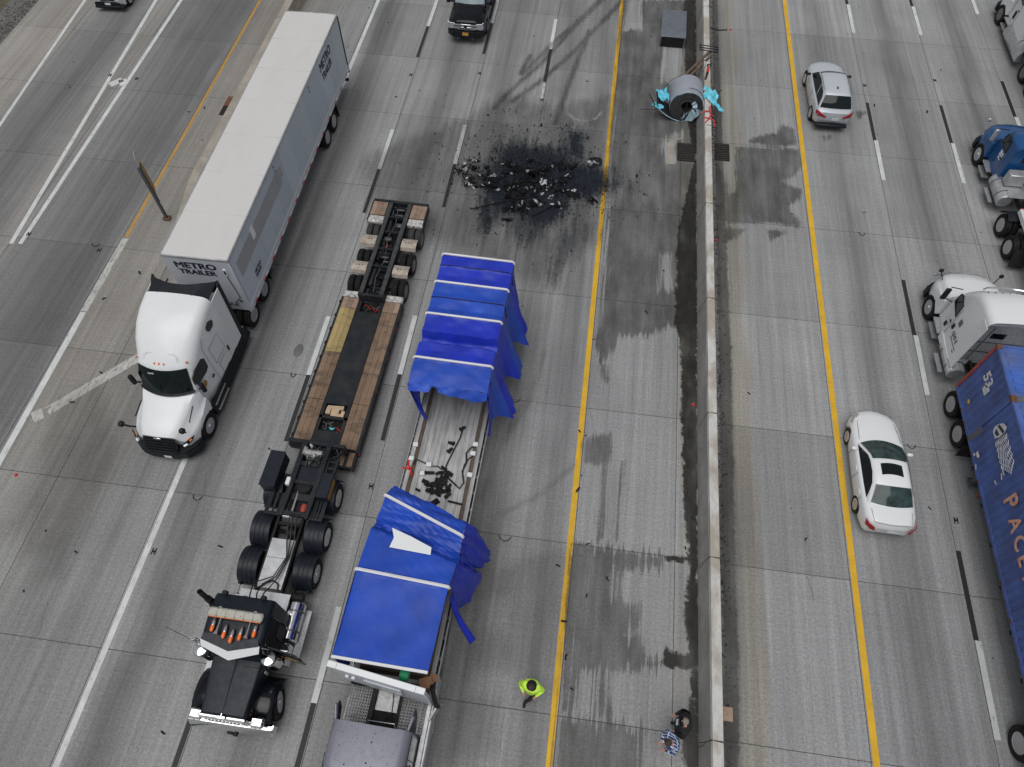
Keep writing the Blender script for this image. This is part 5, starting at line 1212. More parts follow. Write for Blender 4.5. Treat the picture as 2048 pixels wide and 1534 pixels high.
# rear: twin beams over three axles
g = G()
for y in (-.46,.40):
    g.box(-12.30,-6.90,y-.10,y+.10,.74,1.02,.01)
part('main_beam', t, g, M['dark_steel'])
for y in (-.46,.40): part('beam_wear', t, G().box(-12.2,-7.0,y-.085,y+.085,1.018,1.026), M['beam_worn'])
part('rear_crossmember', t, G().box(-12.42,-12.28,-1.30,1.22,.72,1.0,.015).box(-6.98,-6.86,-.56,.50,.60,1.0).box(-10.6,-10.5,-.36,.30,.8,.95).box(-9.6,-9.5,-.36,.30,.8,.95).box(-8.6,-8.5,-.36,.30,.8,.95).box(-11.5,-11.4,-.36,.30,.8,.95), M['dark_steel'])
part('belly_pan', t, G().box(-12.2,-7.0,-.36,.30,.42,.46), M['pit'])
part('air_tank', t, G().lathe([(0,-.30),(.12,-.27),(.15,-.2),(.15,.2),(.12,.27),(0,.30)],(-12.0,-.03,.80),14,'y').lathe([(0,-.28),(.11,-.25),(.13,-.2),(.13,.2),(.11,.25),(0,.28)],(-11.7,-.03,.76),14,'y').lathe([(0,-.28),(.12,-.25),(.15,-.2),(.15,.2),(.12,.25),(0,.28)],(-9.15,-.03,.80),14,'y'), M['black_paint'], 35)
for k in range(12):
    x = lerp(-12,-7.3,k/11); part('undercarriage_part', t, G().obox((x,RND.uniform(-.2,.15),.72),(RND.uniform(.1,.3),RND.uniform(.2,.5),.12),(0,0,RND.uniform(-.2,.2)),.02), M[RND.choice(['black_frame','dark_steel','black_paint','rim_dark'])])
part('brake_chain', t, G().tube([(-9.9,-.12,.84),(-9.75,-.05,.9),(-9.6,-.1,.88),(-9.5,-.2,.84)],.03,5), M['red'])
part('air_line', t, G().tube([(-12,-.1,.92),(-11,0,.9),(-10.2,-.15,.92),(-9,.05,.9),(-8,-.1,.9),(-7.2,0,.88)],.016,5), M['galv'])
for x in (-7.75,-9.22,-10.78):
    duals(t, x, 1.22, .46, .25, None if False else 'dark', 'tyre_worn' if x < -10 else 'rubber'); axle(t, x, 1.0, .46)
M['tread_plate'] = pmat('tread_plate', (.44,.39,.335), .55, .3, var=.15, vs=6, dirt=.7, dirtcol=(.20,.15,.12), ds=5, bump=.6, bs=60)
for s in (1,-1):
    yo, yi = (.53,1.20) if s>0 else (-1.26,-.60)
    for xa, xb in ((-8.80,-8.16),(-10.34,-9.68)):
        g = G(); xm = (xa+xb)/2
        g.loft([[(xa,yo,.78),(xa,yi,.78),(xa+.08,yi,.92),(xm-.03,yi,.97),(xm,yi,.94),(xm+.03,yi,.97),(xb-.08,yi,.92),(xb,yi,.78)][:8],[(xa,yo,.78),(xa,yo,.78),(xa+.08,yo,.92),(xm-.03,yo,.97),(xm,yo,.94),(xm+.03,yo,.97),(xb-.08,yo,.92),(xb,yo,.78)]],cap=(False,False))
        fp = part('fender_plate', t, g, M['tread_plate'], 25)
        for k in range(3): part('plate_slot', fp, G().box(xm-.02,xm+.02,lerp(yo,yi,.3+.2*k)-.04,lerp(yo,yi,.3+.2*k)+.02,.945,.965), M['black_frame'])
    part('worn_plate', t, G().box(-11.42,-11.02,yo-.02,yi+.02,.80,.97,.03), M['worn_white'])
    n=3; w=(yi-yo)/n
    for i in range(n): part('plank', t, G().box(-12.24,-11.44,yo+i*w+.004,yo+(i+1)*w-.004,.92,1.0+RND.uniform(0,.006),.004), M['deck_wood_pink'])
    part('tail_side', t, G().box(-12.28,-11.1,(yi+.004) if s>0 else (yo-.06),(yi+.06) if s>0 else (yo-.004),.72,.985), M['dark_steel'])
# ============================================================= FLATBED WITH TORN BLUE TARP
t = thing('flatbed_trailer', 'aluminium flatbed trailer under the torn blue tarp, white bulkhead knocked askew', 'trailer', (-3.97,3.1,0), -91.25)
ZF = 1.45; LF = 14.55
nb = 10; bw = 1.84/nb
for i in range(nb):
    y = -.92+i*bw
    part('deck_board', t, G().box(-LF,-.1,y+.004,y+bw-.004,ZF-.05,ZF+RND.uniform(-.002,.003)), M['alu_deck'])
M['nailer'] = wood_mat('nailer', (.08,.06,.045), (.12,.09,.07), (.03,.025,.02))
for s in (1,-1):
    part('nailer_strip', t, G().box(-LF,-.1,s*.93,s*1.06,ZF-.05,ZF-.006), M['nailer'])
    part('deck_edge', t, G().box(-LF,-.1,s*1.064,s*1.20,ZF-.06,ZF+.004), M['alu_deck'])
    part('side_rail', t, G().box(-LF,-.1,s*1.27,s*1.30,ZF-.20,ZF-.02,.006), M['alu'])
    part('side_sill', t, G().box(-LF,-.1,s*1.20,s*1.215,ZF-.28,ZF-.012), M['black_frame'])
    for k in range(24):
        x = -.3-k*.6; part('rail_spool', t, G().box(x-.05,x+.05,s*1.216,s*1.27,ZF-.17,ZF-.05), M['rim_dark'])
    part('main_beam', t, G().box(-LF,-.2,s*.45-.05,s*.45+.05,.95,ZF-.06), M['alu'])
g = G()
for k in range(28): x = -.4-k*.51; g.box(x-.03,x+.03,-1.2,1.2,ZF-.16,ZF-.055)
part('cross_members', t, g, M['rim_dark'])
for x in (-12.3,-13.55): duals(t, x, 1.27, rim='alu'); axle(t, x)
for s in (1,-1): part('landing_leg', t, G().box(-3.1,-2.95,s*.7,s*.85,.3,1.3).box(-3.2,-2.85,s*.62,s*.93,.25,.31), M['galv'])
# bulkhead, knocked forward on the near side
bh = part('bulkhead', t, G().box(-.06,.06,-1.33,1.33,1.35,3.93,.02), M['trailer_front'], loc=(.16,0,0), rot=(0,R(1.5),R(-6.2)))
part('bulkhead_cap', bh, G().box(-.085,.085,-1.36,1.36,3.93,3.99,.015), M['white_paint'])
for y in (-1.1,1.1): part('cap_seam', bh, G().box(-.088,.088,y-.006,y+.006,3.94,3.993), M['rim_dark'])
part('bulkhead_panel', bh, G().box(.06,.12,-.45,.62,2.6,3.35,.04), M['trailer_front'])
for (y,z) in ((-.98,3.0),(-.8,3.0),(.45,2.75),(.52,2.68)): part('bracket', bh, G().box(.06,.13,y-.05,y+.05,z-.04,z+.04,.01), M['bow_white'])
part('bent_post', t, G().tube([(.1,1.36,2.9),(.32,1.42,2.5),(.45,1.46,2.0),(.42,1.48,1.6)],.07,8), M['black_plastic'])
part('stake_plate', t, G().obox((.55,1.42,1.5),(.5,.06,.5),(0,R(20),R(-25)),.01), M['alu'])
part('top_rail_front', t, G().box(-.10,-.02,-1.31,1.31,3.93,4.0,.01), M['bow_white'])
# cardboard, straps behind the bulkhead
o = part('cardboard_box', None, G().obox((0,0,.15),(.36,.30,.28),(0,0,R(20)),.01).obox((.2,.16,.25),(.24,.2,.02),(R(25),R(-20),0)), M['cardboard_brown'], loc=(-2.85,3.08,2.3)); tag(o, 'crumpled brown cardboard box behind the tilted white bulkhead', 'box')
part('cargo_stack', t, G().box(-1.4,-.2,-.9,1.0,ZF+.005,2.29,.03), M['timber'])
part('strap_green', t, G().lathe([(0,-.14),(.14,-.12),(.18,0),(.14,.12),(0,.14)],(-.0,.62,3.35),12,'y'), M['green_box'])
# ---- tarp: rear half
TB, TL = M['tarp_blue'], M['tarp_blue_light']
ZX = [(-14.45,3.99),(-13.96,3.965),(-13.93,4.0),(-13.88,3.97),(-13.5,3.91),(-13.16,3.985),(-13.12,4.0),(-13.05,3.97),(-12.7,3.92),(-12.43,3.99),(-12.38,3.97),(-12.0,3.90),(-11.7,3.985),(-11.66,4.0),(-11.6,3.97),(-11.25,3.93),(-10.94,3.96),(-10.84,3.62),(-10.66,3.52),(-10.54,3.90),(-10.46,3.95),(-10.15,3.92),(-9.82,3.985),(-9.78,4.0),(-9.7,3.97),(-9.3,3.93),(-8.85,3.83)]
def pw(tab, x):
    for (a, p), (b, q) in zip(tab[:-1], tab[1:]):
        if x <= b: return lerp(p, q, max(0,(x-a)/(b-a)))
    return tab[-1][1]
def wr(x, y, z, a=.02): return a*(math.sin(x*7.3+y*3.1+z*5)+.6*math.sin(x*15.7-y*9.2+z*3.3))
XSR = sorted(set([p[0] for p in ZX]+[lerp(-14.45,-8.85,i/70) for i in range(71)]))
LOBES = [-13.35,-11.75,-10.05]
def lobe(x):
    return max(math.exp(-((x-c)/.62)**2) for c in LOBES)
def rear_right(x, s):
    f = .10+.70*lobe(x)*min(1,(x+15.2)/1.2)
    zb = 1.95-.85*lobe(x); zt = pw(ZX,x)-.05
    fold = (.07*math.sin(x*11+s*2)+.05*math.sin(x*23+s*3))*s
    xs = x + .38*s*s*lobe(x)          # hem drags forward
    return (xs, 1.34+f*s**1.25+fold+wr(x,0,s*3,.012), lerp(zt,zb,s))
def rear_left(x, s):
    zb = 2.0-.5*lobe(x-.3); f = .05+.10*lobe(x)
    return (x, -1.34-f*math.sin(s*2.2)+wr(x,1,s*3,.012)+.22*max(0,(x+10.0))*s, lerp(pw(ZX,x)-.05,zb,s))
def top_row(x, n=16):
    z = pw(ZX,x); out = []
    for j in range(n+1):
        u = 2*j/n-1; e = 1-abs(u)**6*.05/.05*.012
        dip = (4.0-z)
        out.append((x+.02*wr(x,u*3,0,1), u*1.335, z-.05*abs(u)**8+wr(x,u*2,0,.012)+.010*math.sin(u*14+x*2.2)*math.sin(x*5)-.022*abs(math.sin(u*4.2+x*2.6))**6-.018*abs(math.sin(u*2.7-x*3.9+1))**8+dip*.25*abs(u)**4))
    return out
def build_tarp(xs, mat):
    g = G(); secs = []
    for x in xs:
        tp = top_row(x); L = [rear_left(x,k/6) for k in range(6,0,-1)]; Rr = [rear_right(x,k/10) for k in range(1,11)]
        secs.append(L+tp+Rr)
    g.loft(secs, cap=(False,False)); return g
tr = thing('torn_tarp_cover', 'rear half of the torn blue tarp on white bows, far end of the flatbed', 'tarp', (-3.97,3.1,0), -91.25)
bounds = [(-14.45,-13.12,TB),(-13.12,-11.66,TL),(-11.66,-9.78,TB),(-9.78,-8.85,TL)]
for a, c, m in bounds:
    part('tarp_panel', tr, build_tarp([x for x in XSR if a-1e-6 <= x <= c+1e-6], m), m, 55)
for x in (-14.45,-13.12,-11.66,-9.78):
    g = G().tube([(x,-1.35,3.90),(x,-1.33,3.985),(x,-1.28,4.022),(x,1.28,4.022),(x,1.33,3.985),(x,1.36,3.90)],.045,6); part('tarp_bow', tr, g, M['bow_white'])
    for s in (1,-1): part('bow_leg', tr, G().tube([(x,s*1.30,3.9),(x,s*1.24,1.5)],.03,6), M['alu'])
for x in (-13.93,-12.43): part('tarp_cord', tr, G().tube([(x,-1.33,3.95),(x,-1.2,4.005),(x,1.2,4.005),(x,1.34,3.93),(x+.1,1.42,3.4)],.016,5), M['navy_letter'])
g = G()   # torn front flap over the opening
def flap(u, v):
    y = lerp(-1.33,1.33,u); d = pw([(-1.4,.30),(-1.0,.20),(-.62,.12),(-.48,-.02),(-.35,.03),(.0,.16),(.4,.34),(.9,.50),(1.1,.46),(1.34,.2)], y)
    return (-8.85+.22*v*(1 if d>.05 else .3)+wr(y,v,1,.02), y, 3.83-.05*abs(2*u-1)**8-max(0,d)*.62*v**1.1+wr(y,v,0,.015))
g.grid(flap, 40, 6); part('torn_flap', tr, g, TL, 60)
g = G()   # hanging curtains either side of the opening
def curtR(u, v):
    w = lerp(.62,.05,v**1.6); x = lerp(-9.1,-8.62,v)+w*(u-.5)*.9; y = 1.34+.10*math.sin(v*2.5)+.05*math.sin(u*8+v*3)-.04*v
    return (x+.15*math.sin(v*3), y, lerp(3.75,1.30,v)-.25*u*(1-v))
g.grid(curtR, 10, 16); part('hanging_curtain', tr, g, TB, 60)
g = G()
def curtL(u, v):
    w = lerp(.55,.14,v); x = lerp(-9.0,-8.80,v)+w*(u-.5); y = -1.34+.42*v**1.7+.05*math.sin(u*7+v*4)
    return (x, y, lerp(3.78,1.62,v)-.15*u*(1-v))
g.grid(curtL, 8, 14); part('hanging_curtain', tr, g, TB, 60)
part('tarp_bow', tr, G().tube([(-9.15,-1.25,3.80),(-9.15,1.25,3.80)],.03,6), M['bow_white'])
# ---- tarp: front half
tf = thing('crumpled_tarp_cover', 'front half of the blue tarp, skewed and crumpled, by the white bulkhead', 'tarp', (-3.97,3.1,0), -91.25)
rows = [((-5.22,-.92),(-4.42,1.50),3.70),((-5.0,-.98),(-4.15,1.50),3.92),((-4.75,-1.04),(-3.86,1.48),4.0),((-4.5,-1.08),(-3.66,1.48),3.88),((-4.22,-1.15),(-3.42,1.50),3.84),((-3.98,-1.2),(-3.27,1.50),3.62),((-3.88,-1.21),(-3.16,1.5),3.70),((-3.74,-1.22),(-3.05,1.47),3.93),((-3.1,-1.26),(-2.7,1.43),3.95),((-2.50,-1.285),(-2.38,1.39),3.985),((-2.44,-1.29),(-2.34,1.385),4.0),((-2.36,-1.29),(-2.28,1.38),3.975),((-1.6,-1.30),(-1.55,1.35),3.93),((-.8,-1.31),(-.8,1.33),3.93),((-.08,-1.31),(-.08,1.31),3.985)]
def frow(v):
    k = v*(len(rows)-1); i = min(len(rows)-2,int(k)); f = k-i; a, b = rows[i], rows[i+1]
    return tuple((lerp(a[q][0],b[q][0],f),lerp(a[q][1],b[q][1],f)) for q in (0,1))+(lerp(a[2],b[2],f),)
def ftop(v, u):
    (lx,ly),(rx,ry),z = frow(v); k = 2*u-1
    w = 1.0 if v < .5 else .25
    return (lerp(lx,rx,u)+.02*wr(v*9,u*3,0,w), lerp(ly,ry,u), z-.05*abs(k)**8+wr(v*9,u*4,0,.030 if v<.45 else .006)-(.06*w*math.sin(u*9+v*30) if v<.5 else 0)*.35)
NV = 84
g = G(); g.grid(lambda u,v: ftop(v*.668,u), 26, 56); part('tarp_panel', tf, g, TL, 60)
g = G(); g.grid(lambda u,v: ftop(lerp(.668,1,v),u), 20, 24); part('tarp_panel', tf, g, TL, 60)
hem = [(0.0,(-4.62,1.74,2.3)),(.06,(-4.45,2.05,1.6)),(.12,(-4.30,2.20,1.28)),(.20,(-3.98,2.12,1.35)),(.29,(-3.62,1.80,1.7)),(.36,(-3.50,1.66,2.2)),(.40,(-3.55,1.84,1.9)),(.46,(-3.62,2.02,1.38)),(.53,(-3.25,1.96,1.25)),(.60,(-2.70,1.74,1.22)),(.668,(-2.25,1.36,1.25))]
def hemp(v):
    for (a,p),(b,q) in zip(hem[:-1],hem[1:]):
        if v <= b+1e-6: return vlerp(p,q,(v-a)/(b-a))
    return hem[-1][1]
def fside(u, v):
    vv = u*.668; a = ftop(vv,1.0); b = hemp(vv); q = vlerp(a,b,v)
    bulge = .10*math.sin(v*3.14)*(1+math.sin(vv*40))
    return (q[0]+wr(vv*10,v*3,0,.02), q[1]+bulge*.6+wr(vv*12,v*2,1,.022)+.04*math.sin(vv*75+v*2)*v, q[2])
g = G(); g.grid(fside, 80, 14); part('side_drape', tf, g, TB, 60)
g = G(); g.grid(lambda u,v: (lerp(-2.35,-1.50,v**1.2)+.16*(u-.5)*lerp(1.2,2.2,v), 1.42+.72*v**1.7+.05*math.sin(u*6), lerp(3.2,1.45,v**.75)+.05*math.sin(v*9)+.25*u*v), 6, 18); part('hanging_strip', tf, g, TB, 60)
g = G(); g.grid(lambda u,v: (lerp(-5.22,-4.55,u)+.16*v, lerp(-.92,1.0,u), 3.70-.50*v*(1-.6*u)+wr(u*8,v,0,.02)), 20, 4); part('torn_flap', tf, g, TB, 60)
g = G(); g.grid(lambda u,v: (ftop(u*.668,0)[0]+wr(u*9,v*3,0,.02), ftop(u*.668,0)[1]-.10*v+.1*math.sin(u*30)*v, lerp(ftop(u*.668,0)[2],2.6,v)), 50, 6); part('side_drape', tf, g, TB, 60)
g = G(); g.grid(lambda u,v: (lerp(-2.40,-.08,u), -1.315-.02*math.sin(v*3), lerp(3.94,1.7,v)), 16, 6); part('side_drape', tf, g, TB, 60)
for (a, c) in ((rows[2][0],rows[2][1]),(rows[10][0],rows[10][1])):
    g = G().tube([(lerp(a[0],c[0],-.01),lerp(a[1],c[1],-.01),3.92),(*a,4.0),(lerp(a[0],c[0],.03),lerp(a[1],c[1],.03),4.03),(lerp(a[0],c[0],.97),lerp(a[1],c[1],.97),4.03),(*c,4.0),(lerp(a[0],c[0],1.01),lerp(a[1],c[1],1.01),3.92)],.05,6); part('tarp_bow', tf, g, M['bow_white'])
part('white_patch', tf, G().add([(-3.78,-.58,4.01),(-3.50,-.46,4.0),(-3.20,-.52,4.0),(-3.16,.70,4.0),(-3.38,.68,4.0),(-3.60,.05,4.01)],[(0,1,2,3,4,5)]), M['white_paint'])
part('frame_rail', tf, G().tube([(-5.1,-.6,3.3),(-4.5,.9,3.25)],.03,6), M['bow_white'])
# ---- loose things on the open deck
def deck(x, y, z=0): # local flatbed -> world
    a = R(-91.25); return (-3.97+x*math.cos(a)-y*math.sin(a), 3.1+x*math.sin(a)+y*math.cos(a), ZF+.008+z)
def chain_pts(lst, r=.03): return [deck(x,y,r+RND.uniform(0,.01)) for x,y in lst]
for nm, lb, lst, rad in (
    ('strap','long dark strap running up the bare deck from the black heap',[(-6.9,.10),(-7.3,.16),(-7.8,.28),(-8.3,.40),(-8.65,.42)],.028),
    ('strap','dark strap across the bare deck ending near its left edge',[(-6.95,.02),(-7.05,-.15),(-7.02,-.4),(-7.1,-.6),(-7.2,-.95),(-6.98,-1.0)],.026),
    ('chain','looped dark chain along the right side of the bare deck',[(-6.7,.25),(-6.5,.55),(-6.35,.75),(-6.6,.85),(-7.0,.72),(-7.35,.80),(-7.7,.72),(-7.95,.85),(-8.05,1.05)],.03),
    ('chain','short dark chain at the white winch block on the deck',[(-6.95,.74),(-7.25,.74),(-7.5,.85),(-7.68,1.0)],.024)):
    o = part(nm, None, G().tube(chain_pts(lst),rad,5), M['hose']); tag(o, lb, nm)
g = G()
for k in range(34):
    x, y = RND.gauss(-6.35,.28), RND.gauss(-.03,.22); x0,y0,z0 = deck(x,y,RND.uniform(.03,.10))
    g.obox((x0,y0,z0),(RND.uniform(.08,.36),RND.uniform(.05,.18),RND.uniform(.03,.10)),(RND.uniform(-.4,.4),RND.uniform(-.4,.4),RND.random()*3),.01)
o = part('rubber_heap', None, g, M['rubber'], 20); tag(o, 'heap of shredded black rubber and straps on the bare deck', 'debris', kind='stuff')
g = G()
for k in range(26):
    x, y = RND.gauss(-6.6,.2), RND.gauss(.08,.10); x0,y0,z0 = deck(x,y,RND.uniform(.05,.14)); g.obox((x0,y0,z0),(RND.uniform(.05,.2),.05,.03),(RND.random(),RND.random(),RND.random()*3))
o = part('rusty_chain_heap', None, g, M['cast_iron'], 20); tag(o, 'small heap of rusty chain on top of the black rubber', 'chain', kind='stuff')
WB = [(-7.06,-.47,'white winch block on the left half of the bare deck'),(-6.71,-.62,'white winch block nearest the crumpled tarp edge'),(-8.08,.98,'white winch block at the right deck edge nearest the far tarp'),(-7.72,.96,'second white winch block on the right deck edge'),(-6.9,1.0,'lowest white winch block on the right deck edge'),(-7.2,-1.12,'white winch block at the left deck edge by the red strap'),(-7.75,-1.1,'upper white winch block at the left deck edge')]
for x, y, lb in WB:
    o = part('winch_block', None, G().box(-.09,.09,-.08,.08,0,.09,.012).cyl((0,0,.09),(0,0,.10),.035,n=10), [M['bow_white']], loc=deck(x,y), rot=(0,0,RND.uniform(-.2,.2))); tag(o, lb, 'block')
for (x,y,lb) in ((-8.62,.38,'black ratchet buckle at the upper end of the deck strap'),(-8.0,.16,'small black ratchet buckle in the middle of the deck'),(-7.7,.12,'flat black strap end on the deck')):
    o = part('ratchet_buckle', None, G().box(-.09,.09,-.06,.06,0,.06,.012).cyl((-.05,-.08,.05),(-.05,.08,.05),.025,n=8).box(.05,.15,-.05,.05,.02,.045), M['black_plastic'], loc=deck(x,y), rot=(0,0,RND.random()*3)); tag(o, lb, 'buckle')
o = part('steel_bar', None, G().tube([deck(-5.85,.45,.05),deck(-5.8,.95,.05)],.035,8), M['cast_iron']); tag(o, 'short rusty bar lying by the torn tarp edge', 'bar')
o = part('red_strap', None, G().tube([deck(-7.15,-1.22,.03),deck(-6.95,-1.18,.06),deck(-6.8,-1.05,.05),deck(-6.55,-.95,.1)],.035,6).tube([deck(-6.85,-1.35,-.02),deck(-6.8,-1.1,.06)],.035,6), M['red']); tag(o, 'red strap hanging over the left edge of the deck', 'strap')

# ============================================================= OTHER TRACTORS
def tractor(name, label, loc, rz, paint, sp):
    t = thing(name, label, 'truck', loc, rz)
    zw, zc, zs = sp.get('zw',1.9), sp['zcab'], sp.get('zslp',None)
    g = G().loft([sec2(1.24,.84,.60,1.02,.70,1.26,.03,.14),sec2(1.08,1.05,.56,1.20,.88,1.48,.04,.15),sec2(.6,1.20,.7,1.38,.98,1.64,.05,.12),sec2(0,1.23,1.08,1.48,1.04,1.77,.05,.08),sec2(-.5,1.21,.8,1.58,1.08,zw-.02,.05,.05)]); part('hood', t, g, paint, 42)
    xr = sp['xrear']
    cs = [sec(-.36,1.03,.8,zw,.10,.03,.25),sec(-.80,1.0,.8,zc-.12,.20,.04,.18),sec(-.95,1.03,.8,zc,.24,.05,.12)]
    if zs: cs += [sec(-1.35,1.12,.8,lerp(zc,zs,.45),.32,.06,.06),sec(-1.9,1.19,.8,lerp(zc,zs,.88),.32,.06),sec(xr+.5,1.22,.8,zs,.28,.06),sec(xr,1.22,.8,zs,.26,.06)]
    else: cs += [sec(-1.4,1.08,.8,zc+.05,.24,.05),sec(xr,1.08,.8,zc,.22,.04)]
    part('cab', t, G().loft(cs), paint, 42)
    part('windshield', t, G().grid(lambda u,v: (lerp(-.36,-.785,v)+.035-.25*lerp(1,.75,v)*((2*u-1)*.94)**2, (2*u-1)*lerp(.96,.88,v), lerp(zw+.03,zc-.14,v)+.012), 12, 6), M['glass'], 60)
    g = G().prism([(1.36,-.5),(1.36,.5),(1.24,.9),(.98,1.2),(.70,1.23),(.70,1.05),(1.05,.6),(1.05,-.6),(.70,-1.05),(.70,-1.23),(.98,-1.2),(1.24,-.9)],'z',.32,.70); part('front_bumper', t, g, M['chrome'] if sp.get('chrome') else M['black_plastic'], 25)
    gr_ = part('grille', t, G().add([(1.27,-.50,.72),(1.27,.50,.72),(1.22,.54,1.18),(1.22,-.54,1.18)],[(0,1,2,3)]), M['black_plastic'])
    for k in range(5): part('grille_slat', gr_, G().box(1.25,1.30,-.5,.5,.78+k*.09,.81+k*.09,.008), M['chrome'])
    for s in (1,-1):
        lampquad(t, [(1.14,.72,1.06),(.9,1.04,1.12),(.75,1.12,1.06),(1.0,.98,.92)], M['lens_grey'], 'headlight') if s == 1 else None
        wheel(t, 0, s*(1.25-.15), .52, .30, sp.get('srim','front'), s, turn=sp.get('turn',0)); arch(t, 0, 1.19, .52, s)
        yf = lambda x,z: lerp(1.0,1.08 if not zs else 1.15,min(1,max(0,(-x-.8)/.9)))
        g = G(); sidepoly(g, [(-.86,zc-.30),(-1.05,zc-.22),(-1.55,zc-.22),(-1.62,zw+.05),(-.80,zw+.05)], yf, .03, s); part('side_window', t, g, M['glass'])
        part('window_frame', t, G().tube([(x,s*(yf(x,z)+.032),z) for x,z in [(-.86,zc-.30),(-1.05,zc-.22),(-1.55,zc-.22),(-1.62,zw+.05),(-.80,zw+.05),(-.86,zc-.30)]],.016,5), M['black_plastic'])
        mm = M[sp.get('mirror','black_plastic')]
        g = G().tube([(-.78,s*1.05,zc-.15),(-.62,s*1.42,zc-.25)],.02,5).tube([(-.78,s*1.08,zw-.05),(-.62,s*1.42,zw+.0)],.02,5); part('mirror_arm', t, g, M['black_plastic'])
        part('door_mirror', t, G().box(-.70,-.58,s*1.34,s*1.54,zw-.08,zw+.52,.03), mm)
        g = G().tube([(.75,s*.98,1.42),(.86,s*1.14,1.72)],.02,5).lathe([(0,-.06),(.08,-.04),(.10,0),(.08,.04),(0,.06)],(.88,s*1.17,1.80),10,'x'); part('hood_mirror', t, g, mm)
        part('door_seam', t, G().tube([(-.70,s*1.05,zw),(-.72,s*1.07,1.0)],.008,4).tube([(-1.72,s*(yf(-1.72,1)+.04),zc-.2),(-1.72,s*(yf(-1.72,1)+.04),1.0)],.008,4), M['text_grey'])
        part('door_handle', t, G().box(-1.60,-1.45,s*(yf(-1.5,1)+.0),s*(yf(-1.5,1)+.05),1.55,1.61,.01), M['black_plastic'])
        # steps and tank
        part('step', t, G().box(-1.55,-.72,s*1.02,s*1.30,.40,.46).box(-1.55,-.72,s*1.0,s*1.26,.74,.79), M['alu'])
        x0, x1 = sp['tank']
        g = G().lathe([(0,0),(.28,.02),(.33,.07),(.33,x1-x0-.07),(.28,x1-x0-.02),(0,x1-x0)],(x0,s*.92,.78),18,'x'); tk = part('fuel_tank', t, g, M[sp.get('tankmat','alu')], 35)
        for q in (.25,.75): part('tank_strap', tk, G().lathe([(.33,-.03),(.342,-.03),(.342,.03),(.33,.03)],(lerp(x0,x1,q),s*.92,.78),18,'x'), M['rim_dark'])
        part('tank_step', t, G().box(lerp(x0,x1,.2),lerp(x0,x1,.8),s*1.20,s*1.36,.42,.46), M['alu'])
    for x in sp['drives']: duals(t, x, 1.22, rim=sp.get('rim','alu')); axle(t, x)
    frame_rails(t, sp['drives'][-1]-.9, .8); fifth_wheel(t, sum(sp['drives'])/2)
    return t
# grey tractor of the tarp trailer: only the cab back and the deck behind it are in frame
gt = tractor('daycab_tractor', 'grey tractor at the bottom edge, splattered roof, pulling the blue tarp trailer', (-4.07,-.55,0), -91.0, M['grey_cab'], dict(zcab=2.88, xrear=-2.36, drives=(-4.2,-5.5), tank=(-3.4,-2.4)))
part('back_window', gt, G().box(-2.372,-2.36,-.6,.6,1.9,2.5), M['glass'])
mk('grating_steel', (.17,.17,.175), .45, .3, var=.3, vs=12, dirt=.7, dirtcol=(.06,.06,.06), ds=4)
for s, y0, y1 in ((1,.42,1.12),(-1,-1.15,-.52)):
    for k in range(9):
        yy = lerp(y0,y1,k/8)
        part('deck_grating', gt, G().box(-3.75,-2.45,yy-.024,yy+.024,1.20,1.23), M['grating_steel'])
    for k in range(16): x = lerp(-3.72,-2.5,k/15); part('grating_bar', gt, G().box(x-.02,x+.02,y0-.03,y1+.03,1.185,1.20), M['rim_dark'])
part('tread_plate', gt, G().box(-3.48,-2.92,-.36,.30,1.10,1.13), pmat('diamond_plate', (.50,.50,.50), .4, .4, var=.25, vs=16, dirt=.6, dirtcol=(.2,.2,.2), ds=9, bump=.8, bs=30))
part('rear_box', gt, G().box(-2.90,-2.42,-.38,.34,.9,1.14), M['pit'])
part('cab_side_reflection', gt, G().box(-2.30,-.9,1.086,1.10,1.0,2.62,.01).box(-2.30,-.9,-1.10,-1.086,1.0,2.62,.01), M['black_paint'])  # added black sheets paint the dark reflection on the cab sides
part('frame_top', gt, G().box(-3.9,-2.4,-.52,-.37,1.06,1.24).box(-3.9,-2.4,.31,.42,1.06,1.24).box(-3.75,-3.49,-.37,.31,1.06,1.22), M['black_frame'])
part('grab_rail', gt, G().tube([(-2.38,-.28,2.30),(-2.50,-.24,2.34),(-2.52,.50,2.34),(-2.40,.55,2.30)],.016,6), M['chrome'])
part('roof_fairing_tip', gt, G().obox((-2.52,1.0,2.74),(.5,.08,.18),(0,R(14),R(-12)),.03).obox((-2.52,-1.06,2.74),(.5,.08,.18),(0,R(14),R(12)),.03), M['grey_cab'])
part('rear_fin', gt, G().prism([(-2.36,2.7),(-2.95,2.62),(-2.80,2.2),(-2.36,1.9)],'y',1.02,1.07).prism([(-2.36,2.7),(-2.85,2.60),(-2.74,2.3),(-2.36,2.1)],'y',-1.10,-1.05), M['black_plastic'])
part('side_fairing', gt, G().box(-4.1,-1.0,1.26,1.36,.5,1.16,.03).box(-4.1,-1.0,1.14,1.26,1.08,1.16), M['alu'])
part('exhaust_can', gt, G().lathe([(0,-.3),(.14,-.28),(.15,0),(.14,.28),(0,.3)],(-3.60,-.88,1.42),14,'y').cyl((-3.7,-1.15,1.3),(-3.7,-1.15,.8),.06,n=10), M['black_frame'], 40)
part('air_line', gt, G().tube([(-3.55,.10,1.6),(-3.3,.12,1.16),(-2.9,.16,1.15),(-2.6,.2,1.5)],.014,5), M['hose'])
g = G()
for k in range(130):
    x, y = RND.uniform(-2.3,-1.1), RND.uniform(-.85,.8); r = RND.uniform(.003,.010)*(2.6 if RND.random()<.06 else 1)
    g.lathe([(r,0),(r*.6,.003),(0,.004)],(x,y,2.93+.05*(1-(y/.86)**2)),7,'z')
part('mud_splatter', gt, g, M['debris_black'])
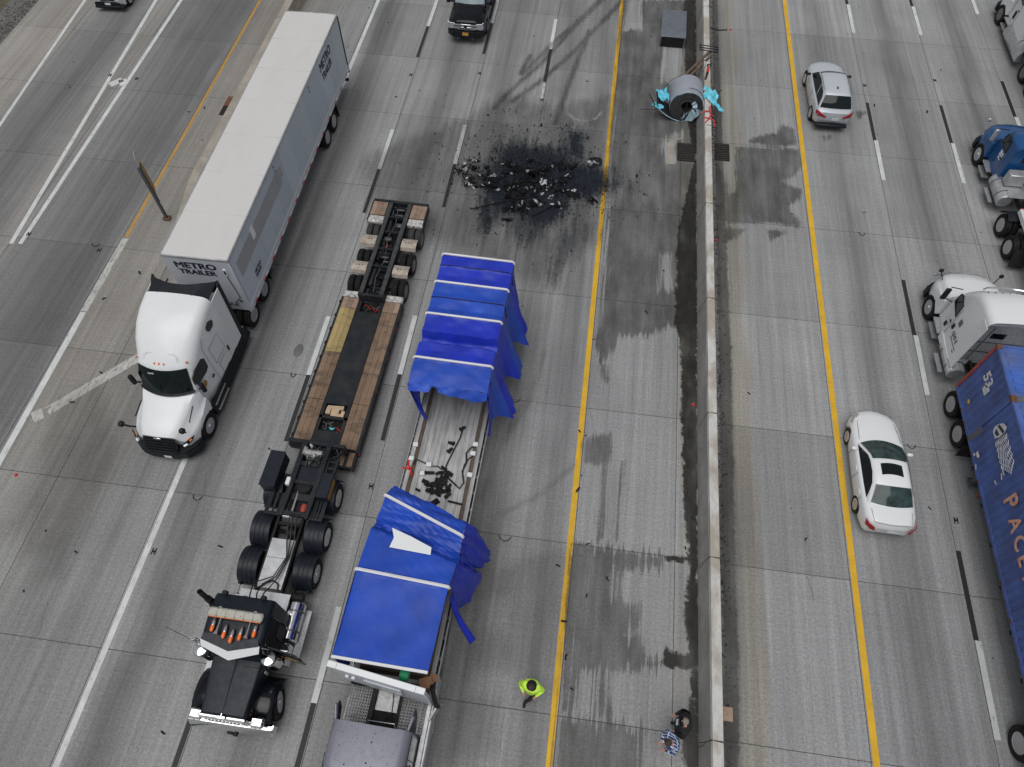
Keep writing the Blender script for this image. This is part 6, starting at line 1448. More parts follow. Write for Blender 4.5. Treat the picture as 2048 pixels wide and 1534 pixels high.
# right carriageway: white sleeper with the container
wt = tractor('container_tractor', 'white sleeper truck pulling the blue container on the far carriageway', (15.87,20.49,0), 90, M['white_paint'], dict(zcab=2.75, zslp=3.85, xrear=-2.95, drives=(-4.71,-6.0), tank=(-3.5,-2.0), rim='steel', chrome=False))
part('back_wall', wt, G().box(-2.985,-2.955,-1.02,1.02,1.1,3.3,.02), M['lens_grey'])
part('back_window', wt, G().box(-2.995,-2.985,.05,.55,2.55,2.85,.005), M['glass'])
part('back_rib', wt, G().box(-3.0,-2.98,-1.0,1.0,2.28,2.33).box(-3.0,-2.98,-1.0,1.0,1.7,1.75).box(-2.995,-2.98,.62,.66,1.2,3.2), M['rim_dark'])
part('fairing_lip', wt, G().loft([sec(-2.94,1.225,3.0,3.855,.26,.06),sec(-3.35,1.225,3.3,3.86,.26,.06)],cap=(False,False)), M['white_paint'])
for s in (1,-1):
    part('side_extender', wt, G().box(-3.42,-2.95,s*1.215,s*1.24,1.0,3.55), M['white_paint'])
    part('side_fairing', wt, G().box(-3.45,-1.65,s*1.16,s*1.24,.72,1.05,.02), M['old_white'])
    part('bull_bar', wt, G().tube([(1.40,s*.05,.9),(1.44,s*.7,.95),(1.30,s*1.05,1.05),(1.0,s*1.26,1.10)],.03,6).tube([(1.40,s*.05,1.2),(1.42,s*.6,1.25),(1.30,s*.95,1.2)],.025,6), M['chrome'])
    for x,z in ((-1.9,1.75),(-1.4,1.3)): part('vent_panel', wt, G().box(x-.09,x+.05,s*1.17,s*1.215 if x>-1.5 else s*1.235,z-.11,z+.11,.01), M['black_plastic'])
part('roof_air_deflector', wt, G().tube([(-1.55,-.98,3.55),(-1.3,-.7,3.40),(-1.2,0,3.36),(-1.3,.7,3.40),(-1.55,.98,3.55)],.035,6), M['chrome'])
for k in range(8): part('rivet', wt, G().cyl((-1.62-.02*k,lerp(-.9,.9,k/7),3.62),(-1.62-.02*k,lerp(-.9,.9,k/7),3.66),.02,n=6), M['rim_dark'])
text('lettering', wt, 'QVS E', .26, (-2.15,1.235,1.62), LEFT_TXT, M['text_grey'], .006, .8)
part('decal_line', wt, G().box(-2.95,-2.2,1.2,1.226,1.46,1.50).box(-2.9,-2.75,1.2,1.226,1.32,1.37), M['text_grey'])
part('grime_decal', wt, G().box(-2.25,-2.05,1.20,1.232,2.1,2.35), M['text_grey'])

# blue 53' container on its chassis
t = thing('shipping_container', 'long blue corrugated container with worn white and orange lettering', 'container', (15.66,16.0,0), 90)
LC, Z0, Z1, HC = 16.1, 1.42, 4.10, 1.25
def corr(x):
    p = (x/.29) % 1.0
    return .0 if p < .38 else (.036*(p-.38)/.12 if p < .5 else (.036 if p < .88 else .036*(1-(p-.88)/.12)))
for s in (1,-1):
    xs = []; x = -.12
    while x > -LC+.1:
        for f in (0,.38,.5,.88): xs.append(x-.29*f)
        x -= .29
    g = G(); g.loft([[(x,s*(HC-.045+corr(-x-.12+1e-4)),Z0+.14),(x,s*(HC-.045+corr(-x-.12+1e-4)),Z1-.10)] for x in xs], cap=(False,False)); part('corrugated_side', t, g, M['cont_blue'], 20)
    part('bottom_rail', t, G().box(-LC,0,s*(HC-.06),s*HC,Z0,Z0+.15,.01), M['cont_blue'])
    part('top_rail', t, G().box(-LC,0,s*(HC-.07),s*HC,Z1-.11,Z1,.01), M['cont_blue'])
    part('front_post', t, G().box(-.11,0,s*(HC-.11),s*(HC+.004),Z0,Z1+.01,.012), M['cont_red'])
    part('lift_post', t, G().box(-2.22,-2.08,s*(HC-.05),s*(HC+.006),Z0+.1,Z1-.02,.01), M['cont_blue'])
    part('corner_casting', t, G().box(-2.28,-2.02,s*(HC-.16),s*(HC+.012),Z1-.10,Z1+.02,.01).box(-.18,.006,s*(HC-.17),s*(HC+.008),Z1-.09,Z1+.02,.01), M['rust'])
    for k in range(26):
        x = -1.0-k*.58
        part('rust_mark', t, G().box(x-.02-RND.uniform(0,.12),x+.02,s*HC-.001 if s>0 else s*HC-.003,s*HC+.003 if s>0 else s*HC+.001,Z0+.02,Z0+.06+RND.uniform(0,.06)), M['rust'])
part('front_wall', t, G().box(-.05,-.02,-HC+.1,HC-.1,Z0,Z1), M['cont_blue'])
part('front_header', t, G().box(-.10,.003,-HC+.1,HC-.1,Z1-.14,Z1+.004,.01), M['cont_blue'])
part('roof', t, G().box(-LC,-.1,-HC+.07,HC-.07,Z1-.05,Z1-.02), M['cont_roof'])
for k in range(46):
    x = -.42-k*.34
    if abs(x+2.15) < .25: continue
    part('roof_rib', t, G().box(x-.10,x+.10,-HC+.22,HC-.22,Z1-.03,Z1+.008,.016), M['cont_roof'])
part('roof_band', t, G().box(-2.26,-2.04,-HC+.1,HC-.1,Z1-.03,Z1+.014,.01), M['cont_grey'])
part('side_strap', t, G().box(-2.42,-2.22,HC-.02,HC+.012,Z0+.05,Z0+.9,.01), M['cont_grey'])
SIDE = HC+.006
text('lettering', t, '53', .58, (-.62,SIDE,3.06), LEFT_TXT, M['letter_white'], .02, 1.0)
part('paper_label', t, G().box(-1.30,-1.0,SIDE-.02,SIDE+.004,2.86,3.16), M['letter_white'])
part('yellow_disc', t, G().lathe([(.09,0),(.08,.006),(0,.007)],(-1.02,SIDE,1.98),12,'y'), M['text_yellow'])
for i, (ch, m) in enumerate((('P','letter_orange'),('A','letter_orange'),('C','letter_orange'),('E','letter_orange'),('R','letter_orange'))):
    text('lettering', t, ch, .98 if i == 0 else .82, (-5.02-i*.60-(.12 if i else 0),SIDE,2.52), LEFT_TXT, M[m], .022, .80)
part('white_sign', t, G().box(-9.0,-8.4,SIDE-.02,SIDE+.004,2.5,3.2), M['letter_white'])
# worn emblem: tapering block of wavy lines under a rounded plate
part('emblem_plate', t, G().add([(-2.62,SIDE,3.20),(-2.72,SIDE,3.46),(-2.92,SIDE,3.56),(-3.02,SIDE,3.42),(-3.05,SIDE,3.10),(-2.98,SIDE,2.86),(-2.70,SIDE,2.84),(-2.60,SIDE,3.0)],[tuple(range(8))]), M['letter_white'])
part('emblem_mark', t, G().add([(-2.66,SIDE+.005,3.26),(-3.0,SIDE+.005,3.40),(-3.02,SIDE+.005,3.28),(-2.66,SIDE+.005,3.14)],[(0,1,2,3)]).add([(-2.70,SIDE+.005,3.06),(-2.98,SIDE+.005,3.12),(-2.96,SIDE+.005,2.98),(-2.80,SIDE+.005,2.92)],[(0,1,2,3)]), M['navy_letter'])
for k in range(9):
    zc = lerp(2.84,3.44,k/8); ln = 1.35-.3*abs(k-5)/4
    g = G().tube([(-3.08-ln*j/24,SIDE+.002,zc+.03*math.sin(j*1.25)) for j in range(25)],.011,4); part('emblem_wave', t, g, M['letter_white'])
for (x,z,w,h) in ((-3.05,1.80,.22,.14),(-2.95,1.62,.12,.08),(-4.15,2.85,.35,.05),(-4.3,2.72,.22,.05),(-4.35,2.35,.16,.05),(-3.4,1.55,.18,.05)): part('paint_remnant', t, G().obox((x,SIDE,z),(w,.006,h),(0,R(RND.uniform(-20,20)),0)), M['letter_white'])
ch = thing('container_chassis', 'black skeletal chassis carrying the blue container', 'trailer', (15.66,16.0,0), 90)
part('chassis_beam', ch, G().box(-16,-.2,-.5,-.38,1.02,1.36).box(-16,-.2,.38,.5,1.02,1.36), M['black_frame'])
g = G()
for k in range(12): x=-.5-k*1.4; g.box(x-.06,x+.06,-1.2,1.2,1.24,1.40)
part('bolster', ch, g, M['black_frame'])
for x in (-11.9,-13.15): duals(ch, x, 1.22, rim='steel'); axle(ch, x)
for s in (1,-1):
    part('landing_leg', ch, G().box(-3.4,-3.25,s*.6,s*.75,.3,1.1).box(-3.5,-3.15,s*.52,s*.83,.25,.3), M['galv'])
    mud_flap(ch, -2.35, s*.6, s*1.2, .45, 1.1); part('side_lamp', ch, G().box(-4.4,-4.25,s*1.2,s*1.26,1.18,1.30), M['rust'])
# blue day cab and its flatbed
bt_ = tractor('blue_tractor', 'blue day-cab truck with bare aluminium tank at the right edge', (19.87,30.51,0), 90, M['blue_truck'], dict(zcab=2.70, xrear=-2.25, drives=(-4.76,-6.11), tank=(-3.55,-1.95), rim='steel', mirror='alu'))
for k in range(5):
    for q in range(2): part('door_lettering', bt_, G().box(-1.22-k*.075-.055,-1.22-k*.075,1.04,1.085,1.70-q*.14,1.80-q*.14), M['text_white'])
part('door_lettering', bt_, G().box(-1.52,-1.26,1.04,1.085,1.44,1.49), M['text_white'])
part('back_window', bt_, G().box(-2.262,-2.25,-.6,.6,1.95,2.45), M['glass'])
part('cab_box', bt_, G().box(-2.9,-2.45,.2,1.0,1.15,1.75,.03), M['alu'])
part('deck_plate', bt_, G().box(-3.6,-2.5,-.8,.9,1.08,1.11), M['alu'])
for k in range(4): part('air_hose', bt_, G().tube([(-2.3,.3-.15*k,1.9),(-2.6,.4-.15*k,1.4),(-3.0,.2-.15*k,1.3),(-3.6,.2-.1*k,1.5)],.02,5), M['green_box'] if k==1 else M['hose'])
part('quarter_fender', bt_, G().arc(-4.76,.52,.64,20,120,.62,1.24,.02,10).arc(-4.76,.52,.64,20,120,-1.24,-.62,.02,10), M['black_plastic'])
part('mud_guard', bt_, G().obox((-6.85,.93,.6),(.03,.64,.8),(0,R(25),0)).obox((-6.85,-.93,.6),(.03,.64,.8),(0,R(25),0)), M['rubber'])
t = thing('white_flatbed', 'pale flatbed trailer behind the blue day-cab truck', 'trailer', (19.87,26.75,0), 90)
part('deck', t, G().box(-13,-.9,-.95,.80,1.34,1.42), M['roof_white'])
for s in (1,-1):
    part('side_rail', t, G().box(-13,-.9,.802 if s>0 else -1.02,.86 if s>0 else -.952,1.22,1.44,.01), M['old_white'])
    part('beam', t, G().box(-13,-.3,s*.45-.05,s*.45+.05,.95,1.33), M['black_frame'])
part('front_lip', t, G().box(-.898,-.85,-.95,.80,1.25,1.45), M['cont_red'])
for x in (-10.3,-11.6): duals(t, x, 1.24, rim='steel')
# white truck in the top right corner
wr_ = tractor('fleet_tractor', 'white truck cut by the top right corner of the picture', (23.62,43.0,0), 90, M['white_paint'], dict(zcab=2.85, zslp=3.8, xrear=-3.3, drives=(-5.45,-6.75), tank=(-3.9,-2.1), rim='dark', srim='dark'))
for s in (1,-1):
    part('tank_fairing', wr_, G().loft([[(-1.65,s*1.0,.35),(-1.65,s*1.36,.38),(-1.65,s*1.36,.62),(-1.65,s*1.20,.98)],[(-4.35,s*1.0,.35),(-4.35,s*1.36,.38),(-4.35,s*1.36,.62),(-4.35,s*1.20,.98)]],closed=True), M['alu'])
    part('grille_vent', wr_, G().box(-1.45,-1.2,s*1.10,s*1.14,1.05,1.45,.01), M['black_plastic'])
t = thing('white_van_trailer', 'white trailer behind the corner truck, almost out of frame', 'trailer', (23.62,38.9,0), 90)
part('box', t, G().box(-15.9,0,-1.29,1.29,1.15,4.08,.03), M['roof_white'])
part('rail', t, G().box(-15.9,.01,1.292,1.31,1.1,1.35).box(-15.9,.01,-1.31,-1.292,1.1,1.35), M['alu'])
for x in (-12.5,-13.8): duals(t, x, 1.26, rim='steel')
# ============================================================= SPILLED LOAD AT THE BARRIER
t = thing('steel_coil', 'grey steel coil with torn plastic wrap leaning against the median barrier', 'coil', (4.57,31.75,0), 3)
RC = .86; LCn = 1.40
g = G().lathe([(.27,0),(RC-.02,0),(RC,.02),(RC,LCn-.02),(RC-.02,LCn),(.27,LCn),(.27,0)],(0,0,RC),48,'y'); part('coil_body', t, g, M['coil_steel'], 30)
g = G().lathe([(.28,-.006),(RC-.03,-.006)],(0,0,RC),48,'y'); part('coil_face', t, G().grid(lambda u,v: ((lerp(.275,RC-.015,v))*math.cos(u*6.2832),-.006+.006*math.sin(v*70),RC+lerp(.275,RC-.015,v)*math.sin(u*6.2832)),48,14), M['coil_edge'])
part('coil_core', t, G().lathe([(.262,.3),(0,.3)],(0,0,RC),24,'y'), M['pit'])
part('coil_bore', t, G().grid(lambda u,v: (.268*math.cos(u*6.2832),lerp(-.004,1.2,v),RC+.268*math.sin(u*6.2832)),24,2), M['cast_iron'])
# peeled outer lap on the left
def lap(u, v):
    a = R(lerp(275,178,u)); rr = lerp(.875,1.50,u**1.5); return (rr*math.cos(a), lerp(-.04,1.12+.1*math.sin(u*9),v), max(.02,RC+rr*math.sin(a)*lerp(1,.62,u)))
part('peeled_lap', t, G().grid(lap, 22, 6), M['coil_edge'], 60)
part('lap_edge', t, G().tube([(*[c for c in lap(k/20,0)],) for k in range(21)],.018,5), M['plastic_pale'])
def crumple(c, sx, sy, n, seed, a, mat, parent, name, rot=0, dz=0):
    r = random.Random(seed); ph = [r.uniform(0,6.28) for _ in range(8)]
    def fn(u, v):
        x = (u-.5)*sx*(1-.25*math.sin(v*5+ph[0])**2); y = (v-.5)*sy*(1-.25*math.sin(u*6+ph[1])**2)
        z = a*(math.sin(u*9+ph[2]+v*4)+.6*math.sin(v*13+ph[3]+u*5)+.4*math.sin((u+v)*21+ph[4]))+dz*(u-.5)**2
        return (c[0]+x*math.cos(rot)-y*math.sin(rot), c[1]+x*math.sin(rot)+y*math.cos(rot), c[2]+z)
    return part(name, parent, G().grid(fn, n, n), M[mat], 25)
crumple((-1.20,.55,1.10),.55,.95,16,3,.07,'plastic_blue',t,'torn_wrap',.2)
crumple((-1.42,.15,.72),.36,.62,14,5,.05,'plastic_blue',t,'torn_wrap',.9)
def facewrap(u, v):
    a = R(lerp(255,352,u)); rr = lerp(.30,.84,v); return (rr*math.cos(a), -.05-.05*math.sin(u*11+v*3)-.03*math.sin(v*9+u*25), RC+rr*math.sin(a))
part('face_wrap', t, G().grid(facewrap, 26, 8), M['plastic_pale'], 25)
part('face_wrap', t, G().grid(lambda u,v: (lerp(.30,.52,v)*math.cos(R(lerp(352,410,u))),-.05-.04*math.sin(u*9),RC+lerp(.28,.50,v)*math.sin(R(lerp(352,410,u)))), 10, 4), M['plastic_pale'], 25)
part('rim_wrap', t, G().grid(lambda u,v: ((RC-lerp(.0,.06,v))*math.cos(R(lerp(5,130,u))),-.02-.01*math.sin(u*30),RC+(RC-lerp(.0,.06,v))*math.sin(R(lerp(5,130,u)))), 30, 2), M['plastic_pale'])
for dx in (-.14,.02): part('steel_band', t, G().tube([(dx*.2,-.03,RC+.20),(dx*.5,-.10,RC-.2),(dx,-.12,RC-.6),(dx*1.3,-.08,.05)],.022,5), M['hose'])
part('steel_band', t, G().tube([((RC+.012)*math.cos(R(a)),.22+.003*a*.2,RC+(RC+.012)*math.sin(R(a))) for a in range(20,100,8)],.014,4), M['hose'])
part('loose_band', t, G().tube([(-.35,1.35,1.7),(-.8,1.2,1.55),(-1.15,.9,1.25),(-1.35,.55,.95)],.014,5), M['hose'])
part('loose_band', t, G().tube([(-1.42,.0,.62),(-1.75,.35,.95),(-1.9,.62,1.05)],.03,5).tube([(-1.42,.0,.62),(-1.9,.02,.60),(-2.3,.02,.55)],.022,5), M['hose'])
part('loose_band', t, G().tube([(.5,1.38,1.6),(.75,1.7,1.75),(.9,2.3,1.95),(.98,2.9,1.6)],.014,5), M['hose'])
def drape(u, v):
    x = lerp(5.38,6.12,u); y = 32.55+(v-.5)*1.25*(1-.35*abs(2*u-1)**2)+.10*math.sin(u*7+1)+.05*math.sin(u*17)
    d = abs(x-5.58); z = 1.10-max(0,d-.15)*(.55 if x>5.58 else 1.6)-max(0,d-.5)*.9
    return (x+.05*math.sin(v*8+2), y, z+.035*math.sin(u*9+v*6)+.03*math.sin(v*15+u*4)+.02*math.sin((u-v)*27))
o = part('plastic_sheet', None, G().grid(drape, 24, 24), M['plastic_blue'], 40); tag(o, 'bright blue torn plastic sheet draped over the barrier top beside the coil', 'plastic sheet')
o = crumple((6.12,31.75,1.0),.2,.8,10,12,.03,'plastic_blue',None,'plastic_scrap',.5); tag(o, 'thin tail of pale blue plastic hanging off the barrier', 'plastic sheet')
o = part('dark_steel_cover', None, G().loft([[(-.68,-1.36,0),(.68,-1.36,0),(.68,-1.36,.60),(-.68,-1.36,.60)],[(-.68,-1.25,0),(.68,-1.25,0),(.70,-1.25,.67),(-.70,-1.25,.65)],[(-.66,0,0),(.67,0,0),(.69,0,.65),(-.68,0,.62)],[(-.66,1.3,0),(.66,1.3,0),(.69,1.3,.62),(-.67,1.3,.60)],[(-.66,1.36,0),(.66,1.36,0),(.66,1.36,.56),(-.66,1.36,.54)]],closed=True), [M['sheet_steel']], 30, loc=(3.87,39.42,.0), rot=(0,0,R(-1)))
tag(o, 'dark grey battered steel box cover on the shoulder at the top', 'box')
part('shaded_front', o, G().box(-.62,.62,-1.372,-1.362,.03,.57), M['pit']); part('bent_lip', o, G().tube([(-.69,-1.37,.62),(0,-1.39,.65),(.69,-1.37,.63)],.025,6), M['sheet_steel'])  # black sheet over the front face: its shade painted as colour
for i,(a,c,lb) in enumerate((((4.05,34.15,.42),(5.72,36.05,1.24),'upper weathered board leaning on the barrier behind the coil'),((4.25,34.05,.36),(5.80,35.75,1.22),'lower weathered board leaning on the barrier behind the coil'))):
    a, c = Vector(a), Vector(c); d = c-a; m_ = (a+c)/2
    o = part('board', None, G().box(-d.length/2,d.length/2,-.07,.07,-.035,.035,.006), M['timber'], loc=m_, rot=(0,-math.asin(d.z/d.length),math.atan2(d.y,d.x))); tag(o, lb, 'board')
for i in range(3):
    y = 36.0+i*.22; o = part('steel_rod', None, G().cyl((5.18,y,1.30),(6.08,y-.05,1.26),.025,n=8).lathe([(0,-.05),(.05,-.03),(.05,.03),(0,.05)],(6.08,y-.05,1.26),8,'x').lathe([(0,-.05),(.05,-.03),(.05,.03),(0,.05)],(5.18,y,1.30),8,'x'), M['cast_iron'])
    tag(o, ('nearest','middle','farthest')[i]+' of three short rods lying across the barrier top', 'rod')
t = thing('load_binder', 'red and black ratchet load binder lying along the barrier top', 'binder', (5.58,34.35,1.08), 82)
part('barrel', t, G().cyl((-.05,0,.05),(.38,0,.05),.065,n=10), M['red']); part('handle', t, G().cyl((-.62,.03,.05),(-.05,0,.05),.04,.055,n=8), M['black_plastic'])
part('hook', t, G().tube([(.38,0,.05),(.5,.06,.06),(.62,.1,.06),(.7,0,.06),(.62,-.1,.06),(.5,-.06,.05)],.03,6), M['cast_iron'])
o = part('red_hook_chain', None, G().tube([(5.25,31.12,1.02),(5.45,31.18,1.12),(5.68,31.2,1.13),(5.66,31.5,1.13),(5.7,31.6,1.12)],.032,6).tube([(5.35,30.75,1.08),(5.6,30.65,1.12),(5.85,30.6,1.06),(5.95,30.35,.9)],.032,6).tube([(5.72,30.95,1.12),(5.6,30.6,1.12),(5.42,30.3,1.08)],.028,6).tube([(5.66,31.2,1.12),(5.74,30.85,1.13),(5.86,30.85,1.12)],.03,6), M['red']); tag(o, 'tangle of thin red hooks and rods on the barrier top below the coil', 'hooks')
o = part('wire_loop', None, G().tube([(6.05,33.9,.03),(6.2,34.3,.03),(6.1,34.8,.05),(6.3,34.2,.03),(6.6,34.6,.03)],.016,5), M['hose']); tag(o, 'black wire tangle on the ground across the barrier from the coil', 'wire')
o = part('pipe_scrap', None, G().tube([(6.1,40.2,.04),(6.5,40.05,.04),(7.0,40.15,.04)],.03,5), M['hose']); tag(o, 'bent black hose beyond the barrier near the top', 'hose')
# drain grates
mk('grate_iron', (.05,.044,.04), .7, var=.3, spec=.3)
def grate(name, label, x, y, w, l, rz=0, half=False):
    t = thing(name, label, 'drain', (x,y,.006), rz)
    part('frame', t, G().box(-w/2,w/2,-l/2,-l/2+.05,0,.03).box(-w/2,w/2,l/2-.05,l/2,0,.03).box(-w/2,-w/2+.05,-l/2+.05,l/2-.05,0,.03).box(w/2-.05,w/2,-l/2+.05,l/2-.05,0,.03), M['cast_iron'])
    part('pit', t, G().box(-w/2+.05,w/2-.05,-l/2+.05,l/2-.05,0,.006), M['pit'])
    n = int((l-.1)/.12)
    for i in range(n): yy = lerp(-l/2+.08,l/2-.08,i/(n-1)); part('grate_bar', t, G().box(-w/2+.05,w/2-.05,yy-.022,yy+.022,.008,.030), M['grate_iron'])
    part('grate_rib', t, G().box(-.02,.02,-l/2+.05,l/2-.05,.008,.024), M['cast_iron'])
    return t
grate('drain_grate','rusty drain grate in the wet gutter below the coil',4.72,29.35,.85,1.3)
grate('drain_grate','dark drain grate on the far side of the median barrier',6.5,29.6,.72,1.25)
t = grate('drain_grate','rusty drain inlet beside the ramp wall behind the trailer',-19.0,29.75,.55,1.5)
part('cover_plate', t, G().box(-.27,.27,-.05,.72,.03,.045), M['rust'])
g = G(); rr = random.Random(4)
for s_,y0 in ((-1,0),):
    pass
g.loft([[(x-.16-rr.uniform(0,.05),y,.024),(x,y,.05),(x+.10+rr.uniform(0,.05),y,.024)] for x,y in ((4.05,28.35),(4.0,28.8),(4.02,29.3),(3.98,29.8),(4.1,30.2),(4.5,30.35))]); o = part('sand_ridge', None, g, M['old_concrete'], 30); tag(o, 'pale ridge of absorbent sand curling round the gutter drain', 'sand')
# sign post on the nose of the ramp wall
t = thing('sign_post', 'dark post with edge-on amber and grey sign panels on the ramp wall nose', 'sign', (-19.0,21.5,.10), 0)
part('post', t, G().box(-.06,.06,-.06,.06,0,2.95,.01), M['galv']); part('base_plate', t, G().box(-.16,.16,-.14,.14,0,.03), M['rust'])
part('post_sleeve', t, G().cyl((.02,.09,.9),(.02,.09,2.75),.03,n=8), M['galv'])
av = math.atan2(21.5,-19.0)
part('amber_panel', t, G().box(-.02,.62,-.012,.012,1.35,2.72), M['sign_amber'], rot=(0,0,av-R(9)), loc=(.05,.10,0))
part('grey_panel', t, G().box(-.05,.55,-.012,.012,2.45,3.35), M['lens_grey'], rot=(0,0,av-R(12)), loc=(-.02,.08,0))
part('panel_brace', t, G().box(-.02,.5,-.02,.02,1.6,1.66).box(-.02,.5,-.02,.02,2.4,2.46), M['galv'], rot=(0,0,av-R(3)), loc=(0,.08,0))
# pavement reflectors
REF = [(-24.75,31.31,'right of the white paint patch on the ramp lines'),(-24.9,19.75,'at the lower end of the double ramp lines'),(-26.3,31.4,'left of the white paint patch on the ramp lines'),(-10.12,33.63,'between dashes below and left of the black pickup'),(-6.45,34.27,'between dashes below and right of the black pickup'),(-2.82,32.47,'below the dash just above the burnt debris'),(-13.31,6.34,'beside the solid white line left of the black tractor'),(-6.48,9.72,'between the lowboy gooseneck and the crumpled tarp'),(14.2,36.01,'just right of the silver SUV'),(18.0,36.97,'one lane to the right of the silver SUV'),(14.28,11.23,'between the white sedan and the blue container'),(-21.3,19.27,'left of the worn line near the trailer')]
for (x,y,w_) in REF:
    t = thing('pavement_marker', 'small metal reflector in the pavement '+w_, 'reflector', (x,y,.004), 0, 'reflectors along the lane lines'); t.scale = (.72,.72,1)
    part('casting', t, G().box(-.10,-.06,-.16,.16,0,.02).box(.06,.10,-.16,.16,0,.02).box(-.06,.06,-.05,.05,0,.018), M['cast_iron']); part('lens', t, G().box(-.05,.05,.052,.12,0,.014), M['cast_marker'])
# dark repair ellipse, cardboard, red scraps
o = part('repair_patch', None, G().lathe([(.24,0),(.23,.004),(0,.005)],(0,0,0),20,'z'), M['patch_dark'], loc=(-10.84,15.17,.006)); o.scale = (.8,1.35,1); tag(o, 'oval dark repair spot in the lane beside the lowboy', 'patch')
o = part('cardboard_sheet', None, G().box(-.16,.16,-.20,.20,0,.012,.003), M['cardboard'], loc=(6.13,3.82,.03), rot=(R(3),R(-4),0)); tag(o, 'tan cardboard piece on the ground at the far foot of the barrier', 'cardboard')
for (x,y,lb) in ((-19.46,8.41,'red plastic scrap on the gore pavement at the left edge'),(5.08,14.75,'red scrap in the wet gutter by the barrier'),(7.2,40.22,'orange-red scrap near the top beyond the barrier'),(6.1,23.61,'orange scrap in the dirt at the far foot of the barrier')):
    o = part('plastic_fragment', None, G().loft([[(-.08,-.05,0),(.06,-.06,0),(.09,.03,0),(-.02,.07,0)],[(-.05,-.03,.04),(.04,-.04,.05),(.05,.02,.03),(-.02,.04,.05)]],closed=True), M['red'], 20, loc=(x,y,.004), rot=(0,0,x)); tag(o, lb, 'scrap')
# torn tyre scraps
def chunk(r, seed, mat, flat=.5, n=7):
    q = random.Random(seed); g = G(); bm = bmesh.new(); bmesh.ops.create_icosphere(bm, subdivisions=1, radius=r)
    k = [q.uniform(.55,1.6) for _ in range(3)]
    for v in bm.verts: f = q.uniform(.6,1.25); v.co = (v.co.x*k[0]*f, v.co.y*k[1]*f, max(0,(v.co.z+r*.4)*flat*f))
    bm.verts.index_update(); g.add([v.co[:] for v in bm.verts],[[v.index for v in f.verts] for f in bm.faces]); bm.free()
    return g.mesh('fragment', mat, 15)
SCR = [(x,y,r*.8) for x,y,r in [(3.07,19.11,.10),(.92,10.49,.13),(.81,5.89,.11),(1.07,4.72,.11),(1.42,8.58,.08),(2.21,7.56,.09),(-19.01,18.31,.12),(-19.9,16.58,.10),(-20.17,29.36,.10),(-20.84,28.99,.08),(-18.74,11.62,.10),(-11.02,6.8,.10),(-10.71,.98,.09),(13.46,11.52,.07),(14.46,34.28,.10),(17.12,34.27,.12),(7.3,15.5,.08),(13.02,26.3,.06),(8.94,9.75,.08),(-3.96,10.82,.08),(-17.2,14.9,.14),(-17.6,17.9,.10),(-18.4,13.1,.09),(1.3,3.9,.07),(-16.0,6.0,.08),(.6,7.7,.09),(1.6,6.9,.08)]]
for i,(x,y,r) in enumerate(SCR):
    q = random.Random(i); pts = [(0,0,.02)]; a = q.random()*6.28
    for j in range(4): a += q.uniform(-.8,.8); pts.append((pts[-1][0]+r*.55*math.cos(a),pts[-1][1]+r*.55*math.sin(a),.02+q.uniform(0,.03)))
    o = part('tyre_scrap', None, G().tube(pts, r*.36, 6), M['rubber'], 40, loc=(x,y,.012)); o.scale=(1,1,.6); tag(o, 'small curled scrap of black tyre rubber on the pavement', 'tyre scrap', 'tyre scraps scattered on the pavement')
for i,(x,y,w,w_) in enumerate(((-1.4,8.45,.42,'right of the crumpled front tarp'),(-12.56,8.46,.35,'below the white sleeper truck'),(-1.79,14.04,.4,'right of the hanging rear tarp'),(-21.6,19.55,.35,'on the ramp left of the box trailer'),(13.2,14.05,.3,'right of the white sedan'),(12.7,24.9,.3,'in the far lane above the white sedan'),(-10.7,14.0,.2,'left of the lowboy deck'))):
    o = part('joint_seal', None, G().tube([(-w/2,.06,.012),(-w*.35,-.06,.02),(0,-.13,.02),(w*.35,-.06,.02),(w/2,.06,.012)],.016,5), M['hose'], loc=(x,y,0)); tag(o, 'loop of black joint sealant '+w_, 'sealant', 'loose joint seals')
# ---- burnt debris
g = G(); q = random.Random(21)
CL = [(-5.9,26.8,.3),(-5.7,26.1,.3),(-5.3,25.6,.3),(-4.6,26.2,.4),(-4.4,25.6,.35),(-3.8,26.0,.4),(-3.4,25.4,.4),(-3.0,26.4,.45),(-2.6,25.8,.45),(-2.1,26.2,.4),(-2.2,24.9,.35),(-1.6,25.9,.4),(-1.2,26.5,.35),(-.6,25.6,.25),(-1.3,27.4,.3),(-3.1,24.6,.35),(-2.8,24.3,.25),(-2.9,25.2,.4),(-2.2,27.0,.4),(-3.6,27.0,.35)]
CL += [(c[0]+q.gauss(0,.5),c[1]+q.gauss(0,.35),.14) for c in CL for _ in range(2)]
for i in range(2600):
    cx_, cy_, s_ = q.choice(CL); x, y = q.gauss(cx_,s_*.62), q.gauss(cy_,s_*.5)
    r = .008+.07*q.random()**3.2*(2.0 if q.random()<.06 else 1); m = 0 if q.random()<.93 else (1 if q.random()<.6 else 2)
    g.mat(m); h = max(.02,.16-.25*math.hypot(x-cx_,y-cy_))
    g.obox((x,y,.025+q.random()*h*.7),(r*q.uniform(.8,4.5),r*q.uniform(.4,1.6),r*q.uniform(.15,.8)),(q.uniform(-.9,.9),q.uniform(-.9,.9),q.random()*3.14))
g.mat(0)
for i in range(60):   # bent wires and straps in the heap
    cx_, cy_, s_ = q.choice(CL[:20]); p_ = [(cx_+q.gauss(0,.3),cy_+q.gauss(0,.25),.05+q.random()*.1)]
    for j in range(4): p_.append((p_[-1][0]+q.uniform(-.22,.22),p_[-1][1]+q.uniform(-.2,.2),.04+q.random()*.16))
    g.tube(p_, q.uniform(.008,.02), 4)
o = part('burnt_debris', None, g, [M['debris_black'],M['debris_grey'],M['debris_white']], 15); o['kind']='stuff'; o['label']='charred heap of small fragments in the middle of the lanes'; o['category']='debris'
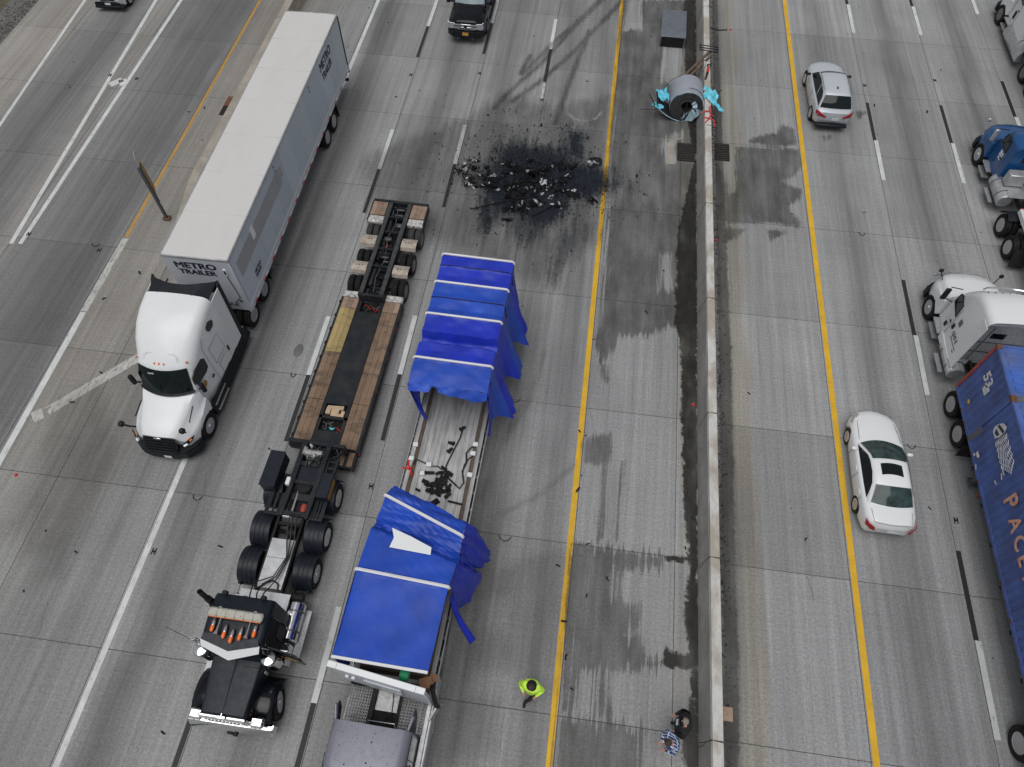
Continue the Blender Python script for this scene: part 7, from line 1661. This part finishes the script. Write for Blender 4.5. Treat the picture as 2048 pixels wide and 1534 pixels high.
BIG = [(-6.0,27.0,.20,'debris_white'),(-5.9,26.6,.17,'debris_grey'),(-5.75,26.0,.16,'debris_white'),(-5.55,25.6,.15,'debris_white'),(-5.2,25.5,.2,'debris_black'),(-4.5,26.3,.22,'debris_grey'),(-4.6,25.8,.14,'debris_white'),(-4.1,25.4,.16,'debris_grey'),(-3.7,25.9,.2,'debris_black'),(-2.05,26.2,.24,'debris_white'),(-1.8,25.9,.16,'debris_white'),(-2.3,24.9,.20,'debris_white'),(-2.0,24.7,.16,'debris_white'),(-1.45,24.75,.19,'debris_white'),(-.55,25.85,.20,'debris_white'),(-.6,25.5,.26,'debris_black'),(-3.0,24.5,.14,'debris_white'),(-3.3,25.1,.2,'debris_black'),(-2.9,26.9,.18,'debris_grey'),(-1.2,27.4,.26,'debris_black'),(.25,27.95,.18,'debris_grey'),(.0,27.9,.14,'debris_white'),(-2.6,26.2,.2,'debris_black'),(-1.2,26.4,.18,'debris_black'),(-3.9,26.7,.2,'debris_black'),(-2.0,25.4,.15,'debris_white'),(-4.9,26.9,.15,'debris_black')]
def shard(r, seed, mat):
    q = random.Random(seed); n = 4; ph = [q.uniform(0,6.28) for _ in range(6)]; w = q.uniform(.5,1.1)
    jit = {(i,j): (q.uniform(-.3,.3)*r, q.uniform(-.3,.3)*r, q.uniform(0,.5)*r) for i in range(n+1) for j in range(n+1)}
    def fn(u, v):
        a = jit[(round(u*n),round(v*n))]
        return ((u-.5)*2*r+a[0], (v-.5)*2*r*w+a[1], .25*r+.35*r*math.sin(u*5+ph[0])*math.sin(v*4+ph[1])+a[2])
    return G().grid(fn, n, n).mesh('fragment', mat, 15)
for i,(x,y,r,m) in enumerate(BIG):
    nm = {'debris_white':'pale ash-white piece of burnt wreckage in the charred heap','debris_grey':'grey metallic piece of burnt wreckage in the charred heap','debris_black':'black charred piece of burnt wreckage in the heap'}[m]
    o = link('burnt_fragment', shard(r*(.62 if i%2 else .46), i, M[m]) if m!='debris_black' else chunk(r*.8, i, M[m], .5), None, (x,y,.05), (q.uniform(-.3,.3),q.uniform(-.3,.3),q.random()*6)); tag(o, nm, 'debris', nm)
for (a,c,lb) in (((-1.3,24.9),(-2.35,23.9),'long thin black rod sticking out of the burnt heap to the lower left'),((-2.9,24.3),(-2.65,23.6),'short black rod at the lower edge of the burnt heap'),((-5.2,24.0),(-2.2,25.3),'thin black cable crossing the burnt heap')):
    m_ = ((a[0]+c[0])/2,(a[1]+c[1])/2); o = part('burnt_rod', None, G().tube([(a[0]-m_[0],a[1]-m_[1],.06),(RND.uniform(-.1,.1),RND.uniform(-.1,.1),.10),(c[0]-m_[0],c[1]-m_[1],.04)],.022,5), M['debris_black'], loc=(m_[0],m_[1],0)); tag(o, lb, 'rod')
# chalky scrape arc
stain('scrape_mark','white curved scrape arc on the pavement above the burnt heap',[strip_poly([(-1.35,31.5),(-1.0,31.15),(-.4,31.0),(.1,31.3),(.35,31.9)],.10)],[],stain_mat('scrape',(.55,.56,.57),.8,.34,.08,8,3,.08,.3),.022,res=.06,pad=.2)
stain('paint_spill','pale paint splash on the pavement below the burnt heap',[[(.1,27.8),(.4,28.0),(.35,28.15),(.0,27.95)]],[],stain_mat('splash',(.5,.51,.52),.8,.6,.10,4,3,.08,.6),.0225,res=.06,pad=.25)

# ============================================================= PEOPLE
def plaid_mat():
    m, n, b = nodes('plaid'); tc = N(n,'ShaderNodeTexCoord').outputs['Object']
    sx = N(n,'ShaderNodeSeparateXYZ'); n.links.new(tc, sx.inputs[0])
    a = math_(n,'GREATER_THAN', math_(n,'FRACT', math_(n,'MULTIPLY', math_(n,'ADD',sx.outputs[0],sx.outputs[1]), 9.0)), .80)
    c = math_(n,'GREATER_THAN', math_(n,'FRACT', math_(n,'MULTIPLY', sx.outputs[2], 10.0)), .82)
    d = math_(n,'GREATER_THAN', math_(n,'FRACT', math_(n,'MULTIPLY', math_(n,'SUBTRACT',sx.outputs[0],sx.outputs[1]), 7.0)), .5)
    col = mixc(n, d, (.012,.03,.12), (.03,.06,.20)); col = mixc(n, math_(n,'MAXIMUM',a,c), col, (.55,.60,.68))
    n.links.new(col, b.inputs['Base Color']); b.inputs['Roughness'].default_value = .85; return m
M['plaid'] = plaid_mat()
def person(label, loc, rz, J, mats, bulk=1.0):
    """J: dict of joint positions; body grown with a Skin modifier, coloured by nearest bone"""
    names = ['pelvis','spine','chest','neck','head','crown','ls','le','lw','lh','rs','re','rw','rh','lhip','lk','la','lt','rhip','rk','ra','rt','belly']
    rad = dict(pelvis=.145,spine=.15,chest=.15,neck=.062,head=.088,crown=.082,ls=.082,le=.058,lw=.040,lh=.036,rs=.082,re=.058,rw=.040,rh=.036,lhip=.10,lk=.072,la=.05,lt=.045,rhip=.10,rk=.072,ra=.05,rt=.045)
    bones = [('pelvis','spine','top'),('spine','chest','top'),('chest','neck','collar'),('neck','head','skin'),('head','crown','skin'),('chest','ls','top'),('ls','le','top'),('le','lw','top'),('lw','lh','skin'),('chest','rs','top'),('rs','re','top'),('re','rw','top'),('rw','rh','skin'),('pelvis','lhip','legs'),('lhip','lk','legs'),('lk','la','legs'),('la','lt','shoe'),('pelvis','rhip','legs'),('rhip','rk','legs'),('rk','ra','legs'),('ra','rt','shoe')]
    nm = list(J.keys()); idx = {k:i for i,k in enumerate(nm)}
    me = bpy.data.meshes.new('skel'); me.from_pydata([J[k] for k in nm],[(idx[a],idx[b]) for a,b,_ in bones],[])
    ob = bpy.data.objects.new('skel', me); COL.objects.link(ob)
    sk = ob.modifiers.new('s','SKIN'); sk.use_smooth_shade = True
    for i,k in enumerate(nm):
        r = rad[k]*(bulk if k in ('pelvis','spine','chest','ls','rs','le','re') else 1); v = me.skin_vertices[0].data[i]; v.radius = (r,r); v.use_root = (k=='pelvis')
    ss = ob.modifiers.new('u','SUBSURF'); ss.levels = 2; ss.render_levels = 2
    dg = bpy.context.evaluated_depsgraph_get(); m2 = bpy.data.meshes.new_from_object(ob.evaluated_get(dg)); bpy.data.objects.remove(ob)
    keys = ['top','collar','skin','legs','shoe']; m2.materials.clear()
    for k in keys: m2.materials.append(mats[k])
    V = {k:Vector(p) for k,p in J.items()}
    def dseg(p,a,b):
        d = b-a; t_ = max(0,min(1,(p-a).dot(d)/max(1e-9,d.length_squared))); return (p-(a+d*t_)).length
    for f in m2.polygons:
        c = f.center; best = min(bones, key=lambda q: dseg(c,V[q[0]],V[q[1]])-(.03 if q[2]=='legs' else 0)); f.material_index = keys.index(best[2]); f.use_smooth = True
    t = thing('person', label, 'person', loc, rz)
    o = link('body', m2, t)
    hd = V['head']; cr_ = V['crown']; up = (cr_-hd).normalized(); fw = (Vector((1,0,0))-up*up.x).normalized(); sd_ = up.cross(fw); mid = hd.lerp(cr_,.55)
    def ell(c, rx, n=8): return G().lathe([(0,-rx[2]),(rx[0]*.7,-rx[2]*.7),(rx[0],0),(rx[0]*.7,rx[2]*.7),(0,rx[2])],c,n,'z')
    nose = mid+fw*.098-up*.02
    part('nose', t, ell(nose,(.018,.018,.026)), M['skin'])
    for s in (1,-1):
        e = mid+sd_*s*.092-up*.02-fw*.005; part('ear', t, ell(e,(.018,.018,.032)), M['skin'])
        ey = mid+fw*.086+sd_*s*.034+up*.012; part('eye', t, ell(ey,(.012,.012,.010)), M['pit'])
    mo = mid+fw*.088-up*.062; part('mouth', t, G().obox(tuple(mo),(.012,.05,.010),(0,0,0)), M['red_lens'])
    # hair cap
    def hair(u, v):
        a = u*6.2832; ph = v*1.45*(1.0+.22*math.cos(a+math.pi)); d = fw*math.cos(a)*math.sin(ph)+sd_*math.sin(a)*math.sin(ph)+up*math.cos(ph)
        return tuple(mid+up*.012+d*(.100+.004*math.sin(a*7+v*9)))
    part('hair', t, G().grid(hair, 20, 8), mats['hair'], 60)
    # hands: palm, four fingers, thumb
    for w_, h_, s in (('lw','lh',1),('rw','rh',-1)):
        a, b = V[w_], V[h_]; d = (b-a).normalized(); side = d.cross(Vector((0,0,1))); side = side.normalized() if side.length>.1 else Vector((0,1,0)); nrm = side.cross(d)
        g = G()
        for k in range(4):
            st = b+side*(k-1.5)*.019; L = (.062,.074,.070,.055)[k]; g.tube([tuple(st),tuple(st+d*L*.55-nrm*.006),tuple(st+d*L*.95-nrm*.028)],.0088,6)
        th = b-d*.035+side*.034*(-s); g.tube([tuple(th),tuple(th+side*.028*(-s)+d*.022),tuple(th+side*.030*(-s)+d*.052-nrm*.008)],.010,6)
        part('fingers', t, g, M['skin'], 60)
    return t, V
def jacket(t, mat, lean=0, hw=.27, hd=.185, z0=.84, gap=0):
    secs = []
    for z, kw, kd in ((z0,.86,1.0),(z0+.12,.84,.98),(1.12,.86,1.0),(1.28,.96,1.04),(1.40,1.0,.98),(1.47,.86,.80),(1.515,.52,.56),(1.53,.34,.44)):
        ox = lean*(z-.9)
        secs.append([(ox+hd*kd*math.cos(a)*(1+.05*math.sin(a*5+z*9)), hw*kw*math.sin(a)*(1+.03*math.sin(a*7+z*5)), z) for a in [gap+(6.2832-2*gap)*i/27 for i in range(28)]])
    return part('jacket', t, G().loft(secs, cap=(False,False), closed=(gap==0)), mat, 60)
def pose(lean=0, lk=(.06,.11,.5), la=(0,.12,.09), rk=(.06,-.11,.5), ra=(0,-.12,.09), le=(-.02,.33,1.16), lw=(.10,.33,.93), re=(-.02,-.33,1.16), rw=(.10,-.33,.93), look=(.03,0)):
    q = lambda p: (p[0]+lean*(p[2]-.9) if p[2]>.9 else p[0], p[1], p[2])
    def hnd(w, e): d = (Vector(w)-Vector(e)).normalized(); return tuple(Vector(w)+d*.085)
    J = dict(pelvis=(0,0,.96),spine=(0,0,1.16),chest=(0,0,1.38),neck=(.02,0,1.53),head=(.03+look[0],look[1]*.6,1.62),crown=(.03+look[0]*1.3,look[1],1.72),
        ls=(0,.20,1.42),le=le,lw=lw,rs=(0,-.20,1.42),re=re,rw=rw,lhip=(0,.10,.88),lk=lk,la=la,lt=(la[0]+.17,la[1]+.02,.05),rhip=(0,-.10,.88),rk=rk,ra=ra,rt=(ra[0]+.17,ra[1]-.02,.05))
    J['lh'] = hnd(lw, le); J['rh'] = hnd(rw, re)
    return {k:q(p) for k,p in J.items()}
p1, V1 = person('person in hi-vis yellow jacket and black trousers walking beside the yellow line', (.10,3.62,.0), -100,
    pose(lean=.05, la=(.34,-.04,.10), lk=(.24,.08,.52), ra=(-.36,-.10,.12), rk=(-.06,-.10,.50), le=(-.10,.36,1.18), lw=(.06,.36,.95), re=(.02,-.36,1.18), rw=(.18,-.26,1.02)) if False else pose(lean=.05, la=(.34,-.10,.10), lk=(.24,.06,.52), ra=(-.36,.04,.12), rk=(-.06,-.08,.50), le=(-.02,.36,1.18), lw=(.20,.20,1.02), re=(.0,-.36,1.18), rw=(.20,-.20,1.02)),
    dict(top=M['hivis'],collar=M['cloth_black'],skin=M['skin'],legs=M['cloth_black'],shoe=M['cloth_black'],hair=M['hair_brown']), 1.36)
g = G()
for s in (1,-1): g.loft([[(.05+.19*math.cos(a)*k-.02,s*.12+.0,1.10+dz),(.05+.19*math.cos(a)*k-.02,s*.16,1.10+dz)] for a,k,dz in ((.2,1,.0),(0,1,.05),(-.2,1,.10))],cap=(False,False))
part('radio_strap', p1, G().tube([(.14,.12,1.40),(.20,.10,1.28),(.21,.04,1.18)],.012,5).box(.17,.21,.08,.13,1.28,1.38,.01), M['black_plastic'])
part('zip', p1, G().tube([(.16,0,1.44),(.205,0,1.3),(.215,0,1.1),(.20,0,.95)],.010,4), M['black_plastic'])
p2, V2 = person('person in open black jacket over green shirt with white print, by the barrier', (4.56,3.2,0), 178,
    pose(lean=-.04, le=(.0,.36,1.16), lw=(.20,.24,1.0), re=(.0,-.36,1.16), rw=(.20,-.24,1.0)),
    dict(top=M['cloth_black'],collar=M['cloth_black'],skin=M['skin'],legs=M['cloth_black'],shoe=M['cloth_black'],hair=M['hair_grey']), 1.5)
part('shirt_front', p2, G().grid(lambda u,v: (lerp(.215,.165,v)-.05*(2*u-1)**2, (2*u-1)*.15, lerp(.86,1.50,v)), 8, 6), M['cloth_green'])
for k in range(2):
    for j in range(5):
        part('shirt_print', p2, G().box(.190-.012*k,.212-.012*k,-.075+j*.032,-.075+j*.032+(.022 if (j+k)%2 else .014),1.20+k*.09,1.255+k*.09), M['text_white'])
p3, V3 = person('person in blue plaid shirt and white shoes leaning forward by the barrier', (4.32,2.72,0), 205,
    pose(lean=.22, le=(.10,.30,1.20), lw=(.30,.14,1.10), re=(.10,-.30,1.20), rw=(.30,-.12,1.10), look=(.08,0)),
    dict(top=M['plaid'],collar=M['plaid'],skin=M['skin'],legs=M['jeans'],shoe=M['shoe_white'],hair=M['hair_brown']), 1.3)

jacket(p1, M['hivis'], .05, .29, .20)
part('collar', p1, G().lathe([(.15,-.02),(.16,.02),(.13,.06),(.10,.05)],(.04,0,1.50),18,'z'), M['cloth_black'])
jacket(p2, M['cloth_black'], -.04, .30, .20, .80, .55)
jacket(p3, M['plaid'], .22, .27, .19)
